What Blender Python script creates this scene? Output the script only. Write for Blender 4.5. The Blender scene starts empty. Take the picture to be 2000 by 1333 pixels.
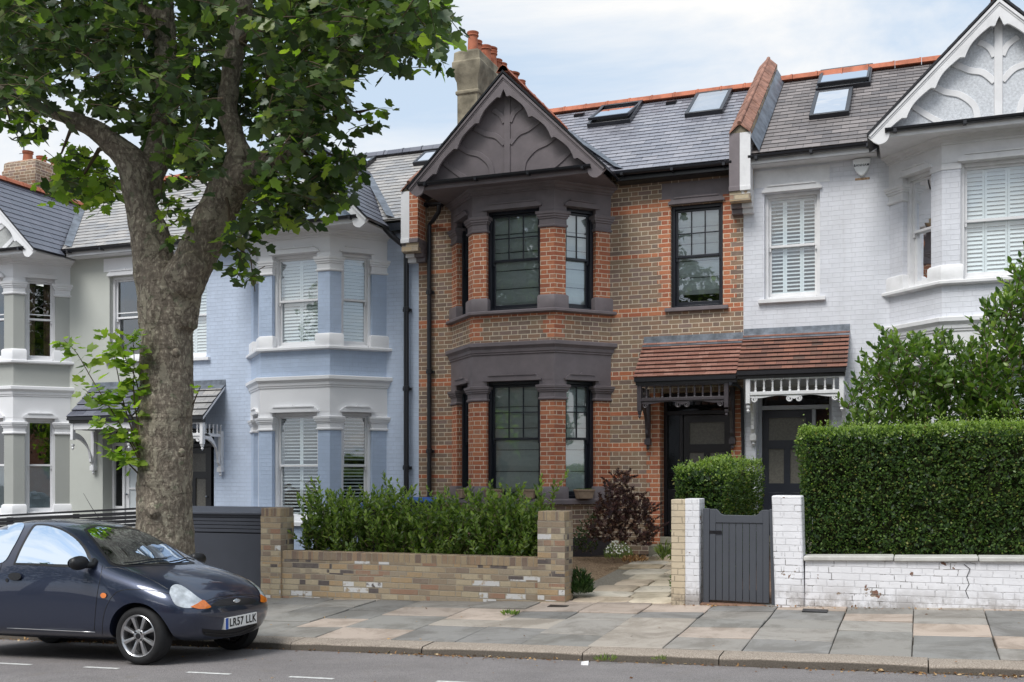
import bpy, math, random
import numpy as np
from mathutils import Vector, Matrix, noise
D = bpy.data; S = bpy.context.scene; COL = S.collection
R = math.radians
random.seed(7)
# ------------------------------------------------------------------ camera, sky, sun, exposure
TH = R(20.97); FPX = 2088.0; HZ = 935.0; EYE = 1.6
cam = D.cameras.new('camera'); camo = D.objects.new('camera', cam); COL.objects.link(camo)
camo.location = (0, 0, EYE); camo.rotation_euler = (R(90), 0, TH)
cam.sensor_width = 36; cam.lens = FPX/2000*36; cam.shift_y = (HZ-666.5)/2000
cam.clip_end = 3000; cam.clip_start = 0.1
S.camera = camo
SUN_EL, SUN_AZ = R(54), R(194)       # azimuth clockwise from +Y: behind the camera, to its left
w = D.worlds.new('World'); S.world = w; w.use_nodes = True
def sky_nodes():
    nt = w.node_tree; N = nt.nodes; L = nt.links
    for n in list(N): N.remove(n)
    out = N.new('ShaderNodeOutputWorld'); bg = N.new('ShaderNodeBackground'); bg.inputs[1].default_value = 0.13
    sky = N.new('ShaderNodeTexSky'); sky.sky_type = 'NISHITA'; sky.sun_disc = False
    sky.sun_elevation = SUN_EL; sky.sun_rotation = SUN_AZ; sky.air_density = 1.0; sky.dust_density = 2.2; sky.ozone_density = 1.2
    tc = N.new('ShaderNodeTexCoord'); mp = N.new('ShaderNodeMapping'); mp.inputs['Scale'].default_value = (1.2, 1.2, 3.6)
    mp.inputs['Location'].default_value = (3.1, 1.7, 0.35)
    L.new(tc.outputs['Generated'], mp.inputs[0])
    nz = N.new('ShaderNodeTexNoise'); nz.inputs['Scale'].default_value = 1.5; nz.inputs['Detail'].default_value = 9; nz.inputs['Roughness'].default_value = 0.58
    nz.inputs['Distortion'].default_value = 0.5
    L.new(mp.outputs[0], nz.inputs[0])
    cr = N.new('ShaderNodeValToRGB'); cr.color_ramp.elements[0].position = 0.45; cr.color_ramp.elements[1].position = 0.62
    cr.color_ramp.elements[0].color = (0.0,)*3+(1,); cr.color_ramp.elements[1].color = (1.0,)*3+(1,)
    hz = N.new('ShaderNodeMix'); hz.data_type = 'RGBA'; hz.inputs[0].default_value = 0.78; hz.inputs[7].default_value = (4.15, 4.95, 5.85, 1); L.new(sky.outputs[0], hz.inputs[6])
    L.new(nz.outputs[0], cr.inputs[0])
    mx = N.new('ShaderNodeMix'); mx.data_type = 'RGBA'
    L.new(cr.outputs[0], mx.inputs[0]); L.new(hz.outputs[2], mx.inputs[6]); mx.inputs[7].default_value = (6.2, 6.1, 5.95, 1)
    L.new(mx.outputs[2], bg.inputs[0]); L.new(bg.outputs[0], out.inputs[0])
sky_nodes()
sl = D.lights.new('sun', 'SUN'); slo = D.objects.new('sun', sl); COL.objects.link(slo)
sl.energy = 2.35; sl.angle = R(28); sl.color = (1.0, 0.985, 0.955)
_sd = Vector((math.sin(SUN_AZ)*math.cos(SUN_EL), math.cos(SUN_AZ)*math.cos(SUN_EL), math.sin(SUN_EL)))
slo.rotation_euler = _sd.to_track_quat('Z', 'Y').to_euler(); slo.location = (-6, -6, 14)
S.view_settings.view_transform = 'Standard'; S.view_settings.look = 'None'; S.view_settings.gamma = 1
S.view_settings.exposure = 0.38
# ------------------------------------------------------------------ helpers
def wp(x, y, Y):
    """photo pixel -> point on the plane at distance Y in front of the camera line"""
    k = (x-1000)/FPX; X = Y*math.tan(math.atan(k)-TH)
    d = -X*math.sin(TH)+Y*math.cos(TH)
    return Vector((X, Y, EYE-(y-HZ)*d/FPX))
def gwall(X): return 0.1755+0.026*X
def gp(X, Y): return gwall(X)-0.045*(12.53-Y)
def kerbY(X): return 9.60+0.003*max(0, -X)
def groad(X, Y): return gwall(X)-0.212+(0.048*min(9.6-Y, 2.5)+0.012*min(max(0, 7.1-Y), 6) if Y < 9.6 else 0)
def garden(X, Y): return gwall(X)+0.055*(Y-12.53)
ORG = {}
def origin(o):
    while o is not None:
        if o.name in ORG: return ORG[o.name]
        o = o.parent
    return Vector((0, 0, 0))
def tag(o, label=None, cat=None, group=None, kind=None):
    if label: o['label'] = label
    if cat: o['category'] = cat
    if group: o['group'] = group
    if kind: o['kind'] = kind
    return o
def thing(name, loc, label, cat, group=None):
    o = D.objects.new(name, None); COL.objects.link(o); o.location = loc; o.empty_display_size = 0.2
    ORG[o.name] = Vector(loc); return tag(o, label, cat, group)
class MB:
    def __init__(s, xf=None):
        s.v = []; s.f = []; s.m = []; s.uv = []; s.col = []; s.xf = xf; s.usecol = False
    def pt(s, p):
        s.v.append(s.xf(p) if s.xf else tuple(p)); return len(s.v)-1
    def face(s, pts, mi=0, uv=None, col=None):
        idx = [s.pt(p) for p in pts]; s.face_i(idx, mi, uv, col)
    def face_i(s, idx, mi=0, uv=None, col=None):
        s.f.append(idx); s.m.append(mi)
        if uv is None:
            P = [Vector(s.v[i]) for i in idx]
            n = Vector((0, 0, 0))
            for i in range(len(P)):
                a = P[i]; b = P[(i+1) % len(P)]
                n += Vector(((a.y-b.y)*(a.z+b.z), (a.z-b.z)*(a.x+b.x), (a.x-b.x)*(a.y+b.y)))
            if n.length > 0: n.normalize()
            if abs(n.z) > 0.93: uv = [(p.x, p.y) for p in P]
            else:
                t = Vector((0, 0, 1)).cross(n); t.normalize(); b = n.cross(t)
                if t.x < 0 or (abs(t.x) < 1e-3 and t.y < 0): t = -t
                if b.z < 0: b = -b
                if abs(n.z) < 0.15: uv = [(p.dot(t), p.z) for p in P]
                else: uv = [(p.dot(t), p.dot(b)) for p in P]
        s.uv.append(uv); s.col.append(col)
        if col is not None: s.usecol = True
    def box(s, x0, x1, y0, y1, z0, z1, mi=0, col=None):
        s.obox((0, 0), (1, 0), (0, 1), x0, x1, y0, y1, z0, z1, mi, col)
    def obox(s, o, d, n, u0, u1, q0, q1, z0, z1, mi=0, col=None):
        def P(u, q, z): return (o[0]+d[0]*u+n[0]*q, o[1]+d[1]*u+n[1]*q, z)
        c = [s.pt(P(u, q, z)) for z in (z0, z1) for (u, q) in ((u0, q0), (u1, q0), (u1, q1), (u0, q1))]
        for fc in ((3, 2, 1, 0), (4, 5, 6, 7), (0, 1, 5, 4), (1, 2, 6, 5), (2, 3, 7, 6), (3, 0, 4, 7)):
            s.face_i([c[i] for i in fc], mi, None, col)
    def prism(s, poly, z0, z1, mi=0, capt=True, capb=True, col=None):
        s.loft([[(p[0], p[1], z0) for p in poly], [(p[0], p[1], z1) for p in poly]], mi, capb, capt, col=col)
    def loft(s, rings, mi=0, cap0=True, cap1=True, closed=True, col=None):
        R_ = [[s.pt(p) for p in r] for r in rings]
        n = len(R_[0])
        for a, b in zip(R_[:-1], R_[1:]):
            for i in range(n if closed else n-1):
                j = (i+1) % n; s.face_i([a[i], a[j], b[j], b[i]], mi, None, col)
        if cap0: s.face_i(R_[0][::-1], mi, None, col)
        if cap1: s.face_i(R_[-1], mi, None, col)
    def extr(s, poly, fr, mi=0, col=None):
        """poly of (u,z); fr(u,z,q)->point, extruded q 0..1"""
        s.loft([[fr(u, z, 0) for u, z in poly], [fr(u, z, 1) for u, z in poly]], mi, col=col)
    def tube(s, path, rad, seg=10, mi=0, cap=True, jit=None, col=None):
        P = [Vector(p) for p in path]; rings = []
        if not hasattr(rad, '__len__'): rad = [rad]*len(P)
        ref = None
        for i, p in enumerate(P):
            t = (P[min(i+1, len(P)-1)]-P[max(i-1, 0)]).normalized()
            if ref is None:
                ref = Vector((1, 0, 0)) if abs(t.x) < 0.8 else Vector((0, 1, 0))
            a = (ref-t*ref.dot(t)).normalized(); b = t.cross(a); ref = a
            ring = []
            for k in range(seg):
                an = 2*math.pi*k/seg; rr = rad[i]
                if jit: rr *= jit(p, an)
                ring.append(p+a*math.cos(an)*rr+b*math.sin(an)*rr)
            rings.append(ring)
        s.loft(rings, mi, cap, cap, col=col)
    def lathe(s, c, prof, seg=12, mi=0, axis='z', cap=True):
        rings = []
        for r, h in prof:
            ring = []
            for k in range(seg):
                an = 2*math.pi*k/seg; x = r*math.cos(an); y = r*math.sin(an)
                if axis == 'z': ring.append((c[0]+x, c[1]+y, c[2]+h))
                elif axis == 'y': ring.append((c[0]+x, c[1]+h, c[2]+y))
                else: ring.append((c[0]+h, c[1]+x, c[2]+y))
            rings.append(ring)
        s.loft(rings, mi, cap, cap)
    def build(s, name, mats, parent=None, smooth=None, bevel=None, base=None):
        if not isinstance(mats, (list, tuple)): mats = [mats]
        V = np.array(s.v, dtype=np.float64).reshape(-1, 3)
        if parent is None:
            if base is None:
                mn = V.min(0); mxx = V.max(0); base = Vector(((mn[0]+mxx[0])/2, (mn[1]+mxx[1])/2, mn[2]))
            og = Vector(base)
        else: og = origin(parent)
        V = V-np.array(og)
        me = D.meshes.new(name); me.from_pydata(V.tolist(), [], s.f); me.validate(verbose=False) if False else None
        ul = me.uv_layers.new(name='UVMap')
        ul.data.foreach_set('uv', np.array([c for u in s.uv for q in u for c in (q[0], q[1])], dtype=np.float32))
        for m in mats: me.materials.append(m)
        me.polygons.foreach_set('material_index', np.array(s.m, dtype=np.int32))
        if s.usecol:
            ca = me.color_attributes.new('Col', 'FLOAT_COLOR', 'CORNER'); arr = []
            for f, c in zip(s.f, s.col):
                c = c or (1, 1, 1); arr += [c[0], c[1], c[2], 1.0]*len(f)
            ca.data.foreach_set('color', np.array(arr, dtype=np.float32))
        me.update()
        if smooth is not None:
            me.polygons.foreach_set('use_smooth', np.ones(len(s.f), dtype=bool))
            if smooth < 179: me.set_sharp_from_angle(angle=R(smooth))
        o = D.objects.new(name, me); COL.objects.link(o)
        if parent is None: o.location = og; ORG[o.name] = og
        else: o.parent = parent
        if bevel:
            b = o.modifiers.new('bevel', 'BEVEL'); b.width = bevel; b.segments = 2; b.limit_method = 'ANGLE'; b.angle_limit = R(40)
            if not smooth: me.polygons.foreach_set('use_smooth', np.ones(len(s.f), dtype=bool)); me.set_sharp_from_angle(angle=R(50))
        return o
# ------------------------------------------------------------------ material helpers
class NT:
    def __init__(s, name):
        s.m = D.materials.new(name); s.m.use_nodes = True; s.t = s.m.node_tree
        s.b = s.t.nodes['Principled BSDF']; s.out = s.t.nodes['Material Output']
    def n(s, ty, ins=None, **kw):
        nd = s.t.nodes.new('ShaderNode'+ty)
        for k, v in kw.items(): setattr(nd, k, v)
        for k, v in (ins or {}).items(): s.put(nd.inputs[k], v)
        return nd
    def put(s, inp, v):
        if isinstance(v, bpy.types.NodeSocket): s.t.links.new(v, inp)
        elif isinstance(v, bpy.types.Node): s.t.links.new(v.outputs[0], inp)
        else:
            if isinstance(v, tuple) and len(v) == 3 and inp.type == 'RGBA': v = v+(1,)
            inp.default_value = v
    def math(s, op, a, b=None, c=None, clamp=False):
        nd = s.n('Math', operation=op, use_clamp=clamp); s.put(nd.inputs[0], a)
        if b is not None: s.put(nd.inputs[1], b)
        if c is not None: s.put(nd.inputs[2], c)
        return nd.outputs[0]
    def ss(s, v, a, b):
        nd = s.n('MapRange', {0: v, 1: a, 2: b}, interpolation_type='SMOOTHSTEP'); return nd.outputs[0]
    def mix(s, f, a, b, mode='MIX'):
        nd = s.n('Mix', data_type='RGBA', blend_type=mode); s.put(nd.inputs[0], f); s.put(nd.inputs[6], a); s.put(nd.inputs[7], b); return nd.outputs[2]
    def ramp(s, f, stops, interp='LINEAR'):
        nd = s.n('ValToRGB'); s.put(nd.inputs[0], f); cr = nd.color_ramp; cr.interpolation = interp
        while len(cr.elements) < len(stops): cr.elements.new(0.5)
        for e, (p, c) in zip(cr.elements, stops): e.position = p; e.color = tuple(c)+(1,) if len(c) == 3 else c
        return nd.outputs[0]
    def noise(s, vec, sc, det=4, rough=0.55, dist=0.0, col=False):
        nd = s.n('TexNoise', {'Scale': sc, 'Detail': det, 'Roughness': rough, 'Distortion': dist}); 
        if vec is not None: s.put(nd.inputs['Vector'], vec)
        return nd.outputs[1 if col else 0]
    def obj(s): return s.n('TexCoord').outputs['Object']
    def uvn(s): return s.n('TexCoord').outputs['UV']
    def bump(s, h, st=0.3, dist=0.01, nrm=None):
        nd = s.n('Bump', {'Strength': st, 'Distance': dist, 'Height': h})
        if nrm is not None: s.put(nd.inputs['Normal'], nrm)
        return nd.outputs[0]
    def set(s, **kw):
        nm = dict(color='Base Color', rough='Roughness', metal='Metallic', normal='Normal', spec='Specular IOR Level', coat='Coat Weight', coatr='Coat Roughness', trans='Transmission Weight', ior='IOR', emit='Emission Color', emits='Emission Strength', alpha='Alpha')
        for k, v in kw.items(): s.put(s.b.inputs[nm[k]], v)
        return s.m
def courses(t, P=0.345, H=0.0762, ratio=2/3, wob=0.006, mort=0.006, shift=0.5):
    """brick / slate bond worked out from UVs in metres -> joint mask, random 1, random 2, random colour"""
    uv = t.uvn()
    if wob:
        nz = t.noise(uv, 5.0, 3, col=True)
        off = t.n('VectorMath', {0: nz, 1: (0.5, 0.5, 0.5)}, operation='SUBTRACT').outputs[0]
        off = t.n('VectorMath', {0: off, 'Scale': wob*2}, operation='SCALE').outputs[0]
        uv = t.n('VectorMath', {0: uv, 1: off}, operation='ADD').outputs[0]
    sp = t.n('SeparateXYZ', {0: uv}); u, v = sp.outputs[0], sp.outputs[1]
    vr = t.math('DIVIDE', v, H); row = t.math('FLOOR', vr); fv = t.math('FRACT', vr)
    par = t.math('FLOORED_MODULO', row, 2.0)
    jr = t.n('TexWhiteNoise', {'W': row}, noise_dimensions='1D').outputs[0]
    u2 = t.math('ADD', t.math('DIVIDE', u, P), t.math('ADD', t.math('MULTIPLY', par, shift), t.math('MULTIPLY', jr, 0.05)))
    cell = t.math('FLOOR', u2); f = t.math('FRACT', u2)
    isH = t.math('GREATER_THAN', f, ratio)
    dh = t.math('MULTIPLY', t.math('MINIMUM', t.math('MINIMUM', f, t.math('SUBTRACT', 1.0, f)), t.math('ABSOLUTE', t.math('SUBTRACT', f, ratio))), P)
    dv = t.math('MULTIPLY', t.math('MINIMUM', fv, t.math('SUBTRACT', 1.0, fv)), H)
    d = t.math('MINIMUM', dh, dv)
    mask = t.ss(d, mort*0.55, mort*1.25)
    idv = t.n('CombineXYZ', {0: t.math('ADD', t.math('MULTIPLY', cell, 2.0), isH), 1: row}).outputs[0]
    wn = t.n('TexWhiteNoise', {'Vector': idv}, noise_dimensions='2D')
    return mask, wn.outputs[0], wn.outputs[1], (u, v, row, fv, f, uv)
# ------------------------------------------------------------------ materials
def plain(name, col, rough=0.5, spec=0.5, metal=0.0, var=0.12, scale=3.0, bump=0.0, bs=60.0, coat=0.0, dirt=0.0):
    t = NT(name); o = t.obj()
    nz = t.noise(o, scale, 5, 0.6)
    c = t.mix(t.ss(nz, 0.3, 0.7), tuple(x*(1-var) for x in col), tuple(min(1, x*(1+var)) for x in col))
    if dirt:
        n2 = t.noise(o, 1.3, 8, 0.7)
        c = t.mix(t.math('MULTIPLY', t.ss(n2, 0.5, 0.72), dirt), c, tuple(x*0.35+0.02 for x in col))
    t.set(color=c, rough=rough, spec=spec, metal=metal, coat=coat)
    if bump: t.set(normal=t.bump(t.noise(o, bs, 4, 0.6), bump, 0.01))
    return t.m
def brickmat(name, stops, mortar, P=0.345, ratio=2/3, shift=0.5, mort=0.0058, wob=0.0035, weather=0.25, bump=0.55, H=0.0762, whites=0.0, rough=0.85):
    t = NT(name); mask, rn, rc, (u, v, row, fv, f, uv) = courses(t, P, H, ratio, wob, mort, shift)
    c = t.ramp(rn, stops, 'CONSTANT')
    o = t.obj(); fine = t.noise(o, 55, 4, 0.65); big = t.noise(o, 0.9, 5, 0.6); mid = t.noise(o, 7, 4, 0.6)
    c = t.mix(0.5, c, t.mix(fine, (0.25, 0.25, 0.25), (0.85, 0.85, 0.85)), 'OVERLAY')
    c = t.mix(t.math('MULTIPLY', t.ss(mid, 0.45, 0.75), weather), c, tuple(x*0.8+0.02 for x in mortar))
    if whites:
        wm = t.math('MULTIPLY', t.math('GREATER_THAN', t.n('SeparateXYZ', {0: rc}).outputs[1], 1-whites), t.ss(t.noise(o, 14, 3), 0.35, 0.5))
        c = t.mix(wm, c, (0.7, 0.69, 0.68))
    mo = t.mix(t.ss(t.noise(o, 9, 5), 0.3, 0.7), tuple(x*0.82 for x in mortar), mortar)
    c = t.mix(mask, mo, c)
    c = t.mix(t.math('MULTIPLY', t.ss(big, 0.35, 0.75), 0.25), c, t.mix(1.0, c, (0.66, 0.64, 0.60), 'MULTIPLY'))
    h = t.math('ADD', t.math('MULTIPLY', mask, 1.0), t.math('MULTIPLY', fine, 0.35))
    t.set(color=c, rough=rough, spec=0.25, normal=t.bump(h, bump, 0.006))
    return t.m
def paintbrick(name, col, joint=0.86, bump=0.5, chips=0.0, dirt=0.12, soot=None):
    t = NT(name); mask, rn, rc, (u, v, row, fv, f, uv) = courses(t, 0.345, 0.0762, 2/3, 0.006, 0.0045)
    o = t.obj(); big = t.noise(o, 0.8, 6, 0.6); fine = t.noise(o, 38, 5, 0.65); st = t.noise(t.n('Mapping', {'Vector': o, 'Scale': (9, 9, 0.7)}), 1.0, 4, 0.6)
    br = t.mix(t.ss(t.noise(o, 3.0, 3), 0.45, 0.6), t.mix(rn, tuple(x*0.96 for x in col), col), tuple(min(1, x*1.04) for x in col))
    c = t.mix(mask, tuple(x*joint for x in col), br)
    c = t.mix(t.math('MULTIPLY', t.ss(big, 0.45, 0.75), dirt), c, (0.30, 0.29, 0.27))
    c = t.mix(t.math('MULTIPLY', t.ss(st, 0.55, 0.8), dirt*0.7), c, (0.35, 0.33, 0.30))
    if soot: c = t.mix(t.math('MULTIPLY', t.ss(v, soot[0], soot[1]), t.math('MULTIPLY', t.ss(t.noise(o, 4, 6, 0.7), 0.38, 0.6), 0.8)), c, (0.17, 0.14, 0.11))
    h = t.math('ADD', mask, t.math('MULTIPLY', fine, 0.9))
    if chips:
        cn = t.noise(o, 5.5, 5, 0.62, 0.3); cm = t.math('GREATER_THAN', cn, chips)
        c = t.mix(cm, c, t.ramp(t.noise(o, 20, 3), [(0.4, (0.20, 0.10, 0.07)), (0.6, (0.33, 0.27, 0.21))]))
        h = t.math('SUBTRACT', h, t.math('MULTIPLY', cm, 0.6))
        gap = t.math('MULTIPLY', t.math('SUBTRACT', 1.0, mask), t.math('MULTIPLY', t.ss(t.noise(o, 6, 4), 0.56, 0.62), 0.7))
        c = t.mix(gap, c, (0.10, 0.085, 0.075))
    t.set(color=c, rough=0.6, spec=0.35, normal=t.bump(h, bump, 0.006))
    return t.m
def slatemat(name, stops, P, H, rough=0.45, lichen=0.0, spec=0.5, bump=0.5, gap=0.004):
    t = NT(name); mask, rn, rc, (u, v, row, fv, f, uv) = courses(t, P, H, 1.0, 0.0, gap, 0.5)
    # only the upright joints of the slates; the course steps are real geometry
    dh = t.math('MULTIPLY', t.math('MINIMUM', f, t.math('SUBTRACT', 1.0, f)), P)
    m2 = t.ss(dh, gap*0.5, gap)
    o = t.obj(); fine = t.noise(o, 30, 5, 0.65)
    c = t.ramp(rn, stops)
    c = t.mix(0.45, c, t.mix(fine, (0.2,)*3, (0.8,)*3), 'OVERLAY')
    c = t.mix(t.math('MULTIPLY', t.ss(t.noise(o, 1.1, 5), 0.45, 0.8), 0.4), c, t.mix(1.0, c, (0.6, 0.6, 0.58), 'MULTIPLY'))
    if lichen:
        c = t.mix(t.math('GREATER_THAN', t.noise(o, 11, 4, 0.7), lichen), c, (0.55, 0.54, 0.47))
    c = t.mix(m2, (0.015, 0.015, 0.018), c)
    rg = t.mix(rn, (rough-0.1,)*3, (rough+0.15,)*3)
    t.set(color=c, rough=rg, spec=spec, normal=t.bump(t.math('ADD', t.math('MULTIPLY', m2, 0.7), t.math('ADD', t.math('MULTIPLY', fine, 0.4), rn)), bump, 0.004))
    return t.m
K = {}
BR = [(0.0, (0.27, 0.175, 0.120)), (0.22, (0.235, 0.165, 0.125)), (0.42, (0.30, 0.190, 0.130)), (0.58, (0.25, 0.175, 0.145)), (0.74, (0.28, 0.20, 0.135)), (0.88, (0.21, 0.150, 0.120)), (0.97, (0.34, 0.17, 0.10))]
K['brown'] = brickmat('brown_brick', BR, (0.72, 0.62, 0.48), weather=0.10, mort=0.0066)
RD = [(0.0, (0.46, 0.160, 0.082)), (0.3, (0.40, 0.135, 0.076)), (0.55, (0.49, 0.190, 0.100)), (0.8, (0.35, 0.120, 0.070)), (0.92, (0.42, 0.180, 0.11))]
K['red'] = brickmat('red_brick', RD, (0.78, 0.64, 0.49), weather=0.10, mort=0.0066)
K['red_run'] = brickmat('red_brick_pier', RD, (0.58, 0.44, 0.30), P=0.235, ratio=1.0, weather=0.10)
K['stock'] = brickmat('stock_brick', [(0.0, (0.41, 0.32, 0.215)), (0.2, (0.32, 0.25, 0.18)), (0.36, (0.44, 0.315, 0.19)), (0.5, (0.27, 0.21, 0.165)), (0.60, (0.48, 0.40, 0.28)), (0.74, (0.34, 0.21, 0.145)), (0.81, (0.13, 0.11, 0.105)), (0.89, (0.36, 0.295, 0.22))], (0.44, 0.38, 0.295), P=0.235, ratio=1.0, weather=0.4, mort=0.0066, wob=0.007, bump=0.9, whites=0.05)
K['stock_edge'] = brickmat('stock_brick_on_edge', [(0.0, (0.36, 0.27, 0.175)), (0.3, (0.27, 0.20, 0.14)), (0.5, (0.40, 0.31, 0.20)), (0.7, (0.22, 0.16, 0.125)), (0.85, (0.34, 0.235, 0.155))], (0.40, 0.34, 0.265), P=0.078, ratio=1.0, H=0.4, shift=0.0, weather=0.35, mort=0.005, wob=0.005, bump=0.9)
K['wblue'] = paintbrick('pale_blue_painted_brick', (0.52, 0.60, 0.74), 0.90, 0.6, dirt=0.05)
K['pblue'] = paintbrick('mid_blue_painted_brick', (0.44, 0.53, 0.68), 0.93, 0.5, dirt=0.04)
K['wwhite'] = paintbrick('white_painted_brick', (0.69, 0.70, 0.745), 0.89, 0.5, dirt=0.16)
K['wgarden'] = paintbrick('white_painted_garden_brick', (0.78, 0.775, 0.80), 0.90, 0.8, chips=0.665, dirt=0.18, soot=(0.50, 0.06))
K['cream'] = paintbrick('cream_painted_garden_brick', (0.60, 0.50, 0.36), 0.62, 1.0, dirt=0.35, soot=(0.36, 0.16))
K['render'] = plain('grey_green_render', (0.50, 0.515, 0.475), 0.7, 0.3, var=0.03, scale=1.2, bump=0.12, dirt=0.05)
K['render2'] = plain('darker_grey_green_render', (0.40, 0.41, 0.385), 0.7, 0.3, var=0.03, scale=1.2, bump=0.12, dirt=0.05)
K['white'] = plain('white_gloss_paint', (0.80, 0.80, 0.815), 0.38, 0.5, var=0.015, scale=2, bump=0.06, bs=20, dirt=0.04)
K['oldwhite'] = plain('weathered_white_paint', (0.74, 0.735, 0.74), 0.55, 0.4, var=0.05, scale=5, bump=0.15, bs=30, dirt=0.22)
K['rough'] = plain('roughcast_panel', (0.62, 0.64, 0.67), 0.85, 0.2, var=0.14, scale=28, bump=0.8, bs=70, dirt=0.15)
K['bluepanel'] = plain('blue_roughcast_panel', (0.50, 0.60, 0.72), 0.85, 0.2, var=0.12, scale=28, bump=0.6, bs=70)
K['greypanel'] = plain('grey_roughcast_panel', (0.46, 0.47, 0.46), 0.85, 0.2, var=0.08, scale=28, bump=0.6, bs=70)
K['plum'] = plain('dark_plum_paint', (0.185, 0.158, 0.166), 0.5, 0.4, var=0.10, scale=4, bump=0.05, bs=40)
K['plumshade'] = plain('shaded_plum_gloss', (0.060, 0.050, 0.056), 0.4, 0.5, var=0.1, scale=4)  # same plum paint, with the shade under the porch roof put into the colour
K['black'] = plain('black_gloss_paint', (0.012, 0.012, 0.015), 0.28, 0.5, var=0.1)
K['blackpipe'] = plain('black_pipe', (0.016, 0.017, 0.022), 0.32, 0.5, var=0.1)
K['sash'] = plain('blue_black_sash_paint', (0.014, 0.016, 0.024), 0.3, 0.5, var=0.08)
K['greyframe'] = plain('pale_grey_door_frame', (0.50, 0.51, 0.55), 0.45, 0.4, var=0.03)
K['darkdoor'] = plain('dark_navy_door', (0.025, 0.028, 0.04), 0.35, 0.5)
K['plinth'] = plain('dark_render_plinth', (0.055, 0.048, 0.052), 0.8, 0.2, bump=0.3)
K['lead'] = plain('lead_flashing', (0.17, 0.19, 0.22), 0.42, 0.5, metal=0.5, var=0.35, scale=6, bump=0.3, bs=12)
K['stoneflue'] = plain('weathered_cement_render', (0.235, 0.205, 0.15), 0.9, 0.2, var=0.45, scale=2.6, bump=0.5, bs=24, dirt=0.35)
K['terra'] = plain('terracotta', (0.40, 0.135, 0.075), 0.75, 0.3, var=0.22, scale=6, bump=0.2, dirt=0.15)
K['terra2'] = plain('weathered_terracotta', (0.29, 0.155, 0.115), 0.85, 0.2, var=0.35, scale=7, bump=0.4, dirt=0.3)
K['slate'] = slatemat('blue_grey_slate', [(0.0, (0.20, 0.202, 0.235)), (0.5, (0.255, 0.258, 0.295)), (1.0, (0.31, 0.31, 0.345))], 0.27, 0.19, 0.32, spec=0.8)
K['slate2'] = slatemat('dark_blue_slate', [(0.0, (0.10, 0.105, 0.135)), (0.5, (0.13, 0.137, 0.17)), (1.0, (0.165, 0.172, 0.21))], 0.27, 0.19, 0.34)
K['slate3'] = slatemat('pale_grey_slate', [(0.0, (0.29, 0.285, 0.285)), (0.5, (0.35, 0.34, 0.33)), (1.0, (0.41, 0.39, 0.37))], 0.27, 0.19, 0.40, spec=0.7)
K['slateold'] = slatemat('old_brown_grey_slate', [(0.0, (0.13, 0.118, 0.118)), (0.5, (0.18, 0.162, 0.158)), (1.0, (0.25, 0.225, 0.22))], 0.27, 0.19, 0.55, lichen=0.72)
K['tile'] = slatemat('red_clay_tile', [(0.0, (0.25, 0.115, 0.085)), (0.5, (0.31, 0.155, 0.12)), (1.0, (0.37, 0.20, 0.155))], 0.17, 0.11, 0.75, spec=0.25, gap=0.0025)
K['tileold'] = slatemat('weathered_clay_tile', [(0.0, (0.14, 0.08, 0.065)), (0.45, (0.22, 0.11, 0.085)), (0.8, (0.29, 0.14, 0.10)), (1.0, (0.12, 0.085, 0.07))], 0.17, 0.11, 0.8, spec=0.2, lichen=0.74, gap=0.0025)
def glassmat(name, tint=(0.9, 0.95, 0.95), refl=0.0):
    t = NT(name); t.t.nodes.remove(t.b)
    fr = t.n('Fresnel', {'IOR': 1.52}); lw = t.math('ADD', fr.outputs[0], refl, clamp=True)
    o = t.obj(); nm = t.bump(t.noise(o, 2.2, 2), 0.05, 0.05)
    gl = t.n('BsdfGlossy', {'Color': (0.95, 0.97, 1.0, 1), 'Roughness': 0.015, 'Normal': nm}); tr = t.n('BsdfTransparent', {'Color': tint+(1,)})
    mx = t.n('MixShader', {0: lw, 1: tr, 2: gl}); t.t.links.new(mx.outputs[0], t.out.inputs[0]); return t.m
K['glass'] = glassmat('window_glass', refl=0.15)
K['skyglass'] = glassmat('rooflight_glass', (0.6, 0.66, 0.7), refl=0.5)
K['dark'] = plain('dark_room', (0.03, 0.028, 0.026), 0.9, 0.1)
def linen():
    t = NT('roman_blind_linen'); o = t.obj()
    a = t.noise(t.n('Mapping', {'Vector': o, 'Scale': (3, 3, 160)}), 1, 3); b = t.noise(t.n('Mapping', {'Vector': o, 'Scale': (120, 120, 3)}), 1, 3)
    c = t.mix(t.math('MULTIPLY', t.math('ADD', a, b), 0.5), (0.60, 0.64, 0.62), (0.92, 0.95, 0.93)); t.set(color=c, rough=0.9, spec=0.1); return t.m
K['linen'] = linen()
K['shutter'] = plain('white_shutter', (0.80, 0.82, 0.84), 0.4, 0.4, var=0.02)
K['curtain'] = plain('striped_red_curtain', (0.36, 0.22, 0.18), 0.9, 0.1, var=0.5, scale=5)
K['frost'] = plain('frosted_film', (0.60, 0.64, 0.66), 0.5, 0.4, var=0.05)
K['panelglass'] = plain('obscure_door_glass', (0.16, 0.15, 0.13), 0.35, 0.5, var=0.2, scale=40)
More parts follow.
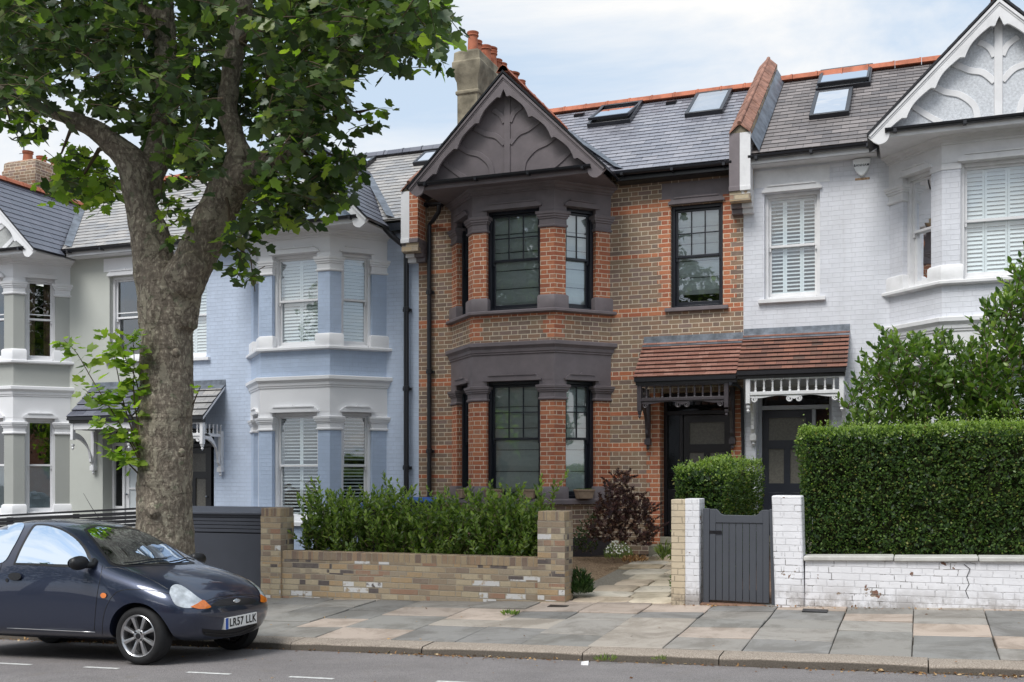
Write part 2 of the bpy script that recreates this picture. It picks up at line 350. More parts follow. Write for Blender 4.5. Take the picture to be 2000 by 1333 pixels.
def asphalt():
    t = NT('asphalt'); o = t.obj(); f = t.noise(o, 130, 3, 0.7); g = t.noise(o, 1.2, 6, 0.65); vo = t.n('TexVoronoi', {'Vector': o, 'Scale': 75}, feature='F1')
    c = t.mix(t.ss(f, 0.3, 0.7), (0.10, 0.092, 0.092), (0.36, 0.335, 0.33))
    c = t.mix(t.math('MULTIPLY', t.math('GREATER_THAN', t.n('SeparateColor', {0: vo.outputs[1]}).outputs[0], 0.90), 0.7), c, (0.27, 0.25, 0.235))
    c = t.mix(t.math('MULTIPLY', t.ss(g, 0.35, 0.7), 0.35), c, (0.12, 0.11, 0.11))
    c = t.mix(t.math('MULTIPLY', t.ss(t.noise(o, 3.4, 4), 0.56, 0.72), 0.35), c, (0.19, 0.165, 0.14))
    t.set(color=c, rough=0.88, spec=0.25, normal=t.bump(t.math('ADD', f, vo.outputs[0]), 0.7, 0.006)); return t.m
K['asphalt'] = asphalt()
def slab():
    t = NT('paving_slab'); at = t.n('Attribute', attribute_name='Col'); o = t.obj(); f = t.noise(o, 90, 4, 0.7); g = t.noise(o, 1.6, 7, 0.7, 0.6); st = t.noise(o, 5, 5, 0.7)
    c = t.mix(0.4, at.outputs[0], t.mix(f, (0.25,)*3, (0.78,)*3), 'OVERLAY')
    c = t.mix(t.math('MULTIPLY', t.ss(g, 0.42, 0.62), 0.6), c, t.mix(1.0, c, (0.5, 0.48, 0.45), 'MULTIPLY'))
    c = t.mix(t.math('MULTIPLY', t.ss(st, 0.60, 0.72), 0.22), c, (0.44, 0.415, 0.375))
    spk = t.math('GREATER_THAN', t.noise(o, 24, 2, 0.5), 0.74); c = t.mix(t.math('MULTIPLY', spk, 0.5), c, (0.05, 0.047, 0.043))
    t.set(color=c, rough=0.82, spec=0.3, normal=t.bump(t.math('ADD', f, t.math('MULTIPLY', g, 2.0)), 0.35, 0.006)); return t.m
K['slab'] = slab()
def kerbm():
    t = NT('granite_kerb'); o = t.obj(); f = t.noise(o, 80, 4, 0.75); g = t.noise(o, 2.0, 6, 0.7)
    c = t.mix(t.ss(f, 0.35, 0.65), (0.20, 0.165, 0.135), (0.46, 0.395, 0.33)); 
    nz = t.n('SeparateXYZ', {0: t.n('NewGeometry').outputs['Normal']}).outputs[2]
    c = t.mix(t.math('MULTIPLY', t.math('SUBTRACT', 1.0, t.ss(nz, 0.3, 0.75)), 0.8), c, (0.055, 0.047, 0.038))   # darker on the upright face
    c = t.mix(t.math('MULTIPLY', t.ss(g, 0.5, 0.75), 0.3), c, (0.12, 0.10, 0.085))
    t.set(color=c, rough=0.85, spec=0.3, normal=t.bump(t.math('ADD', f, g), 0.8, 0.01)); return t.m
K['kerb'] = kerbm()
def soilm(name, a, b, sc=60):
    t = NT(name); o = t.obj(); vo = t.n('TexVoronoi', {'Vector': o, 'Scale': sc}); r = t.n('SeparateColor', {0: vo.outputs[1]}).outputs[0]
    t.set(color=t.mix(r, a, b), rough=0.9, spec=0.2, normal=t.bump(vo.outputs[0], 1.0, 0.02)); return t.m
K['gravel'] = soilm('tan_gravel', (0.18, 0.11, 0.065), (0.52, 0.38, 0.25), 55)
K['soil'] = soilm('garden_soil', (0.03, 0.022, 0.016), (0.09, 0.07, 0.05), 45)
K['line'] = plain('worn_white_line', (0.62, 0.62, 0.60), 0.7, 0.3, var=0.25, scale=18, bump=0.3)
def leafm(name, stops, trans=0.35, rough=0.42, spec=0.5):
    t = NT(name); g = t.n('NewGeometry'); rr = g.outputs['Random Per Island']; o = t.obj()
    c = t.ramp(rr, stops)
    big = t.ss(t.noise(o, 1.7, 3), 0.35, 0.65); c = t.mix(t.math('MULTIPLY', big, 0.3), c, t.mix(1.0, c, (1.35, 1.25, 0.9), 'MULTIPLY'))
    t.set(color=c, rough=rough, spec=spec)
    tl = t.n('BsdfTranslucent', {'Color': t.mix(1.0, c, (1.9, 2.1, 0.8), 'MULTIPLY')})
    mx = t.n('MixShader', {0: trans, 1: t.b.outputs[0], 2: tl}); t.t.links.new(mx.outputs[0], t.out.inputs[0]); return t.m
K['plane'] = leafm('plane_leaf', [(0.0, (0.026, 0.050, 0.021)), (0.5, (0.043, 0.078, 0.028)), (0.85, (0.075, 0.118, 0.036)), (1.0, (0.17, 0.21, 0.08))], 0.30)
K['young'] = leafm('young_plane_leaf', [(0.0, (0.11, 0.19, 0.030)), (0.6, (0.18, 0.28, 0.045)), (1.0, (0.26, 0.34, 0.06))], 0.5)
K['laurel'] = leafm('laurel_leaf', [(0.0, (0.065, 0.12, 0.028)), (0.5, (0.13, 0.21, 0.046)), (0.85, (0.21, 0.30, 0.07)), (1.0, (0.34, 0.42, 0.13))], 0.3, 0.3, 0.6)
K['box'] = leafm('privet_leaf', [(0.0, (0.036, 0.070, 0.020)), (0.5, (0.066, 0.122, 0.031)), (0.9, (0.10, 0.165, 0.04)), (1.0, (0.25, 0.22, 0.08))], 0.3, 0.5, 0.3)
K['boxtop'] = leafm('privet_new_growth', [(0.0, (0.15, 0.235, 0.06)), (1.0, (0.30, 0.40, 0.12))], 0.4, 0.4)
K['shrub'] = leafm('glossy_shrub_leaf', [(0.0, (0.040, 0.085, 0.022)), (0.5, (0.085, 0.155, 0.035)), (1.0, (0.19, 0.28, 0.07))], 0.35, 0.35)
K['maple'] = leafm('purple_maple_leaf', [(0.0, (0.030, 0.014, 0.018)), (0.6, (0.060, 0.026, 0.030)), (0.95, (0.13, 0.06, 0.055)), (1.0, (0.25, 0.17, 0.14))], 0.25, 0.5)
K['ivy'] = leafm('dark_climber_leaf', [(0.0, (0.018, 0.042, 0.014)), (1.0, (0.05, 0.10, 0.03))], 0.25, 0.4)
K['petal'] = plain('white_petal', (0.80, 0.80, 0.72), 0.6)
K['grassg'] = leafm('weed_green', [(0.0, (0.07, 0.12, 0.03)), (1.0, (0.20, 0.25, 0.07))], 0.3)
K['dead'] = leafm('dry_leaf_litter', [(0.0, (0.10, 0.05, 0.025)), (0.5, (0.26, 0.13, 0.06)), (0.85, (0.42, 0.27, 0.13)), (1.0, (0.60, 0.50, 0.36))], 0.1, 0.8, 0.2)
def bark():
    t = NT('plane_bark'); o = t.obj(); o2 = t.n('Mapping', {'Vector': o, 'Scale': (1, 1, 0.62)}).outputs[0]
    a = t.noise(o2, 6.5, 6, 0.66, 0.5); b = t.noise(o2, 24, 5, 0.6, 0.4); f = t.noise(o, 70, 4, 0.7); ring = t.noise(t.n('Mapping', {'Vector': o, 'Scale': (1.5, 1.5, 16)}), 1.0, 4, 0.6, 0.6)
    c = t.mix(t.ss(b, 0.35, 0.65), (0.135, 0.112, 0.088), (0.27, 0.23, 0.18))
    c = t.mix(t.math('MULTIPLY', t.ss(a, 0.52, 0.57), 0.8), c, (0.30, 0.27, 0.205))
    c = t.mix(t.math('MULTIPLY', t.ss(b, 0.58, 0.63), 0.7), c, (0.44, 0.40, 0.31))
    c = t.mix(t.math('MULTIPLY', t.ss(t.noise(o, 8, 3), 0.62, 0.68), 0.6), c, (0.14, 0.16, 0.10))
    c = t.mix(0.5, c, t.mix(f, (0.25,)*3, (0.75,)*3), 'OVERLAY')
    c = t.mix(t.math('MULTIPLY', t.ss(ring, 0.58, 0.70), 0.5), c, (0.055, 0.042, 0.033))
    h = t.math('ADD', t.math('MULTIPLY', t.ss(a, 0.48, 0.58), 1.0), t.math('ADD', t.math('MULTIPLY', b, 1.2), t.math('ADD', t.math('MULTIPLY', f, 0.5), t.math('MULTIPLY', ring, -1.0))))
    t.set(color=c, rough=0.85, spec=0.25, normal=t.bump(h, 0.8, 0.02)); return t.m
K['bark'] = bark()
K['twig'] = plain('twig', (0.10, 0.075, 0.05), 0.8, 0.2, var=0.3)
# ------------------------------------------------------------------ ground, road, pavement
def sheet(name, xs, ys, zf, mat, kind='structure'):
    mb = MB(); ids = {}
    for i, x in enumerate(xs):
        for j, y in enumerate(ys):
            yy = y(x) if callable(y) else y
            ids[i, j] = mb.pt((x, yy, zf(x, yy)))
    for i in range(len(xs)-1):
        for j in range(len(ys)-1): mb.face_i([ids[i, j], ids[i+1, j], ids[i+1, j+1], ids[i, j+1]])
    return tag(mb.build(name, mat, smooth=40), kind=kind)
sheet('ground', [-400, -60, -30, 0, 30, 60, 400], [-400, -60, 0, 60, 400], lambda x, y: max(-60, min(60, x))*0.026-0.75, K['soil'])
XS = [-60, -45]+[i*1.0 for i in range(-32, 13)]+[20, 30, 45, 60]
sheet('road', XS, [-12, -3, 3, 5, 6, 7, 7.5, 8, 8.5, 9, 9.3, lambda x: kerbY(x)+0.05], groad, K['asphalt'])
sheet('pavement_bed', XS, [lambda x: kerbY(x)+0.2, 10.6, 11.6, 12.75], lambda x, y: gp(x, y)-0.028, K['soil'])
sheet('garden_ground', XS, [12.75, 14, 15.5, 17, 18.4], lambda x, y: garden(x, y)-0.03, K['soil'])
# kerb stones
rs = random.Random(5)
mb = MB(); x = -32.0
while x < 12:
    L = rs.uniform(0.85, 1.75); x1 = x+L-0.010; w_ = 0.30
    dz = rs.uniform(-0.006, 0.006); dy = rs.uniform(-0.008, 0.008)
    n = 5; rings = []
    for i in range(n+1):
        xx = x+(x1-x)*i/n; y0 = kerbY(xx)+dy+rs.uniform(-0.003, 0.003); zt = gp(xx, y0)+dz+rs.uniform(-0.003, 0.003); zb = groad(xx, y0)-0.12
        c = 0.022+(0.012 if i in (0, n) else 0)
        rings.append([(xx, y0, zb), (xx, y0, zt-c), (xx, y0+c*0.35, zt-c*0.4), (xx, y0+c, zt), (xx, y0+w_, zt+0.012), (xx, y0+w_, zb)])
    mb.loft(rings); x += L
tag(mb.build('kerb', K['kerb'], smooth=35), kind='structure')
# paving slabs: columns across the pavement, staggered joints inside each column
mb = MB(); x = -31.0; ci = 0
PAL = [(0.255, 0.246, 0.228), (0.28, 0.266, 0.244), (0.235, 0.229, 0.217), (0.31, 0.29, 0.264), (0.26, 0.252, 0.24), (0.44, 0.36, 0.30), (0.47, 0.39, 0.33), (0.41, 0.345, 0.295), (0.38, 0.34, 0.295)]
while x < 12:
    W_ = rs.choice([0.72, 0.74, 0.76, 0.70]) if x > -6 else rs.choice([0.76, 0.9, 0.62, 0.7])
    y = kerbY(x)+0.302; last = None
    skew = 0.0
    while y < 12.72:
        L = rs.choice([0.45, 0.6, 0.6, 0.75, 0.9]); y1 = min(y+L, 12.74)
        if 12.74-y1 < 0.15: y1 = 12.74
        if x > -3: p = 0.30
        else: p = 0.52
        c = rs.choice(PAL[5:]) if rs.random() < p and last != 1 else rs.choice(PAL[:5])
        last = 1 if c in PAL[5:] and x > -3 else 0
        k = rs.uniform(0.9, 1.1); c = tuple(v*k for v in c)
        g = rs.choice((0.004, 0.006, 0.010, 0.016)); tz = rs.uniform(-0.008, 0.008); tx = rs.uniform(-0.013, 0.013); ty = rs.uniform(-0.012, 0.012)
        def top(xx, yy): return gp(xx, yy)+tz+tx*((xx-x)/W_-0.5)+ty*((yy-y)/(y1-y)-0.5)
        xa, xb, ya, yb = x+g/2, x+W_-g/2, y+g/2, y1-g/2; e = 0.006
        P0 = [(xa, ya), (xb, ya), (xb, yb), (xa, yb)]; P1 = [(xa+e, ya+e), (xb-e, ya+e), (xb-e, yb-e), (xa+e, yb-e)]
        mb.loft([[(a, b, top(a, b)-0.05) for a, b in P0], [(a, b, top(a, b)-e) for a, b in P0], [(a, b, top(a, b)) for a, b in P1]], cap0=False, col=c)
        y = y1
    x += W_; ci += 1
tag(mb.build('pavement', K['slab']), kind='structure')
# sandstone garden path of irregular flags
mb = MB(); SP = [(0.62, 0.54, 0.42), (0.54, 0.44, 0.31), (0.68, 0.62, 0.52), (0.48, 0.39, 0.27), (0.65, 0.59, 0.49), (0.58, 0.48, 0.37)]
y = 12.60
while y < 17.3:
    L = rs.uniform(0.38, 0.62); y1 = min(y+L, 17.35)
    def xl(v): return -4.05+0.16*math.sin(v*2.3)+ (0.0 if v < 14.5 else -0.10*(v-14.5))
    xa = xl(y)+rs.uniform(-0.08, 0.08); xr = -2.80 if y < 13.0 else -2.95
    while xa < xr-0.12:
        xb = min(xa+rs.uniform(0.45, 0.85), xr)
        if xr-xb < 0.2: xb = xr
        tz = rs.uniform(-0.008, 0.008); c = rs.choice(SP); k = rs.uniform(0.9, 1.12); c = tuple(v*k for v in c)
        n = 20; ring = []
        cx_, cy_ = (xa+xb)/2, (y+y1)/2; hx, hy = (xb-xa)/2-0.007, (y1-y)/2-0.007
        for i in range(n):
            an = 2*math.pi*i/n; s1 = math.cos(an); s2 = math.sin(an); m = (abs(s1)**12+abs(s2)**12)**(-1/12)
            ring.append((cx_+s1*m*hx+rs.uniform(-0.008, 0.008), cy_+s2*m*hy+rs.uniform(-0.008, 0.008)))
        def tp(a, b): return garden(a, b)+0.012+tz
        mb.loft([[(a, b, tp(a, b)-0.06) for a, b in ring], [(a, b, tp(a, b)-0.008) for a, b in ring], [(cx_+(a-cx_)*0.965, cy_+(b-cy_)*0.965, tp(a, b)) for a, b in ring]], cap0=False, col=c)
        xa = xb
    y = y1
tag(mb.build('garden_path', K['slab'], smooth=40), kind='structure')
sheet('path_bed', [-4.3, -3.4, -2.78], [12.5, 14, 15.5, 17.3], lambda x, y: garden(x, y)-0.014, soilm('pointing_mortar', (0.30, 0.27, 0.22), (0.42, 0.38, 0.32), 80))
sheet('gravel_bed', [-7.9, -6, -4.0], [12.85, 14, 15.5, 17.2], lambda x, y: garden(x, y)-0.008-(0.012 if x > -4.1 else 0), K['gravel'])
sheet('neighbour_path', [-2.3, -1.9, -1.5], [12.55, 14, 15.5, 17.3], lambda x, y: garden(x, y)-0.005, plain('worn_brown_path', (0.20, 0.13, 0.095), 0.85, 0.2, var=0.3, scale=6, bump=0.4))
# parking bay dashes painted on the road, one mesh per dash
for (xa, xb, yy) in ((-40, 75, 1296.5), (155, 241, 1304.5), (355, 460, 1315), (556, 660, 1324), (845, 960, 1333)):
    def rp(px, py):
        Y = 8.2
        for _ in range(12):
            q = wp(px, py, Y); Y += (q.z-groad(q.x, Y)-0.004)/( (EYE-groad(q.x, Y))/Y ) if True else 0
        return wp(px, py, Y)
    a = rp(xa, yy-0.02*(xb-xa)*0); b = rp(xb, yy)
    Y0 = (a.y+b.y)/2; m_ = MB(); n = 6
    pts = [(a.x+(b.x-a.x)*i/n) for i in range(n+1)]
    for i in range(n):
        m_.face([(pts[i], Y0-0.025, groad(pts[i], Y0)+0.004), (pts[i+1], Y0-0.025, groad(pts[i+1], Y0)+0.004), (pts[i+1], Y0+0.025, groad(pts[i+1], Y0)+0.004), (pts[i], Y0+0.025, groad(pts[i], Y0)+0.004)])
    tag(m_.build('road_marking', K['line']), kind='structure')
# ------------------------------------------------------------------ terrace houses
WY = 17.73                     # main wall face
EY, EZ, RY, RZ = 17.40, 6.76, 20.75, 9.05    # eaves and ridge
TANP = (RZ-EZ)/(RY-EY)
BAY = [(0.665, 17.73), (1.411, 16.95), (2.891, 16.95), (3.637, 17.73)]
BC = 2.151
def unit(a, b):
    d = (b[0]-a[0], b[1]-a[1]); l = math.hypot(*d); return (d[0]/l, d[1]/l), l
BD = [unit(BAY[i], BAY[i+1]) for i in range(3)]
BN = [(d[1], -d[0]) for d, l in BD]         # outward normals
def bayoff(off):
    """bay outline pushed outwards by off, ends meeting the wall plane"""
    lines = []
    for i in range(3):
        n = BN[i]; p = BAY[i]; lines.append(((p[0]+n[0]*off, p[1]+n[1]*off), BD[i][0]))
    def inter(l1, l2):
        (x1, y1), (a, b) = l1; (x2, y2), (c, d) = l2; det = a*(-d)+c*b
        t = ((x2-x1)*(-d)+c*(y2-y1))/det; return (x1+a*t, y1+b*t)
    wall = ((0, WY), (1, 0))
    return [inter(wall, lines[0]), inter(lines[0], lines[1]), inter(lines[1], lines[2]), inter(lines[2], wall)]
def solid(mb, z0, z1, off, mi=0):
    P = bayoff(off); P = [(P[0][0], WY+0.12)]+P+[(P[3][0], WY+0.12)]; mb.prism(P, z0, z1, mi)
def profile(mb, prof, mi=0):
    """prof: list of (off, z) lofted round the bay"""
    rings = []
    for off, z in prof:
        P = bayoff(off); P = [(P[0][0], WY+0.12)]+P+[(P[3][0], WY+0.12)]; rings.append([(p[0], p[1], z) for p in P])
    mb.loft(rings, mi)
SL = BD[0][1]; FLn = BD[1][1]
OPEN_S = (0.215, 0.80)        # side opening measured from the front corner
OPEN_F = (0.25, FLn-0.25)
def pier(which, off):
    """plan outline of a bay pier; which 0..3 for P0..P3"""
    th = 0.24
    def pt(i, u, q): n = BN[i]; d = BD[i][0]; p = BAY[i]; return (p[0]+d[0]*u+n[0]*q, p[1]+d[1]*u+n[1]*q)
    o = off; C = bayoff(o)
    if which == 1: return [pt(0, SL-OPEN_S[0]-o, o), C[1], pt(1, OPEN_F[0]+o, o), pt(1, OPEN_F[0]+o, -th), pt(0, SL-OPEN_S[0]-o, -th)]
    if which == 2: return [pt(1, OPEN_F[1]-o, o), C[2], pt(2, OPEN_S[0]+o, o), pt(2, OPEN_S[0]+o, -th), pt(1, OPEN_F[1]-o, -th)]
    if which == 0: return [C[0], pt(0, SL-OPEN_S[1]+o, o), pt(0, SL-OPEN_S[1]+o, -th), (C[0][0]+0.22, WY+0.05), (C[0][0], WY+0.05)]
    if which == 3: return [pt(2, OPEN_S[1]-o, o), C[3], (C[3][0], WY+0.05), (C[3][0]-0.22, WY+0.05), pt(2, OPEN_S[1]-o, -th)]
def pierloft(mb, which, prof, mi=0): mb.loft([[(p[0], p[1], z) for p in pier(which, off)] for off, z in prof], mi)
def shutters(mb, P, w, z0, z1, npan, tilt=0.5, rail=None, q=-0.24, pitch=0.062):
    pw = w/npan
    for i in range(npan):
        u0 = i*pw; st = 0.032
        mb_ob(mb, P, u0+0.002, u0+st, q-0.012, q+0.012, z0, z1); mb_ob(mb, P, u0+pw-st, u0+pw-0.002, q-0.012, q+0.012, z0, z1)
        rr = [(z0, z0+0.07), (z1-0.06, z1)]+([(rail-0.03, rail+0.03)] if rail else [])
        for a, b in rr: mb_ob(mb, P, u0+st, u0+pw-st, q-0.011, q+0.011, a, b)
        z = z0+0.08
        while z < z1-0.07:
            if not (rail and rail-0.06 < z < rail+0.03):
                h = 0.028*math.sin(tilt); dq = 0.028*math.cos(tilt); t = 0.004
                A = [P(u0+st, q-dq, z+0.03+h-t), P(u0+st, q+dq, z+0.03-h-t), P(u0+st, q+dq, z+0.03-h+t), P(u0+st, q-dq, z+0.03+h+t)]
                B = [P(u0+pw-st, q-dq, z+0.03+h-t), P(u0+pw-st, q+dq, z+0.03-h-t), P(u0+pw-st, q+dq, z+0.03-h+t), P(u0+pw-st, q-dq, z+0.03+h+t)]
                mb.loft([A, B])
            z += pitch
def mb_ob(mb, P, u0, u1, q0, q1, z0, z1, mi=0):
    mb.loft([[P(u0, q0, z0), P(u1, q0, z0), P(u1, q1, z0), P(u0, q1, z0)], [P(u0, q0, z1), P(u1, q0, z1), P(u1, q1, z1), P(u0, q1, z1)]], mi)
def window(root, xf, o, d, n, w, z0, z1, c):
    """sliding sash window in an opening; o = left end of the opening on the wall face (plan)"""
    def P(u, q, z): return (o[0]+d[0]*u+n[0]*q, o[1]+d[1]*u+n[1]*q, z)
    rc = c.get('recess', 0.09); fw = c.get('fw', 0.055); mid = z0+(z1-z0)*c.get('mid', 0.51)
    fm = c['frame']
    mb = MB(xf)
    mb_ob(mb, P, 0, fw, -rc-0.13, -rc, z0, z1); mb_ob(mb, P, w-fw, w, -rc-0.13, -rc, z0, z1)
    mb_ob(mb, P, fw, w-fw, -rc-0.13, -rc, z1-fw, z1); mb_ob(mb, P, fw, w-fw, -rc-0.13, -rc+0.03, z0, z0+0.045)
    win = mb.build('window', fm, root, bevel=0.004)
    s = 0.04
    for nm, za, zb, qa in (('upper_sash', mid-0.02, z1-fw, -rc-0.05), ('lower_sash', z0+0.045, mid+0.02, -rc-0.095)):
        mb = MB(xf); qb = qa-0.04
        mb_ob(mb, P, fw, fw+s, qb, qa, za, zb); mb_ob(mb, P, w-fw-s, w-fw, qb, qa, za, zb)
        mb_ob(mb, P, fw+s, w-fw-s, qb, qa, zb-s*(0.95 if nm == 'upper_sash' else 0.9), zb)
        mb_ob(mb, P, fw+s, w-fw-s, qb, qa, za, za+(0.075 if nm == 'lower_sash' else 0.04))
        if nm == 'upper_sash':        # sash horns
            for u in (fw+0.004, w-fw-s+0.004): mb_ob(mb, P, u, u+s-0.008, qb+0.006, qa-0.006, za-0.06, za)
        nb = c.get('bars', 0)
        if nb and nm == 'upper_sash':
            for i in range(1, nb):
                u = fw+s+(w-2*fw-2*s)*i/nb; mb_ob(mb, P, u-0.009, u+0.009, qb+0.008, qa-0.004, za+0.04, zb-0.036)
            zz = (za+zb)/2; mb_ob(mb, P, fw+s, w-fw-s, qb+0.010, qa-0.006, zz-0.009, zz+0.009)
        if c.get('tbar') and nm == 'upper_sash':
            zz = za+0.12; mb_ob(mb, P, fw+s, w-fw-s, qb+0.010, qa-0.006, zz-0.012, zz+0.012)
        mb.build(nm, fm, win, bevel=0.003)
    mb = MB(xf)
    for za, zb, qa in ((mid+0.02, z1-fw-s, -rc-0.072), (z0+0.12, mid-0.016, -rc-0.117)):
        mb.face([P(fw+s-0.005, qa, za-0.01), P(w-fw-s+0.005, qa, za-0.01), P(w-fw-s+0.005, qa, zb+0.01), P(fw+s-0.005, qa, zb+0.01)])
    mb.build('glass_pane', K['glass'], win)
    b = c.get('blind'); q = -rc-0.155
    mb = MB(xf); qa, qb = -rc-0.132, -rc-0.34
    for A_ in ((0.0, z0, 0.0, z1), (w, z0, w, z1)): mb.face([P(A_[0], qa, z0), P(A_[0], qb, z0), P(A_[0], qb, z1), P(A_[0], qa, z1)])
    mb.face([P(0, qa, z1), P(w, qa, z1), P(w, qb, z1), P(0, qb, z1)]); mb.face([P(0, qa, z0), P(w, qa, z0), P(w, qb, z0), P(0, qb, z0)]); mb.build('window_lining', K['shutter'] if b != 'roman' else K['linen'], win)
    if b == 'roman':
        mb = MB(xf); zt = z1-0.05; zb_ = z0+c.get('drop', 0.09); nf = 5; rings = []
        for i in range(nf*4+1):
            z = zt+(zb_-zt)*i/(nf*4); bul = 0.022*math.sin(math.pi*((i % 4)/4)) if i % 4 else -0.012
            rings.append([P(0.03, q+bul, z), P(w*0.5, q+bul*1.1, z), P(w-0.03, q+bul, z)])
        mb.loft(rings, cap0=False, cap1=False, closed=False)
        for i in range(1, nf): z = zt+(zb_-zt)*i/nf; mb_ob(mb, P, 0.03, w-0.03, q-0.004, q+0.006, z-0.006, z+0.004, 1)
        mb.build('roman_blind', [K['linen'], K['sash']], win)
    elif b in ('shutter', 'shutter_low', 'shutter_dark'):
        mb = MB(xf); npan = c.get('panels', 2)
        P2 = lambda u, q_, z: P(u+0.03, q_, z)
        shutters(mb, P2, w-0.06, z0+0.03, (mid if b == 'shutter_low' else z1-0.03), npan, c.get('tilt', 1.0), None if b == 'shutter_low' else mid, q=q)
        mb.build('plantation_shutter', K['shutter'], win)
    elif b == 'curtain':
        mb = MB(xf)
        for ua, ub in ((0.05, 0.20), (w-0.22, w-0.04)):
            N = 22; rings = [[P(ua+(ub-ua)*i/N, q+0.02*math.sin(i*1.5), z) for i in range(N+1)] for z in (z0, z1)]
            mb.loft(rings, cap0=False, cap1=False, closed=False)
        mb.build('curtain', K['curtain'], win, smooth=60)
    if c.get('film'):
        mb = MB(xf); mb.face([P(fw, -rc-0.13, z0+0.08), P(w-fw, -rc-0.13, z0+0.08), P(w-fw, -rc-0.13, mid-0.02), P(fw, -rc-0.13, mid-0.02)]); mb.build('frosted_film', K['frost'], win)
    return win
def label_mould(mb, o, d, n, w, z, mi=0):
    def fr(u, zz, q, q0=-0.02, q1=0.045): qq = q0+(q1-q0)*q; return (o[0]+d[0]*u+n[0]*qq, o[1]+d[1]*u+n[1]*qq, zz)
    e = 0.035
    mb.extr([(-e, z), (w+e, z), (w+e, z+0.03), (w-0.04, z+0.085), (0.04, z+0.085), (-e, z+0.03)], fr, mi)
    mb.extr([(-e+0.09, z+0.087), (w+e-0.09, z+0.087), (w-0.07, z+0.108), (0.07, z+0.108)], lambda u, zz, q: fr(u, zz, q, -0.02, 0.062), mi)
    mb.extr([(w/2-0.035, z+0.108), (w/2+0.035, z+0.108), (w/2, z+0.135)], lambda u, zz, q: fr(u, zz, q, -0.02, 0.055), mi)
def wall_with_holes(mb, x0, x1, z0, z1, holes, Y, mi=0, th=0.33, topf=None):
    xs = sorted({x0, x1}|{h[0] for h in holes}|{h[1] for h in holes}); zs = sorted({z0, z1}|{h[2] for h in holes}|{h[3] for h in holes})
    for a, b in zip(xs[:-1], xs[1:]):
        for c, d in zip(zs[:-1], zs[1:]):
            cx_, cz_ = (a+b)/2, (c+d)/2
            if any(h[0] < cx_ < h[1] and h[2] < cz_ < h[3] for h in holes): continue
            mb.face([(a, Y, c), (b, Y, c), (b, Y, d), (a, Y, d)], mi)
    for h in holes:
        if len(h) > 4: continue
        a, b, c, d = h
        mb.face([(a, Y, c), (a, Y+th, c), (a, Y+th, d), (a, Y, d)], mi); mb.face([(b, Y+th, c), (b, Y, c), (b, Y, d), (b, Y+th, d)], mi)
        mb.face([(a, Y, d), (a, Y+th, d), (b, Y+th, d), (b, Y, d)], mi); mb.face([(a, Y+th, c), (a, Y, c), (b, Y, c), (b, Y+th, c)], mi)
def roof_slope(mb, cols, n, mi=0, step=0.013):
    """cols: function f in 0..1 (eaves..ridge) -> (left point, right point); stepped courses"""
    for i in range(n):
        a0, a1 = cols(i/n); b0, b1 = cols((i+1)/n)
        up = Vector((0, 0, step))
        A0, A1 = Vector(a0)+up, Vector(a1)+up; B0, B1 = Vector(b0)+up*0.08, Vector(b1)+up*0.08
        mb.face([A0, A1, B1, B0], mi); iw = (Vector(b0)-Vector(a0)); iw = iw/(iw.length or 1)*step*0.9; mb.face([Vector(a0)-up*0.1+iw, Vector(a1)-up*0.1+iw, A1, A0], mi)
def ridge_tiles(mb, p, q, r=0.085, L=0.45, mi=0, up=0.0):
    p = Vector(p); q = Vector(q); n = max(1, round((q-p).length/L)); t = (q-p).normalized()
    s = t.cross(Vector((0, 0, 1))).normalized(); u = s.cross(t)
    for i in range(n):
        a = p+(q-p)*(i/n); b = p+(q-p)*((i+1)/n)-t*0.008
        rings = []
        for c, k in ((a, 1.0), (b, 1.0), ):
            rings.append([c+s*(r*1.25*k)-u*(r*0.75), c+s*(r*0.62*k)+u*(r*0.25), c+u*(r*0.55*k), c-s*(r*0.62*k)+u*(r*0.25), c-s*(r*1.25*k)-u*(r*0.75)])
        mb.loft(rings, mi)
        rings = [[pp+(pp-a)*0.10+u*0.004 for pp in rings[0]], [pp+t*0.035+(pp-a)*0.10+u*0.004 for pp in rings[0]]]
        mb.loft(rings, mi)
BRANCH = [([(0.05, 0.86), (0.12, 1.0), (0.26, 1.10)], 0.085), ([(0.05, 0.50), (0.2, 0.65), (0.38, 0.71), (0.60, 0.84)], 0.09), ([(0.27, 0.0), (0.32, 0.2), (0.5, 0.37), (0.72, 0.45), (0.93, 0.60)], 0.09), ([(0.75, 0.0), (0.93, 0.12), (1.20, 0.34)], 0.085)]
def smoothpts(P, n=6):
    out = []
    P = [P[0]]+P+[P[-1]]
    for i in range(1, len(P)-2):
        for k in range(n):
            t = k/n; p0, p1, p2, p3 = P[i-1], P[i], P[i+1], P[i+2]
            out.append(tuple(0.5*((2*p1[j])+(-p0[j]+p2[j])*t+(2*p0[j]-5*p1[j]+4*p2[j]-p3[j])*t*t+(-p0[j]+3*p1[j]-3*p2[j]+p3[j])*t**3) for j in range(len(p1))))
    out.append(P[-1]); return out
GY = 16.50; APEX = 8.30; GH = 1.72; GFOOT = 6.60      # gable plane, apex height, half width, foot height
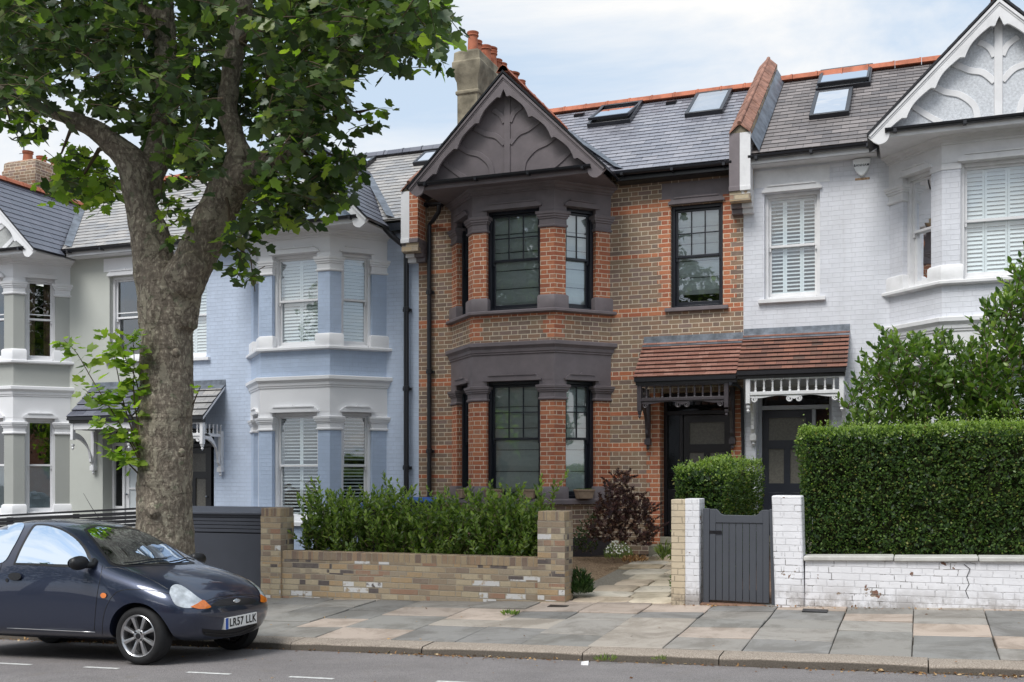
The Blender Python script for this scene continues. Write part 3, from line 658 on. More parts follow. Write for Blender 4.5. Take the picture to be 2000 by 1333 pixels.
def bay_gable(root, xf, c):
    sl = (APEX-GFOOT)/GH
    # bargeboards
    mb = MB(xf)
    L = math.hypot(GH, APEX-GFOOT)+0.06; ang = math.atan2(APEX-GFOOT, GH)
    for sg in (-1, 1):
        N = 120; rings = []
        dx, dz = math.cos(ang), -math.sin(ang); nx, nz = -math.sin(ang), -math.cos(ang)   # down the slope; inwards
        nsc = 4.5; tail = 0.26
        for i in range(N+1):
            s_ = L*i/N
            if s_ < L-tail:
                ph = (s_+0.25)/((L-tail+0.25)/nsc); fph = ph-math.floor(ph)
                e1 = min(1, fph/0.07); wd = 0.235-0.045*e1*e1*(3-2*e1)-0.038*math.sin(math.pi*min(1, fph*0.92+0.02))**0.8+0.045*max(0, (fph-0.55)/0.45)**1.7
            else:
                k = (s_-(L-tail))/tail; wd = 0.16+0.09*math.sin(math.pi*min(1.0, k*0.93+0.03))**0.8 if k < 0.97 else 0.12
            inner = (dx*s_+nx*wd, dz*s_+nz*wd); outer = (dx*s_, dz*s_)
            if inner[0] < 0: inner = (0.0, -wd/math.cos(ang)+0.0)
            rings.append((outer, inner))
        def pt(p, y): return (BC+sg*p[0], y, APEX+p[1])
        ys = (GY, GY+0.045); prev = None
        for (o_, i_) in rings:
            cur = [pt(o_, ys[0]), pt(i_, ys[0]), pt(i_, ys[1]), pt(o_, ys[1])]
            if prev:
                mb.face([prev[0], prev[1], cur[1], cur[0]]); mb.face([prev[1], prev[2], cur[2], cur[1]]); mb.face([prev[2], prev[3], cur[3], cur[2]]); mb.face([prev[3], prev[0], cur[0], cur[3]])
            prev = cur
        mb.face(prev)
        # moulded strips along the top edge
        for off0, off1, pr in ((0.0, 0.035, 0.022), (0.048, 0.060, 0.008)):
            P4 = [(nx*off0, nz*off0), (nx*off1, nz*off1)]
            ring0 = []; ring1 = []
            for a in P4:
                for y in (GY-pr, GY):
                    pass
            q = [(P4[0], GY-pr), (P4[1], GY-pr), (P4[1], GY+0.002), (P4[0], GY+0.002)]
            r0 = [pt((max(0, p[0]+0.0), p[1]-(0 if p[0] >= 0 else -p[0]*0-abs(p[0])*0)), y) for p, y in q]
            r0 = [pt((0.0, p[1]/abs(nz)*1.0/ (math.cos(ang)) * abs(nz) if False else -abs((off0 if k in (0, 3) else off1))/math.cos(ang)), y) for k, (p, y) in enumerate(q)]
            r1 = [pt((p[0]+dx*(L-0.02), p[1]+dz*(L-0.02)), y) for p, y in q]
            mb.loft([r0, r1])
    mb.build('bargeboard', c['barge'], root, smooth=30)
    # panel and its relief
    zb = 6.60
    mb = MB(xf); yp = GY+0.19; h = (APEX-0.02-zb); hw = h/sl
    mb.face([(BC-hw, yp, zb), (BC+hw, yp, zb), (BC, yp, zb+h)])
    pan = mb.build('gable_panel', c['panel'], root)
    mb = MB(xf); z0 = 6.70
    mb.box(BC-0.055, BC+0.055, yp-0.022, yp-0.002, z0-0.1, z0+1.5)
    for P_, wd in BRANCH:
        Q = smoothpts(P_)
        for sg in (-1, 1):
            rings = []
            for i, p in enumerate(Q):
                a = Q[max(0, i-1)]; b = Q[min(len(Q)-1, i+1)]; t = (b[0]-a[0], b[1]-a[1]); l = math.hypot(*t) or 1; nn = (-t[1]/l*wd/2, t[0]/l*wd/2)
                rings.append([(BC+sg*(p[0]+nn[0]), yp-0.018, z0+p[1]+nn[1]), (BC+sg*(p[0]-nn[0]), yp-0.018, z0+p[1]-nn[1]), (BC+sg*(p[0]-nn[0]), yp+0.002, z0+p[1]-nn[1]), (BC+sg*(p[0]+nn[0]), yp+0.002, z0+p[1]+nn[1])])
            mb.loft(rings)
    mb.build('curved_timber', c['relief'], pan, bevel=0.006)
    # gable roof slopes with real courses
    mb = MB(xf); LT = math.hypot(GH, APEX-GFOOT); n = round(LT/0.19)
    def yv(z): return min(EY+(z-EZ)/TANP, RY)+0.02
    for sg in (-1, 1):
        def cols(f, sg=sg):
            z = GFOOT-0.04+(APEX+0.03-GFOOT+0.04)*f; x = BC+sg*(GH+0.05)*(1-f)
            return ((x, GY-0.035, z+0.03), (x, max(yv(z), GY+0.8), z+0.03))
        roof_slope(mb, cols, n)
        # under layer closing the verge
        a0, a1 = cols(0); b0, b1 = cols(1); dn = Vector((0, 0, -0.035))
        mb.face([Vector(a0)+dn, Vector(a1)+dn, Vector(b1)+dn, Vector(b0)+dn], 1)
        mb.face([Vector(a0)+dn, Vector(b0)+dn, Vector(b0)+Vector((0, 0, 0.008)), Vector(a0)+Vector((0, 0, 0.008))], 1)
        mb.face([Vector(a0)+dn, Vector(a1)+dn, Vector(a1), Vector(a0)], 1)
    br = mb.build('bay_roof', [c['bayslate'], K['black']], root)
    mb = MB(xf); ridge_tiles(mb, (BC, GY-0.03, APEX+0.10), (BC, 19.75, APEX+0.10)); mb.build('ridge_tile', c['ridge'], br)
    # lead valleys
    mb = MB(xf)
    for sg in (-1, 1):
        A = Vector((BC+sg*GH, EY+0.02, EZ+0.045)); B = Vector((BC, EY+(APEX+0.03-EZ)/TANP, APEX+0.06)); w1 = 0.07
        mb.face([A+Vector((-w1*sg, -0.02, 0.02+0.03)), A+Vector((w1*sg*1.2, 0.02, 0.0)), B+Vector((w1*sg, 0.06, 0.03)), B+Vector((-w1*sg, -0.06, 0.03))])
    mb.build('valley_lead', K['lead'], br)
    # fascia, soffit and gutter under the gable
    mb = MB(xf)
    mb.box(BC-GH+0.10, BC+GH-0.10, GY+0.06, WY+0.1, 6.565, 6.60); mb.box(BC-GH+0.08, BC+GH-0.08, GY+0.045, GY+0.075, 6.53, 6.64)
    mb.build('soffit', c['soffit'], root, bevel=0.006)
    mb = MB(xf); halfround(mb, (BC-GH+0.16, GY+0.0, 6.655), (BC+GH-0.20, GY+0.0, 6.645))
    mb.build('gutter', K['blackpipe'], root, smooth=40)
def halfround(mb, a, b, r=0.056):
    a = Vector(a); b = Vector(b); n = 8; ring = []
    for c in (a, b):
        o = [c+Vector((0, math.cos(math.pi*k/n)*-r, -math.sin(math.pi*k/n)*r)) for k in range(n+1)]
        i = [c+Vector((0, math.cos(math.pi*k/n)*-(r-0.008), -math.sin(math.pi*k/n)*(r-0.008))) for k in range(n, -1, -1)]
        ring.append(o+i)
    mb.loft(ring)
    L = (b-a).length; m = max(1, int(L/0.9))
    for k in range(m+1):
        c = a+(b-a)*((k+0.15)/(m+0.3)); mb.box(c.x-0.022, c.x+0.022, c.y-r-0.008, c.y+r, c.z-r-0.010, c.z-0.02)
def porch(root, xf, c):
    a0, a1 = 4.23, 5.895; yt, zt, yb, zb = WY-0.01, 3.90, 17.0, 3.235
    n = c.get('pcourses', 9)
    mb = MB(xf)
    roof_slope(mb, lambda f: ((a0, yb+(yt-yb)*f, zb+(zt-zb)*f), (a1, yb+(yt-yb)*f, zb+(zt-zb)*f)), n, step=0.028)
    dn = 0.03
    mb.loft([[(a0+0.012, yb+0.01, zb-dn), (a1, yb+0.01, zb-dn), (a1, yb+0.01, zb+0.004), (a0+0.012, yb+0.01, zb+0.004)], [(a0+0.012, yt, zt-dn), (a1, yt, zt-dn), (a1, yt, zt+0.002), (a0+0.012, yt, zt+0.002)]], 1)
    pr = mb.build('porch', [c['ptile'], K['black']], root)
    mb = MB(xf)
    mb.loft([[(a0-0.0, WY-0.012, 3.90), (a1, WY-0.012, 3.90), (a1, WY-0.002, 4.0), (a0, WY-0.002, 4.0)], [(a0-0.0, WY-0.0, 3.90), (a1, WY-0.0, 3.90), (a1, WY+0.005, 4.0), (a0, WY+0.005, 4.0)]])
    mb.face([(a0, WY-0.012, 3.905), (a1, WY-0.012, 3.905), (a1, WY-0.13, 3.815), (a0, WY-0.13, 3.815)])
    mb.build('lead_flashing', K['lead'], pr)
    mb = MB(xf); mb.box(a0+0.03, a1, 17.05, 17.13, 3.12, 3.215); mb.box(a0+0.02, a1, 16.99, 17.05, 3.175, 3.21); mb.build('fascia', K['black'], pr)
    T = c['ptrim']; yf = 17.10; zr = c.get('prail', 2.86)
    mb = MB(xf)
    if c.get('spindles', True):
        mb.box(a0+0.10, a1-0.17, yf-0.03, yf+0.03, zr, zr+0.055); mb.box(a0+0.10, a1-0.17, yf-0.035, yf+0.035, 3.10, 3.13)
        mb.box(a0+0.05, a0+0.12, yf-0.04, yf+0.04, zr-0.16, 3.14); mb.box(a1-0.20, a1-0.13, yf-0.04, yf+0.04, zr-0.13, 3.14)
        # side rails back to the wall
        mb.box(a0+0.06, a0+0.11, yf+0.03, WY-0.01, zr, zr+0.055)
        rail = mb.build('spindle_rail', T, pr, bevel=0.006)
        xs = [(a0+0.12+(a1-0.20-a0-0.12)*(i+0.6)/10.2, yf) for i in range(10)]+[(a0+0.085, yf+0.10+i*0.12) for i in range(5)]
        h0, h1 = zr+0.055, 3.10; hh = h1-h0
        for k, (xx, yy) in enumerate(xs):
            m2 = MB(xf); m2.lathe((xx, yy, h0), [(0.020, 0), (0.020, hh*0.1), (0.012, hh*0.14), (0.019, hh*0.3), (0.011, hh*0.44), (0.016, hh*0.5), (0.011, hh*0.56), (0.019, hh*0.7), (0.012, hh*0.86), (0.020, hh*0.9), (0.020, hh)], 8)
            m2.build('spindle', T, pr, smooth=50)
        # scrolled apron under the rail
        m2 = MB(xf); aL, aR = a0+0.12, a1-0.20; mid_ = (aL+aR)/2
        for sg, xe in ((1, aL), (-1, aR)):
            W = mid_-aL; N = 30; prev = None
            for i in range(N+1):
                f = i/N; x = xe+sg*W*f
                th_ = 0.03+0.018*math.sin(f*math.pi*2.0+0.6)+0.03*max(0, f-0.85)/0.15
                cur = [(x, yf-0.012, zr), (x, yf-0.012, zr-th_), (x, yf+0.012, zr-th_), (x, yf+0.012, zr)]
                if prev: m2.loft([prev, cur])
                prev = cur
            for fx in ((0.085), (0.9)):
                x = xe+sg*W*fx; pth = []
                for k in range(26):
                    an = k/25*math.pi*3.1; r_ = 0.050*(1-k/30); pth.append((x+sg*(-1 if fx > 0.5 else 1)*math.sin(an)*r_, yf, zr-0.065+math.cos(an)*r_))
                m2.tube(pth, 0.013, 6)
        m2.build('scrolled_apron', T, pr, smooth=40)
    else:
        mb.box(a0+0.05, a1-0.1, yf-0.02, yf+0.02, 2.99, 3.14); mb.box(a0+0.05, a0+0.12, yf-0.04, yf+0.04, 2.78, 3.14)
        mb.face([(a0+0.07, yf, 2.99), (a0+0.07, WY, 2.99), (a0+0.07, WY, 3.85), (a0+0.07, yf, 3.2)])
        mb.build('boarded_front', T, pr, bevel=0.006)
    for xx in (a0+0.085, a1-0.165):
        m2 = MB(xf)
        m2.box(xx-0.035, xx+0.035, WY-0.085, WY, 2.24, 2.98 if xx < 5 else 3.1); m2.box(xx-0.05, xx+0.05, WY-0.11, WY, 2.17, 2.26); m2.lathe((xx, WY-0.055, 2.08), [(0.006, 0), (0.03, 0.03), (0.02, 0.06), (0.035, 0.09)], 8)
        N = 14; prev = None
        for i in range(N+1):
            an = math.pi/2*i/N; cy_, cz_ = yf+0.02, 2.32; R0 = WY-0.09-cy_
            y1_, z1_ = cy_+R0*math.sin(math.pi/2-an)*1.0, cz_+ (zr-0.02-cz_)*math.sin(an)
            y0_, z0_ = y1_-0.06*math.cos(an)-0.0, z1_-0.0+0.06*math.sin(an)
            cur = [(xx-0.025, y1_, z1_-0.03), (xx+0.025, y1_, z1_-0.03), (xx+0.025, y0_, z0_+0.03), (xx-0.025, y0_, z0_+0.03)]
            if prev: m2.loft([prev, cur])
            prev = cur
        m2.lathe((xx, yf, zr-0.28), [(0.004, 0), (0.028, 0.035), (0.016, 0.06), (0.034, 0.085), (0.034, 0.12)], 8)
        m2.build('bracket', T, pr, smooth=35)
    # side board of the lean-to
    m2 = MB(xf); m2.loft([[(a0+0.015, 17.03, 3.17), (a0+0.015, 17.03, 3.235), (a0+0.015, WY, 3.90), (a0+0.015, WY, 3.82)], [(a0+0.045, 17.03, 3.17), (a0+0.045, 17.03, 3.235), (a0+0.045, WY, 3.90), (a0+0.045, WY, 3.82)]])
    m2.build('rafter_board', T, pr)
def quoin(mb, x, z0, z1, side, Y, w1=0.235, w2=0.175, mi=0):
    """toothed strip of red brick beside an opening; side +1 grows to +x"""
    r0 = math.floor(z0/0.0762); r1 = math.ceil(z1/0.0762)
    for r in range(r0, r1):
        a, b = max(z0, r*0.0762), min(z1, (r+1)*0.0762)
        if b-a < 0.004: continue
        w_ = w1 if r % 2 == 0 else w2
        xs = sorted((x, x+side*w_)); mb.face([(xs[0], Y, a), (xs[1], Y, a), (xs[1], Y, b), (xs[0], Y, b)], mi)
def house(name, X0, flip, dz, label, c):
    xf = (lambda p: (X0-p[0], p[1], p[2]+dz)) if flip else (lambda p: (X0+p[0], p[1], p[2]+dz))
    bx = X0+(-2.95 if flip else 2.95)
    root = thing(name, (bx, WY, dz+0.2), label, 'house')
    W = 5.9; DOOR = (4.51, 5.70, 0.62, 3.05); FW = (4.69, 5.565, 4.46, 6.185)
    fz = [1.254, 4.455]
    # --- shell
    mb = MB(xf)
    wall_with_holes(mb, 0, W, -0.4, 6.78, [FW, DOOR, (BAY[0][0]+0.02, BAY[3][0]-0.02, 1.2, 6.5, 'open')], WY, 0)
    mb.face([(0, 24.0, -0.4), (0, WY, -0.4), (0, WY, 6.78), (0, 24, 6.78)], 1); mb.face([(W, WY, -0.4), (W, 24.0, -0.4), (W, 24, 6.78), (W, WY, 6.78)], 1)
    mb.face([(0, 24, -0.4), (W, 24, -0.4), (W, 24, 6.8), (0, 24, 6.8)], 1)
    mb.face([(0, WY+0.15, 3.6), (W, WY+0.15, 3.6), (W, 24, 3.6), (0, 24, 3.6)], 1)
    mb.face([(0.1, 20.6, -0.4), (W-0.1, 20.6, -0.4), (W-0.1, 20.6, 6.8), (0.1, 20.6, 6.8)], 1)
    mb.build('wall', [c['wall'], K['dark']], root)
    # --- bay
    mb = MB(xf)
    solid(mb, -0.4, 0.60, 0.012); mb.build('plinth', K['plinth'], root)
    mb = MB(xf); solid(mb, 0.60, 1.17, 0.0); mb.build('bay_wall', c['baywall'], root)
    mb = MB(xf); solid(mb, 3.915, 4.395, 0.0); bwl = mb.build('bay_wall', c['baywall'], root)
    if c.get('bands'):
        mb = MB(xf); solid(mb, 57*0.0762, 57*0.0762+0.0762, 0.003); mb.build('red_band', K['red'], bwl)
    for i in (1, 2):
        if c.get('redcorner'):
            mb = MB(xf)
            for r in range(52, 57):
                w_ = 0.20 if r % 2 else 0.14
                Cc = bayoff(0.003)[i]; dA = BD[i-1][0]; dB = BD[i][0]
                pA = (Cc[0]-dA[0]*w_, Cc[1]-dA[1]*w_); pB = (Cc[0]+dB[0]*(0.34-w_), Cc[1]+dB[1]*(0.34-w_))
                z0, z1 = r*0.0762, (r+1)*0.0762
                mb.face([(pA[0], pA[1], z0), (Cc[0], Cc[1], z0), (Cc[0], Cc[1], z1), (pA[0], pA[1], z1)]); mb.face([(Cc[0], Cc[1], z0), (pB[0], pB[1], z0), (pB[0], pB[1], z1), (Cc[0], Cc[1], z1)])
            mb.build('red_quoin', K['red'], bwl)
    for fl in (0, 1):
        zs, zbt, zcb, zct = ((1.254, 1.467, 2.92, 3.18), (4.45, 4.69, 5.815, 6.09))[fl]
        for i in range(4):
            nocap = c.get('plainpier') and fl == 1 and i in (1, 2)
            mb = MB(xf); pierloft(mb, i, [(0, zs), (0, zct+0.10)], 0)
            pr_ = mb.build('bay_pier', c['pier'], root)
            mb = MB(xf)
            pierloft(mb, i, [(0.040, zs), (0.040, zbt-0.03), (0.015, zbt)]); 
            mb.build('pier_base', c['trim'], pr_, bevel=0.004)
            if not nocap:
                mb = MB(xf)
                h = zct-zcb
                pierloft(mb, i, [(0.018, zcb), (0.030, zcb+0.015), (0.030, zcb+0.035), (0.012, zcb+0.05), (0.012, zcb+h*0.5), (0.030, zcb+h*0.54), (0.030, zcb+h*0.62), (0.048, zcb+h*0.66), (0.048, zcb+h*0.76), (0.062, zcb+h*0.80), (0.066, zct-0.012), (0.03, zct)])
                mb.build('pier_capital', c['trim'], pr_)
    mb = MB(xf)
    profile(mb, [(0.0, 1.168), (0.085, 1.170), (0.085, 1.235), (0.070, 1.256), (0.0, 1.262)])
    sill_p = mb.build('sill_course', c['trim'], root)
    mb = MB(xf)
    profile(mb, [(0.0, 4.385), (0.02, 4.387), (0.075, 4.397), (0.09, 4.405), (0.09, 4.44), (0.075, 4.456), (0.0, 4.46)])
    mb.build('sill_course', c['trim'], root)
    # GF entablature: lintel with notches over the windows
    for fl, (zl, zt) in enumerate(((3.255, 3.72), (6.175, 6.50))):
        mb = MB(xf)
        solid(mb, zl, zt, 0.012)
        for i in (1, 2):
            pierloft(mb, i, [(0.012, (3.175, 6.085)[fl]), (0.012, zl+0.004)])
        for i in (0, 3): pierloft(mb, i, [(0.012, (3.175, 6.085)[fl]), (0.012, zl+0.004)])
        for k in range(3):
            u0, u1 = ((SL-OPEN_S[1], SL-OPEN_S[0]), OPEN_F, OPEN_S)[k]
            d, n = BD[k][0], BN[k]; p = BAY[k]; o = (p[0]+d[0]*u0+n[0]*0.014, p[1]+d[1]*u0+n[1]*0.014)
            label_mould(mb, o, d, n, u1-u0, zl+0.002)
        if fl == 0: profile(mb, [(0.012, 3.70), (0.03, 3.715), (0.03, 3.735), (0.045, 3.75), (0.05, 3.80), (0.075, 3.83), (0.095, 3.85), (0.095, 3.905), (0.08, 3.915), (0.0, 3.925)])
        else: profile(mb, [(0.012, 6.44), (0.03, 6.45), (0.03, 6.475), (0.05, 6.49), (0.06, 6.52), (0.09, 6.54), (0.10, 6.566)])
        mb.build('entablature', c['trim'], root, bevel=None)
        for k in range(3):
            u0, u1 = ((SL-OPEN_S[1], SL-OPEN_S[0]), OPEN_F, OPEN_S)[k]
            d, n = BD[k][0], BN[k]; p = BAY[k]
            cc = dict(c['win']); cc.update(c.get('win%d%d' % (fl, k), {}))
            if k != 1 and cc.get('bars') == 3: cc['bars'] = 2
            if k != 1 and cc.get('panels'): cc['panels'] = cc.get('panels_side', 1)
            window(root, xf, (p[0]+d[0]*u0, p[1]+d[1]*u0), d, n, u1-u0, (1.262, 4.46)[fl], zl, cc)
    # --- first floor window over the door
    cc = dict(c['win']); cc.update(c.get('winF', {}))
    wn = window(root, xf, (FW[0], WY), (1, 0), (0, -1), FW[1]-FW[0], FW[2], FW[3], cc)
    mb = MB(xf); mb.box(FW[0]-0.09, FW[1]+0.09, WY-0.07, WY+0.09, FW[2]-0.065, FW[2]-0.002); mb.build('window_sill', c['trim'], wn, bevel=0.006)
    mb = MB(xf); lx1 = 5.88
    if c.get('lintel', True): mb.box(FW[0]-0.15, lx1 if c.get('widelintel') else FW[1]+0.15, WY-0.006, WY+0.05, 6.29, 6.56)
    mb.box(FW[0], FW[1], WY-0.006, WY+0.05, 6.187, 6.29)
    label_mould(mb, (FW[0], WY-0.006), (1, 0), (0, -1), FW[1]-FW[0], 6.192); mb.build('lintel', c['trim'], root)
    # --- red dressings
    if c.get('bands'):
        mb = MB(xf); yq = WY-0.003
        xa, xb = BAY[3][0], W; xl = BAY[0][0]
        holes = [FW, DOOR]
        for r, nr in ((21, 1), (35, 1), (27, 2), (43, 2), (57, 2), (70, 1), (80, 2)):
            z0, z1 = r*0.0762, (r+nr)*0.0762
            segs = [(0.001, xl), (xa+0.002, W-0.001)]
            for (a, b) in segs:
                cuts = [(a, b)]
                for h in (FW, (DOOR[0], DOOR[1], 0, 3.05), (FW[0]-0.155, W, 6.18, 6.6), (FW[0]-0.09, FW[1]+0.09, 4.38, 4.47)):
                    nc = []
                    for (p, q) in cuts:
                        if h[2] < z1 and h[3] > z0 and h[0] < q and h[1] > p:
                            if h[0] > p: nc.append((p, h[0]))
                            if h[1] < q: nc.append((h[1], q))
                        else: nc.append((p, q))
                    cuts = nc
                for (p, q) in cuts: mb = MB(xf); mb.face([(p, yq, z0), (q, yq, z0), (q, yq, z1), (p, yq, z1)]); mb.build('red_band', K['red'], root)
        yq = WY-0.005
        for ar in ((FW[0], 4.46, 6.29, -1, yq, 0.225, 0.16), (FW[1], 4.46, 6.29, 1, yq, 0.225, 0.13), (DOOR[0], 0.5, 3.05, -1, yq, 0.235, 0.175), (DOOR[1], 0.5, 3.05, 1, yq, 0.198, 0.198)): mb = MB(xf); quoin(mb, *ar); mb.build('red_quoin', K['red'], root)
        mb = MB(xf)
        mb.face([(DOOR[0]-0.003, WY-0.005, 0.5), (DOOR[0]+0.003, WY+0.33, 0.5), (DOOR[0]+0.003, WY+0.33, 3.05), (DOOR[0]+0.003, WY-0.005, 3.05)]); mb.face([(DOOR[1]-0.003, WY+0.33, 0.5), (DOOR[1]-0.003, WY-0.005, 0.5), (DOOR[1]-0.003, WY-0.005, 3.05), (DOOR[1]-0.003, WY+0.33, 3.05)])
        mb.build('door_reveal', K['red'], root)
    # --- main roof
    mb = MB(xf); n = 21
    roof_slope(mb, lambda f: ((0.0, EY+(RY-EY)*f, EZ+(RZ-EZ)*f), (W, EY+(RY-EY)*f, EZ+(RZ-EZ)*f)), n)
    mb.face([(0, RY, RZ), (W, RY, RZ), (W, 24.1, EZ), (0, 24.1, EZ)]); mb.face([(0, EY, EZ-0.02), (W, EY, EZ-0.02), (W, EY+0.4, EZ+0.2), (0, EY+0.4, EZ+0.2)])
    rf = mb.build('roof', c['slate'], root)
    mb = MB(xf); ridge_tiles(mb, (0, RY, RZ+0.08), (W, RY, RZ+0.08), r=0.095); mb.build('ridge_tile', c['ridge'], rf)
    bay_gable(root, xf, c)
    mb = MB(xf); xe = BC+GH-0.05; xs = xe if True else 0
    mb.box(xe, W, EY+0.03, WY+0.01, 6.60, 6.64); mb.box(xe, W, EY+0.045, EY+0.075, 6.60, 6.73)
    mb.build('eaves_board', c['eaves'], root, bevel=0.004)
    mb = MB(xf); halfround(mb, (xe+0.0, EY-0.02, 6.735), (W-0.13, EY-0.02, 6.72)); mb.build('gutter', K['blackpipe'], root, smooth=40)
    mb = MB(xf); halfround(mb, (0.14, EY+0.25, 6.62), (BC-GH+0.1, EY+0.25, 6.60)); mb.build('gutter', K['blackpipe'], root, smooth=40)
    porch(root, xf, c)
    return root, xf, rf
def rooflight(rf, xf, a0, a1, f0, f1, opened=0.0, frame='blackpipe'):
    """rooflight lying on the main slope; f = fraction up the slope"""
    L = math.hypot(RY-EY, RZ-EZ); U = Vector((0, (RY-EY)/L, (RZ-EZ)/L)); Nn = Vector((0, -U.z, U.y)); E = Vector((0, EY, EZ))
    f0 *= L; f1 *= L
    def P(a, s, h): p = E+U*s+Nn*h; return (a, p.y, p.z)
    mb = MB(xf); fw = 0.07
    def bx(a, b, s0, s1, h0, h1, g=lambda s, h: (s, h)):
        mb.loft([[P(a, *g(s0, h0)), P(b, *g(s0, h0)), P(b, *g(s1, h0)), P(a, *g(s1, h0))], [P(a, *g(s0, h1)), P(b, *g(s0, h1)), P(b, *g(s1, h1)), P(a, *g(s1, h1))]])
    bx(a0, a1, f0, f0+fw, 0, 0.09); bx(a0, a1, f1-fw, f1, 0, 0.09); bx(a0, a0+fw, f0+fw, f1-fw, 0, 0.09); bx(a1-fw, a1, f0+fw, f1-fw, 0, 0.09)
    o = mb.build('rooflight', K[frame], rf, bevel=0.008)
    mid = f0+(f1-f0)*0.55; ca, sa = math.cos(opened), math.sin(opened)
    def g(s, h): ds, dh = s-mid, h-0.07; return (mid+ds*ca+dh*sa, 0.07-ds*sa+dh*ca)
    mb = MB(xf); i = 0.03
    if opened: 
        bx(a0+i, a1-i, f0+i, f0+fw+i, 0.07, 0.12, g); bx(a0+i, a1-i, f1-fw-i, f1-i, 0.07, 0.12, g); bx(a0+i, a0+fw, f0+fw, f1-fw, 0.07, 0.12, g); bx(a1-fw, a1-i, f0+fw, f1-fw, 0.07, 0.12, g)
        mb.build('rooflight_sash', K[frame], o)
    mb = MB(xf); hh = 0.10 if opened else 0.082
    mb.face([P(a, *g(s, hh)) for a, s in ((a0+fw-0.01, f0+fw-0.01), (a1-fw+0.01, f0+fw-0.01), (a1-fw+0.01, f1-fw+0.01), (a0+fw-0.01, f1-fw+0.01))])
    mb.build('glass_pane', K['skyglass'], o)
    mb = MB(xf); mb.face([P(a, s, 0.018) for a, s in ((a0+fw, f0+fw), (a1-fw, f0+fw), (a1-fw, f1-fw), (a0+fw, f1-fw))]); mb.build('light_well', K['shutter'] if not opened else K['dark'], o)
def party_parapet(root, X, dz, dzl, frontl, frontr, side, kneeler):
    """raised party wall with tiled coping; built in world coordinates"""
    w_ = 0.165; mb = MB()
    up = 0.42
    def rz(Y): return EZ+dz+(Y-EY)*TANP
    y0 = 17.36
    pr = [(y0, 6.05+dz), (y0, rz(y0)+up), (RY+0.05, rz(RY)+up), (RY+0.05, 6.0+dz)]
    mb.loft([[(X-w_, y, z) for y, z in pr], [(X+w_, y, z) for y, z in pr]], 0)
    o = mb.build('party_parapet', side, root)
    mb = MB()
    mb.box(X-w_-0.004, X-0.001, y0-0.02, y0+0.3, 6.28+dz, rz(y0)+up-0.02, 0); mb.box(X+0.001, X+w_+0.004, y0-0.02, y0+0.3, 6.28+dz, rz(y0)+up-0.02, 1)
    mb.build('parapet_front', [frontl, frontr], o)
    for (xa, xb, m) in ((X-w_-0.01, X-0.001, kneeler[0]), (X+0.001, X+w_+0.01, kneeler[1])):
        mb = MB()
        for k, (za, zb, yy) in enumerate(((6.20, 6.28, 17.33), (6.12, 6.20, 17.40), (6.05, 6.12, 17.47), (5.98, 6.05, 17.54), (5.90, 5.98, 17.62))): mb.box(xa, xb, yy, 17.75, za+dz, zb+dz)
        mb.build('kneeler', m, o, bevel=0.008)
    # coping: tiles leaning both ways
    L = math.hypot(RY-y0, rz(RY)-rz(y0)); n = 9
    for sg in (-1, 1):
        mb = MB()
        for i in range(n):
            f0, f1 = i/n, (i+1)/n-0.004
            a = Vector((X, y0-0.05+(RY+0.07-y0)*f0, rz(y0)+up-0.03+(rz(RY)-rz(y0))*f0)); b = Vector((X, y0-0.05+(RY+0.07-y0)*f1, rz(y0)+up-0.03+(rz(RY)-rz(y0))*f1))
            s_ = Vector((sg, 0, 0)); t = 0.024
            for (p, q, th) in ((a, b, t),):
                A = [p+Vector((0, 0, 0.145)), p+s_*0.165+Vector((0, 0, 0.0)), p+s_*0.165+Vector((0, 0, t)), p+Vector((0, 0, 0.145+t*1.5))]
                Bq = [q+Vector((0, 0, 0.135)), q+s_*0.165+Vector((0, 0, -0.012)), q+s_*0.165+Vector((0, 0, t-0.012)), q+Vector((0, 0, 0.135+t*1.5))]
                mb.loft([A, Bq])
        mb.build('coping_tile', K['terra2'], o)
    mb = MB(); mb.tube([(X, y0-0.06, rz(y0)+up+0.125), (X, RY+0.05, rz(RY)+up+0.125)], 0.035, 8); mb.build('coping_ridge', K['terra2'], o, smooth=50)
    mb = MB(); mb.face([(X-w_, y0-0.01, rz(y0)+up-0.03), (X+w_, y0-0.01, rz(y0)+up-0.03), (X, y0-0.01, rz(y0)+up+0.12)]); mb.build('parapet_cap', K['stoneflue'], o)
    return o
WIN_DARK = dict(frame=K['sash'], bars=3, blind='roman')
brick = dict(wall=K['brown'], baywall=K['brown'], pier=K['red'], trim=K['plum'], barge=K['plum'], panel=K['plum'], relief=K['plum'], soffit=K['plum'], eaves=K['black'],
    slate=K['slate'], bayslate=K['slate2'], ridge=K['terra'], win=WIN_DARK, winF=dict(drop=0.25), bands=True, redcorner=True, widelintel=True, ptile=K['tile'], ptrim=K['plumshade'])
white = dict(wall=K['wwhite'], baywall=K['wwhite'], pier=K['wwhite'], trim=K['oldwhite'], barge=K['oldwhite'], panel=K['rough'], relief=K['oldwhite'], soffit=K['oldwhite'], eaves=K['oldwhite'],
    slate=K['slateold'], bayslate=K['slateold'], ridge=K['terra'], win=dict(frame=K['oldwhite'], blind='shutter', panels=3, panels_side=1, tilt=1.15), winF=dict(panels=3, tilt=0.55), plainpier=True, ptile=K['tileold'], ptrim=K['oldwhite'])
blue = dict(wall=K['wblue'], baywall=K['pblue'], pier=K['pblue'], trim=K['white'], barge=K['white'], panel=K['bluepanel'], relief=K['white'], soffit=K['white'], eaves=K['white'],
    slate=K['slate3'], bayslate=K['slate2'], ridge=K['slate2'], win=dict(frame=K['white'], blind='shutter', panels=2, panels_side=1, tilt=1.1), win01=dict(tilt=0.35), win00=dict(tilt=0.35), win02=dict(tilt=0.35), ptile=K['slate3'], ptrim=K['white'], pcourses=5)
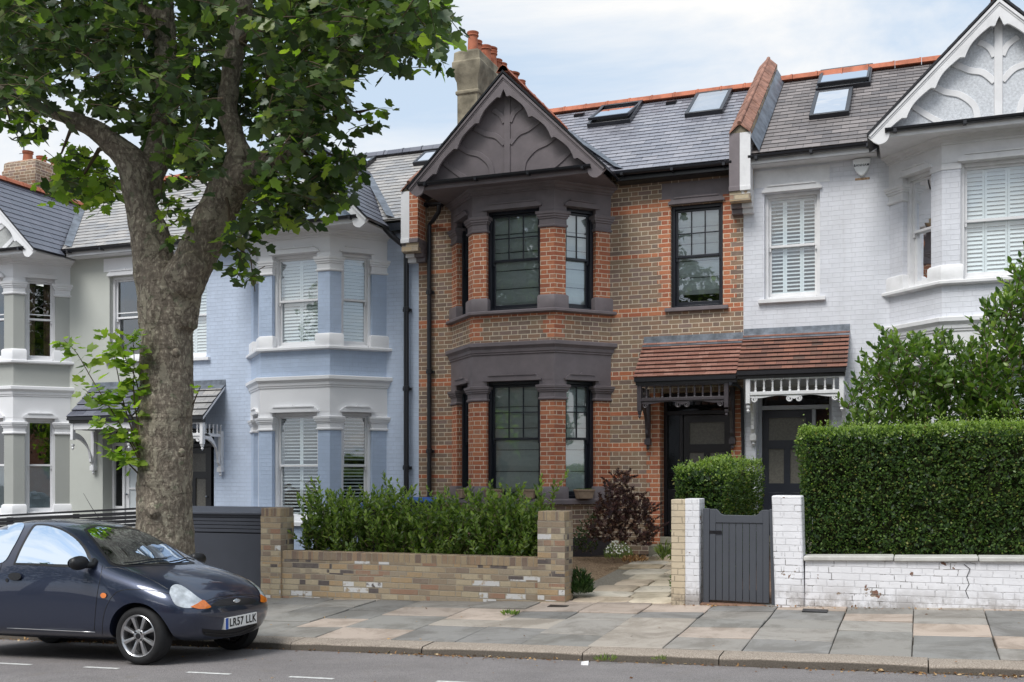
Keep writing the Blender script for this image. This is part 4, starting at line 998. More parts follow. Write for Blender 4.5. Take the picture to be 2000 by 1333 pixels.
grey = dict(wall=K['render'], baywall=K['render2'], pier=K['render2'], trim=K['white'], barge=K['white'], panel=K['greypanel'], relief=K['white'], soffit=K['white'], eaves=K['white'],
    slate=K['slate3'], bayslate=K['slate2'], ridge=K['terra'], win=dict(frame=K['white'], blind=None, tbar=False), win12=dict(blind='curtain', tbar=True), win11=dict(blind='curtain', tbar=True), win00=dict(film=True), win01=dict(film=True), win02=dict(film=True), winF=dict(tbar=True, blind=None), ptile=K['slate2'], ptrim=K['white'], pcourses=5, spindles=False)
XP = [-20.43, -14.53, -8.63, -2.73, 3.17]
hb, xb, rb = house('brick_house', XP[2], False, 0.0, 'brown and red brick terraced house with dark plum gable and bay', brick)
hw, xw, rw = house('painted_house', XP[4], True, 0.05, 'white painted brick terraced house at the right, with flaking white gable and alarm box', white)
hl, xl_, rl = house('painted_house', XP[2], True, -0.44, 'pale blue painted terraced house with white trim, between tree and brick house', blue)
hg, xg, rg = house('rendered_house', XP[0], False, -0.40, 'grey green rendered terraced house with white trim at far left', grey)
# rooflights and vents
def slope_uv(px, py, X0, flip, dz):
    """pixel -> (a, fraction up the slope) on a house's main roof"""
    lo, hi = 17.0, 21.5
    for _ in range(40):
        m = (lo+hi)/2; q = wp(px, py, m)
        if q.z-dz > EZ+(m-EY)*TANP: lo = m
        else: hi = m
    q = wp(px, py, lo); return ((X0-q.x) if flip else (q.x-X0), (q.y-EY)/(RY-EY))
def rl_px(rf, xf, X0, flip, dz, xl, yt, xr, yb, opened=0.0):
    u0 = slope_uv(xl, yb, X0, flip, dz); u1 = slope_uv(xr, yt, X0, flip, dz); u2 = slope_uv(xl, yt, X0, flip, dz); u3 = slope_uv(xr, yb, X0, flip, dz)
    a = sorted(((u0[0]+u2[0])/2, (u1[0]+u3[0])/2)); rooflight(rf, xf, a[0], a[1], (u0[1]+u3[1])/2, (u1[1]+u2[1])/2, opened)
rl_px(rb, xb, XP[2], False, 0, 1166, 211, 1241, 245, R(6)); rl_px(rb, xb, XP[2], False, 0, 1352, 187, 1420, 226)
rl_px(rw, xw, XP[4], True, 0.05, 1600, 140, 1702, 176, R(4)); rl_px(rw, xw, XP[4], True, 0.05, 1588, 184, 1662, 231)
rl_px(rl, xl_, XP[2], True, -0.44, 700, 316, 722, 334); rl_px(rl, xl_, XP[2], True, -0.44, 822, 303, 862, 322)
for px, py in ((1131, 228), (1311, 204)):
    a, f = slope_uv(px, py, XP[2], False, 0)
    mb = MB(xb); Y_ = EY+(RY-EY)*f; Z_ = EZ+(RZ-EZ)*f
    mb.loft([[(a-0.10, Y_-0.05, Z_-0.02), (a+0.10, Y_-0.05, Z_-0.02), (a+0.10, Y_+0.08, Z_+0.07), (a-0.10, Y_+0.08, Z_+0.07)], [(a-0.09, Y_-0.07, Z_+0.03), (a+0.09, Y_-0.07, Z_+0.03), (a+0.10, Y_+0.06, Z_+0.09), (a-0.10, Y_+0.06, Z_+0.09)]]); mb.build('slate_vent', K['black'], rb)
# doors
K['darkpane'] = plain('dark_pane', (0.010, 0.011, 0.012), 0.06, 0.5, var=0.0); K['alarmw'] = plain('alarm_white', (0.92, 0.94, 0.95), 0.35, 0.5, var=0.0)
def door(root, xf, style):
    a0, a1, z0, z1 = 4.51, 5.70, 0.62, 3.05; Y = WY+0.33
    F = {'black': K['black'], 'blackb': K['black'], 'white': K['greyframe'], 'glazed': K['white']}[style]; DM = {'black': K['black'], 'blackb': K['black'], 'white': K['darkdoor'], 'glazed': K['white']}[style]
    mb = MB(xf); fw = 0.06; sx = a0+0.30
    mb.box(a0, a0+fw, Y-0.06, Y+0.04, z0, z1); mb.box(a1-fw, a1, Y-0.06, Y+0.04, z0, z1); mb.box(a0+fw, a1-fw, Y-0.06, Y+0.04, z1-fw, z1); mb.box(a0+fw, a1-fw, Y-0.07, Y+0.04, z0+2.06, z0+2.13); mb.box(sx-0.03, sx+0.03, Y-0.06, Y+0.04, z0, z0+2.06)
    mb.box(a0+fw, sx-0.03, Y-0.03, Y+0.03, z0, z0+0.8)
    fr = mb.build('door_frame', F, root, bevel=0.006)
    mb = MB(xf); mb.face([(a0+fw, Y, z0+0.8), (sx-0.03, Y, z0+0.8), (sx-0.03, Y, z0+2.06), (a0+fw, Y, z0+2.06)]); mb.face([(a0+fw, Y, z0+2.13), (a1-fw, Y, z0+2.13), (a1-fw, Y, z1-fw), (a0+fw, Y, z1-fw)]); mb.build('side_light', K['darkpane'], fr)
    x0, x1 = sx+0.035, a1-fw-0.005; zt = z0+2.05; W = x1-x0
    mb = MB(xf); y0 = Y-0.02; st = 0.10
    holes = []
    if style == 'glazed':
        for i in range(3):
            for (za, zb) in ((0.75, 1.15), (1.19, 1.59), (1.63, 1.93)): holes.append((x0+0.07+(W-0.14)*i/3+0.012, x0+0.07+(W-0.14)*(i+1)/3-0.012, z0+za, z0+zb))
    else: holes = [(x0+st, x0+W/2-0.05, z0+0.85, z0+1.42), (x0+W/2+0.05, x1-st, z0+0.85, z0+1.42), (x0+st, x1-st, z0+1.56, z0+1.93)]
    wall_with_holes(mb, x0, x1, z0+0.01, zt, holes, y0, 0, th=0.035)
    if style != 'glazed':
        for (xa, xc) in ((x0+st, x0+W/2-0.05), (x0+W/2+0.05, x1-st)): mb.box(xa, xc, y0-0.012, y0+0.01, z0+0.18, z0+0.70)
    mb.face([(x0, y0+0.05, z0), (x1, y0+0.05, z0), (x1, y0+0.05, zt), (x0, y0+0.05, zt)])
    dr = mb.build('front_door', DM, root, bevel=0.004)
    mb = MB(xf)
    for h in holes: mb.face([(h[0], y0+0.025, h[2]), (h[1], y0+0.025, h[2]), (h[1], y0+0.025, h[3]), (h[0], y0+0.025, h[3])])
    mb.build('door_glass', K['panelglass'] if style != 'glazed' else K['frost'], dr)
    mb = MB(xf); mb.lathe((x0+0.05, y0-0.03, z0+1.05), [(0.01, 0.03), (0.012, 0.0), (0.026, -0.015), (0.02, -0.03), (0.001, -0.034)], 10, axis='y'); mb.build('door_knob', K['lead'], dr, smooth=60)
    mb = MB(xf); mb.box(a0, a1, WY-0.02, Y+0.03, z0-0.12, z0); mb.box(a0-0.12, a1+0.08, WY-0.34, WY-0.021, z0-0.35, z0-0.13); mb.build('door_step', K['slabstone'], root, bevel=0.012)
K['slabstone'] = plain('worn_step_stone', (0.30, 0.28, 0.22), 0.85, 0.2, var=0.2, scale=6, bump=0.3, dirt=0.3)
door(hb, xb, 'black'); door(hw, xw, 'white'); door(hl, xl_, 'blackb'); door(hg, xg, 'glazed')
# party wall parapets, chimneys
party_parapet(hb, XP[3], 0.02, 0, K['plum'], K['oldwhite'], K['stock'], (K['plum'], K['oldwhite']))
party_parapet(hb, XP[2], -0.35, 0, K['white'], K['red'], K['stock'], (K['white'], K['plum']))
# lead apron beside the white house parapet
mb = MB(xw); Zp = lambda Y: EZ+(Y-EY)*TANP+0.03
mb.face([(W_a, Y_, z_) for W_a, Y_, z_ in ((5.9-0.17, EY-0.02, Zp(EY)+0.24), (5.9-0.30, EY-0.02, Zp(EY)), (5.9-0.30, RY, Zp(RY)), (5.9-0.17, RY, Zp(RY)+0.24))]); mb.build('lead_apron', K['lead'], rw)
def chimney(rf, X, Y0, Y1, ztop, zbase, npots, mat, w_=0.46, potm='terra', tall=0.42):
    mb = MB(); cx_ = X
    def ring(o, z): return [(cx_-w_/2-o, Y0-o, z), (cx_+w_/2+o, Y0-o, z), (cx_+w_/2+o, Y1+o, z), (cx_-w_/2-o, Y1+o, z)]
    mb.loft([ring(0, zbase), ring(0, ztop-0.88), ring(0.03, ztop-0.87), ring(0.03, ztop-0.81), ring(0.0, ztop-0.80), ring(0.01, ztop-0.62), ring(0.05, ztop-0.52), ring(0.085, ztop-0.44), ring(0.085, ztop-0.22), ring(0.06, ztop-0.20), ring(0.05, ztop-0.02), ring(-0.02, ztop+0.03)])
    ch = mb.build('chimney', mat, rf, bevel=0.015)
    r_ = random.Random(int(X*10)); 
    for i in range(npots):
        y = Y0+0.20+(Y1-Y0-0.4)*i/(npots-1); h = tall*r_.uniform(0.88, 1.1); rr = 0.115*r_.uniform(0.93, 1.05)
        mb = MB(); mb.lathe((cx_+r_.uniform(-0.03, 0.05), y, ztop), [(rr*1.12, 0), (rr*1.05, 0.04), (rr*0.92, h*0.75), (rr*0.92, h*0.80), (rr*1.12, h*0.82), (rr*1.12, h*0.87), (rr*0.98, h*0.89), (rr*1.15, h*0.97), (rr*1.15, h), (rr*0.85, h), (rr*0.8, h*0.6)], 16)
        if i in (3, 7): mb.lathe((cx_, y, ztop+h+0.03), [(rr*0.5, -0.02), (rr*1.4, 0.0), (rr*1.5, 0.03), (rr*0.6, 0.07)], 14)
        mb.build('chimney_pot', K[potm], ch, smooth=40)
    return ch
chimney(rb, -8.66, 20.05, 23.2, 10.33, 8.0, 9, K['stoneflue'])
chimney(rg, -20.55, 20.1, 21.9, 9.35, 7.6, 4, K['brown'], w_=0.9, tall=0.3)
# soil and rain water pipes
def downpipe(root, pts, r=0.042):
    mb = MB(); mb.tube(pts, r, 10); p = pts[-1]; z = p[2]+0.4; zt = pts[-2][2]
    while z < zt-0.2: mb.lathe((p[0], p[1], z), [(r, 0), (r+0.012, 0.01), (r+0.012, 0.09), (r, 0.10)], 10); mb.box(p[0]-r-0.035, p[0]+r+0.035, p[1]+r*0.4, p[1]+r+0.02, z+0.02, z+0.07); z += 1.45
    mb.build('downpipe', K['blackpipe'], root, smooth=40)
xd = wp(838, 600, 17.65).x
downpipe(hb, [(xd+0.30, 17.45, 6.52), (xd+0.26, 17.50, 6.40), (xd+0.10, 17.63, 6.30), (xd, 17.66, 6.22), (xd, 17.66, 0.2)])
xd = wp(794, 700, 17.65).x
downpipe(hl, [(xd-0.35, 17.30, 6.24), (xd-0.22, 17.45, 6.05), (xd-0.05, 17.62, 5.88), (xd, 17.64, 5.7), (xd, 17.64, -0.1)], 0.05)
mb = MB(); mb.tube([wp(1426, 750, 17.0), wp(1438, 752, 17.2), wp(1449, 760, 17.6), wp(1451, 870, 17.66), wp(1451, 1040, 17.66)], 0.028, 8); mb.build('rain_pipe', K['blackpipe'], hb, smooth=50)
# alarm box on the white house
p = wp(1683, 327, WY-0.01); ab = MB(); N = 26; prf = []
shape = [(-0.135, 0.115), (-0.09, 0.128), (0, 0.133), (0.09, 0.128), (0.135, 0.115), (0.128, 0.03), (0.085, -0.075), (0.03, -0.14), (0, -0.15), (-0.03, -0.14), (-0.085, -0.075), (-0.128, 0.03)]
ab.loft([[(p.x+x, WY-0.002, p.z+z) for x, z in shape], [(p.x+x, WY-0.055, p.z+z) for x, z in shape], [(p.x+x*0.9, WY-0.07, p.z+z*0.9) for x, z in shape]])
abo = ab.build('alarm_box', K['alarmw'], hw, bevel=0.006)
def text(body, name, loc, rot, size, mat, parent, ext=0.001, bold=0.0, sx=1.0):
    cu = D.curves.new(name, 'FONT'); cu.body = body; cu.size = size; cu.extrude = ext; cu.align_x = 'CENTER'; cu.align_y = 'CENTER'; cu.offset = bold; cu.space_character = 1.12
    o = D.objects.new(name+'_src', cu); COL.objects.link(o); dg = bpy.context.evaluated_depsgraph_get(); me = D.meshes.new_from_object(o.evaluated_get(dg)); D.objects.remove(o)
    me.materials.clear(); me.materials.append(mat); og = origin(parent)
    M = Matrix.Translation(Vector(loc)-og) @ rot @ Matrix.Diagonal((sx, 1, 1, 1)); me.transform(M)
    ob = D.objects.new(name, me); COL.objects.link(ob); ob.parent = parent; return ob
text('BANHAM', 'lettering', (p.x, WY-0.073, p.z+0.015), Matrix.Rotation(R(90), 4, 'X'), 0.052, K['sash'], abo, 0.0015, 0.0012)
mb = MB(); mb.box(p.x-0.10, p.x+0.12, WY-0.004, WY+0.01, p.z-0.20, p.z-0.165); mb.build('bare_patch', plain('bare_brick_patch', (0.42, 0.28, 0.18), 0.9, 0.1, var=0.5, scale=30), hw)
mb = MB(); a = wp(47, 345, 20.6); b = wp(46, 240, 20.6); mb.tube([a, b], 0.018, 6)
for k, px_ in enumerate((268, 285, 300)): c_ = wp(47, px_, 20.6); mb.box(c_.x-0.16, c_.x+0.12, c_.y-0.006, c_.y+0.006, c_.z, c_.z+0.012)
mb.build('television_aerial', K['lead'], rg_roof if 'rg_roof' in globals() else rg)
# ------------------------------------------------------------------ front walls, piers, gate, bin store, fence
FY = 12.53
def warped_box(mb, x0, x1, y0, y1, zb, zt, nx=1, nz=6, amp=0.006, seed=1, mi=0, leanx=0.0, top=True):
    """brick block with slightly uneven faces"""
    rr = random.Random(seed); rings = []
    for k in range(nz+1):
        f = k/nz; z = zb+(zt-zb)*f; lx = leanx*f
        ring = []
        for i in range(nx+1): ring.append((x0+(x1-x0)*i/nx+lx, y0+rr.uniform(-amp, amp), z))
        ring.append((x1+lx+rr.uniform(-amp, amp)*0.5, (y0+y1)/2, z))
        for i in range(nx, -1, -1): ring.append((x0+(x1-x0)*i/nx+lx, y1, z))
        ring.append((x0+lx+rr.uniform(-amp, amp)*0.5, (y0+y1)/2, z))
        rings.append(ring)
    mb.loft(rings, mi, False, top)
wall = thing('garden_wall', (-6.3, FY+0.1, 0.0), 'low yellow stock brick garden wall with a square pier at each end, laurel growing behind it', 'wall')
pz = 1.195; px0, px1 = -8.515, -8.195; qx0, qx1 = -4.462, -4.108
mb = MB(); warped_box(mb, px1, qx0, FY+0.03, FY+0.245, -0.35, 0.50, nx=10, nz=5, amp=0.005, seed=3); mb.build('wall_body', K['stock'], wall, smooth=30)
mb = MB(); warped_box(mb, px1+0.002, qx0-0.002, FY+0.028, FY+0.247, 0.50, 0.612, nx=16, nz=1, amp=0.004, seed=4); mb.build('brick_coping', K['stock_edge'], wall, bevel=0.008)
for a, b, s_ in ((px0, px1, 5), (qx0, qx1, 6)):
    mb = MB(); warped_box(mb, a, b, FY, FY+0.335, -0.4, pz-0.112, nx=2, nz=9, amp=0.005, seed=s_); p_ = mb.build('pier', K['stock'], wall, smooth=30)
    mb = MB(); warped_box(mb, a+0.002, b-0.002, FY+0.002, FY+0.333, pz-0.112, pz, nx=4, nz=1, amp=0.003, seed=s_+7); mb.build('brick_coping', K['stock_edge'], p_, bevel=0.01)
# shared gate pier: cream half and white half
gpx = -2.778; gpm = -2.612; gpr = -2.442
gpier = thing('gate_pier', (gpm, FY+0.16, 0.1), 'brick gate pier painted half cream and half white, hinge side of the grey gate', 'pier')
mb = MB(); warped_box(mb, gpx, gpm, FY, FY+0.33, -0.2, 1.352, nx=2, nz=12, amp=0.006, seed=11); mb.build('cream_side', K['cream'], gpier, smooth=30, bevel=0.008)
mb = MB(); warped_box(mb, gpm+0.001, gpr, FY-0.004, FY+0.326, -0.2, 1.362, nx=2, nz=12, amp=0.007, seed=12); mb.build('white_side', K['wgarden'], gpier, smooth=30, bevel=0.008)
ww = thing('garden_wall', (0.5, FY+0.1, 0.1), 'low white painted brick garden wall with stone coping and pier, under the big hedge', 'wall')
mb = MB(); warped_box(mb, -1.565, -1.235, FY-0.01, FY+0.33, -0.1, 1.405, nx=3, nz=13, amp=0.010, seed=13, leanx=-0.045); mb.build('pier', K['wgarden'], ww, smooth=35, bevel=0.02)
rings = []
mb = MB(); n = 14
for (za, zb, y0, m, nm) in ((-0.1, 0.665, FY+0.03, K['wgarden'], 'wall_body'),):
    mb = MB(); rr = random.Random(9); rings = []
    for k in range(7):
        f = k/6; ring = []
        for i in range(n+1):
            x = -1.24+(4.3+1.24)*i/n; z = za+(zb+0.020*(x+1.2)-za)*f; ring.append((x, y0+rr.uniform(-0.007, 0.007), z))
        for i in range(n, -1, -1):
            x = -1.24+(4.3+1.24)*i/n; z = za+(zb+0.020*(x+1.2)-za)*f; ring.append((x, y0+0.22, z))
        rings.append(ring)
    mb.loft(rings, 0, False, True); mb.build(nm, m, ww, smooth=35)
x = -1.255; rr = random.Random(4)
for L in (0.97, 0.86, 0.80, 0.9, 0.85, 0.9, 0.4):
    mb = MB(); z = 0.667+0.020*(x+1.2); dz = rr.uniform(-0.004, 0.004)
    mb.loft([[(x, FY-0.012, z+dz), (x, FY-0.012, z+0.052+dz), (x, FY+0.27, z+0.060+dz), (x, FY+0.27, z+dz)], [(x+L-0.006, FY-0.012, z+0.020*L-dz), (x+L-0.006, FY-0.012, z+0.052+0.02*L-dz), (x+L-0.006, FY+0.27, z+0.06+0.02*L-dz), (x+L-0.006, FY+0.27, z+0.02*L-dz)]])
    mb.build('coping_stone', K['copst'] if 'copst' in K else K.setdefault('copst', plain('weathered_coping_stone', (0.52, 0.51, 0.48), 0.8, 0.25, var=0.14, scale=5, bump=0.3, dirt=0.4)), ww, bevel=0.012); x += L
# crack down the white wall
cr = MB(); pth = [wp(1883, 1103, FY), wp(1895, 1112, FY), wp(1888, 1128, FY), wp(1893, 1142, FY), wp(1886, 1155, FY), wp(1892, 1170, FY)]
cr.tube([p+Vector((0, 0.024, 0)) for p in pth], 0.004, 5); cr.build('crack', K['black'], ww)
# gate
gx0, gx1 = -2.415, -1.575; gy = FY+0.10
gate = thing('garden_gate', ((gx0+gx1)/2, gy, 0.1), 'dark grey painted boarded wooden gate between two brick piers', 'gate')
GM = plain('slate_grey_gate_paint', (0.072, 0.078, 0.092), 0.5, 0.4, var=0.04, scale=2, bump=0.05); K['gatem'] = GM
mb = MB(); zb0, zt0 = 0.17, 1.245
top = [(0.10, 1.245), (0.155, 1.24), (0.19, 1.20), (0.235, 1.175)]
W = gx1-gx0
def gz(x): return 0.0
mb.box(gx0+0.075, gx0+0.145, gy-0.008, gy+0.032, 0.165, 1.24); mb.box(gx1-0.145, gx1-0.075, gy-0.008, gy+0.032, 0.155, 1.235)
poly = [(0.145, 1.08), (W-0.145, 1.08), (W-0.145, 1.235), (W-0.17, 1.225), (W-0.20, 1.185), (W-0.235, 1.168), (0.235, 1.172), (0.20, 1.19), (0.17, 1.23), (0.145, 1.24)]
mb.extr(poly, lambda u, z, q: (gx0+u, gy-0.008+q*0.04, z)); mb.box(gx0+0.145, gx1-0.145, gy+0.018, gy+0.032, 0.19, 0.30); mb.box(gx0+0.145, gx1-0.145, gy+0.018, gy+0.032, 0.62, 0.72)
mb.build('gate_frame', GM, gate, bevel=0.004)
nb = 7
for i in range(nb):
    a = gx0+0.145+(W-0.29)*i/nb+0.0025; b = gx0+0.145+(W-0.29)*(i+1)/nb-0.0025
    mb = MB(); mb.box(a, b, gy+0.003, gy+0.017, 0.165-0.012*i/nb, 1.082); mb.build('board', GM, gate, bevel=0.003)
mb = MB(); mb.box(gx0, gx0+0.072, gy-0.02, gy+0.05, 0.05, 1.247); mb.build('post', GM, gate, bevel=0.005)
mb = MB(); mb.loft([[(gx1-0.071, gy-0.02, 1.243), (gx1-0.01, gy-0.02, 1.243), (gx1-0.01, gy+0.05, 1.243), (gx1-0.071, gy+0.05, 1.243)], [(gx1-0.045, gy-0.02, 0.06), (gx1+0.030, gy-0.02, 0.06), (gx1+0.03, gy+0.05, 0.06), (gx1-0.045, gy+0.05, 0.06)]][::-1]); mb.build('post', GM, gate, bevel=0.005)
mb = MB(); mb.box(gx0+0.05, gx0+0.22, gy-0.012, gy-0.008, 0.95, 0.985); mb.build('hinge', K['black'], gate)
mb = MB(); mb.box(gx0-0.02, gx1+0.03, FY-0.01, FY+0.35, 0.0, 0.135); tag(mb.build('threshold', plain('worn_threshold', (0.22, 0.13, 0.09), 0.85, 0.2, var=0.35, scale=7, bump=0.4, dirt=0.4), bevel=0.012), kind='structure')
# bin store in dark grey boards
BM = plain('dark_blue_grey_boarding', (0.058, 0.064, 0.082), 0.55, 0.35, var=0.07, scale=2, bump=0.08); K['binm'] = BM
bx0, bx1 = -10.30, -8.53
bs = thing('bin_store', ((bx0+bx1)/2, 12.95, -0.1), 'dark blue grey boarded bin store beside the yellow brick pier', 'bin store')
mb = MB(); mb.box(bx0, bx1, 12.61, 12.64, -0.35, 0.83); mb.box(bx1-0.03, bx1, 12.64, 13.35, -0.3, 1.06); mb.box(bx0, bx0+0.03, 12.64, 13.35, -0.3, 1.06); mb.box(bx0, bx1, 13.32, 13.35, -0.3, 1.12)
mb.build('panel', BM, bs, bevel=0.004)
for i in range(5): mb = MB(); mb.box(bx0, bx1, 12.600, 12.632, 0.845+i*0.052, 0.845+i*0.052+0.044); mb.build('slat', BM, bs, bevel=0.004)
mb = MB(); mb.loft([[(bx0-0.03, 12.56, 1.095), (bx1+0.01, 12.56, 1.095), (bx1+0.01, 12.56, 1.12), (bx0-0.03, 12.56, 1.12)], [(bx0-0.03, 13.4, 1.16), (bx1+0.01, 13.4, 1.16), (bx1+0.01, 13.4, 1.185), (bx0-0.03, 13.4, 1.185)]]); mb.build('lid', BM, bs, bevel=0.004)
# slatted fence of the grey house
fn = thing('slatted_fence', (-13.9, 12.6, -0.2), 'black horizontally slatted front fence behind the parked car', 'fence')
FXA, FXB = -17.5, -10.36
def ftop(x): return 1.16+0.052*(x+10.5)
for i in range(7):
    mb = MB(); o_ = i*0.058+0.03
    mb.loft([[(FXA, 12.60, ftop(FXA)-o_-0.048), (FXA, 12.60, ftop(FXA)-o_), (FXA, 12.622, ftop(FXA)-o_), (FXA, 12.622, ftop(FXA)-o_-0.048)], [(FXB, 12.60, ftop(FXB)-o_-0.048), (FXB, 12.60, ftop(FXB)-o_), (FXB, 12.622, ftop(FXB)-o_), (FXB, 12.622, ftop(FXB)-o_-0.048)]]); mb.build('slat', K['black'], fn)
for i in range(6):
    x = FXA+0.4+i*1.3; mb = MB(); mb.box(x, x+0.07, 12.625, 12.69, -0.5, ftop(x)-0.02); mb.build('post', K['black'], fn)
mb = MB(); mb.loft([[(FXA, 12.59, ftop(FXA)-0.004), (FXA, 12.59, ftop(FXA)+0.026), (FXA, 12.70, ftop(FXA)+0.026), (FXA, 12.70, ftop(FXA)-0.004)], [(FXB, 12.59, ftop(FXB)-0.004), (FXB, 12.59, ftop(FXB)+0.026), (FXB, 12.70, ftop(FXB)+0.026), (FXB, 12.70, ftop(FXB)-0.004)]]); mb.build('rail', K['black'], fn)
mb = MB(); mb.box(FXA, FXB, 12.66, 12.88, -0.9, 0.45); mb.build('low_wall', K['binm'], fn)
# blue lidded bins behind the laurel
BLM = plain('blue_plastic', (0.03, 0.12, 0.42), 0.4, 0.5, var=0.05); BBM = plain('black_plastic', (0.02, 0.02, 0.022), 0.5, 0.4)
for i, (px_, py_, lab) in enumerate(((738, 986, 'black recycling bin with a blue lid, in front of the blue bay behind the laurel'), (828, 974, 'black recycling bin with a blue lid, beside the black downpipe of the brick house'))):
    p = wp(px_, py_, 14.9+0.3*i); b_ = thing('wheelie_bin', (p.x, p.y, garden(p.x, p.y)), lab, 'bin'); zt = p.z; zb = garden(p.x, p.y)
    mb = MB(); mb.loft([[(p.x+sx*0.19, p.y+sy*0.22, zb) for sx, sy in ((-1, -1), (1, -1), (1, 1), (-1, 1))], [(p.x+sx*0.25, p.y+sy*0.29, zt-0.06) for sx, sy in ((-1, -1), (1, -1), (1, 1), (-1, 1))]]); mb.build('bin_body', BBM, b_, bevel=0.02)
    mb = MB(); mb.loft([[(p.x+sx*0.27, p.y+sy*0.31, zt-0.06) for sx, sy in ((-1, -1), (1, -1), (1, 1), (-1, 1))], [(p.x+sx*0.27, p.y+sy*0.31, zt-0.02) for sx, sy in ((-1, -1), (1, -1), (1, 1), (-1, 1))], [(p.x+sx*0.2, p.y+sy*0.2, zt+0.02) for sx, sy in ((-1, -1), (1, -1), (1, 1), (-1, 1))]]); mb.build('lid', BLM, b_, bevel=0.015)
# ------------------------------------------------------------------ leaves
K['gapshade'] = plain('dark_gap_shade', (0.022, 0.026, 0.012), 0.95, 0.05, var=0.5, scale=25, bump=1.0, bs=30)  # hedge core filler, darkness of the leaf gaps painted in
SHAPES = {
 'plane': [(0, -0.05), (0.20, -0.08), (0.42, 0.02), (0.40, 0.20), (0.58, 0.44), (0.38, 0.50), (0.27, 0.50), (0.26, 0.72), (0.0, 0.98), (-0.26, 0.72), (-0.27, 0.50), (-0.38, 0.50), (-0.58, 0.44), (-0.40, 0.20), (-0.42, 0.02), (-0.20, -0.08)],
 'oval': [(0, 0), (0.20, 0.22), (0.25, 0.52), (0.14, 0.82), (0, 1.0), (-0.14, 0.82), (-0.25, 0.52), (-0.20, 0.22)],
 'small': [(0, 0), (0.30, 0.45), (0, 1.0), (-0.30, 0.45)],
 'thin': [(0, 0), (0.10, 0.4), (0, 1.0), (-0.10, 0.4)],
 'star': [(0, 0.0), (0.35, 0.1), (0.12, 0.28), (0.45, 0.55), (0.10, 0.5), (0, 1.0), (-0.10, 0.5), (-0.45, 0.55), (-0.12, 0.28), (-0.35, 0.1)]}
def leaf_mesh(name, mat, P, Dv, Nv, size, shape, parent=None, base=None, fold=0.12, mats=None, midx=None):
    """P,Dv,Nv (n,3) arrays: stalk point, direction of the blade, blade normal"""
    rg = np.random.default_rng(len(P)); n = len(P); sh = np.array(SHAPES[shape]); k = len(sh)
    Dv = Dv/np.linalg.norm(Dv, axis=1, keepdims=True); Sd = np.cross(Dv, Nv); Sd /= np.linalg.norm(Sd, axis=1, keepdims=True)+1e-9; Nn = np.cross(Sd, Dv)
    size = np.broadcast_to(np.asarray(size, dtype=float), (n,))[:, None, None]
    u = sh[:, 0][None, :, None]; v = sh[:, 1][None, :, None]
    curl = rg.uniform(-0.25, 0.15, (n, 1, 1))
    V = P[:, None, :]+size*(u*Sd[:, None, :]+v*Dv[:, None, :]+(fold*np.abs(u)*2-curl*v*v*0.6)*Nn[:, None, :])
    og = Vector(base) if base is not None else (origin(parent) if parent else Vector(P.mean(0)))
    V = V.reshape(-1, 3)-np.array(og)
    me = D.meshes.new(name); me.vertices.add(len(V)); me.vertices.foreach_set('co', V.astype(np.float32).ravel())
    if k > 4:   # fan around a centre-line point so that lobes fill properly
        c = P[:, None, :]+size*(0.35*Dv[:, None, :]-0.02*Nn[:, None, :]); C_ = c.reshape(-1, 3)-np.array(og)
        me.vertices.add(n); allv = np.concatenate([V, C_]).astype(np.float32); me.vertices.foreach_set('co', allv.ravel())
        i = np.arange(k); tri = np.stack([i, (i+1) % k], 1)
        F_ = (np.arange(n)[:, None, None]*k+tri[None]); cc = np.broadcast_to((n*k+np.arange(n))[:, None, None], (n, k, 1)); F_ = np.concatenate([F_, cc], 2).reshape(-1, 3); nv = 3
    else:
        F_ = (np.arange(n)[:, None]*k+np.arange(k)[None]); nv = 4
    me.loops.add(F_.size); me.loops.foreach_set('vertex_index', F_.ravel().astype(np.int32)); me.polygons.add(len(F_))
    me.polygons.foreach_set('loop_start', (np.arange(len(F_))*nv).astype(np.int32)); me.polygons.foreach_set('loop_total', np.full(len(F_), nv, dtype=np.int32))
    for m in (mats or [mat]): me.materials.append(m)
    if midx is not None: me.polygons.foreach_set('material_index', np.repeat(midx, len(F_)//n).astype(np.int32))
    me.update(); me.polygons.foreach_set('use_smooth', np.ones(len(F_), dtype=bool))
    o = D.objects.new(name, me); COL.objects.link(o)
    if parent: o.parent = parent
    else: o.location = og; ORG[o.name] = og
    return o
def rdir(rg, n): v = rg.normal(size=(n, 3)); return v/np.linalg.norm(v, axis=1, keepdims=True)
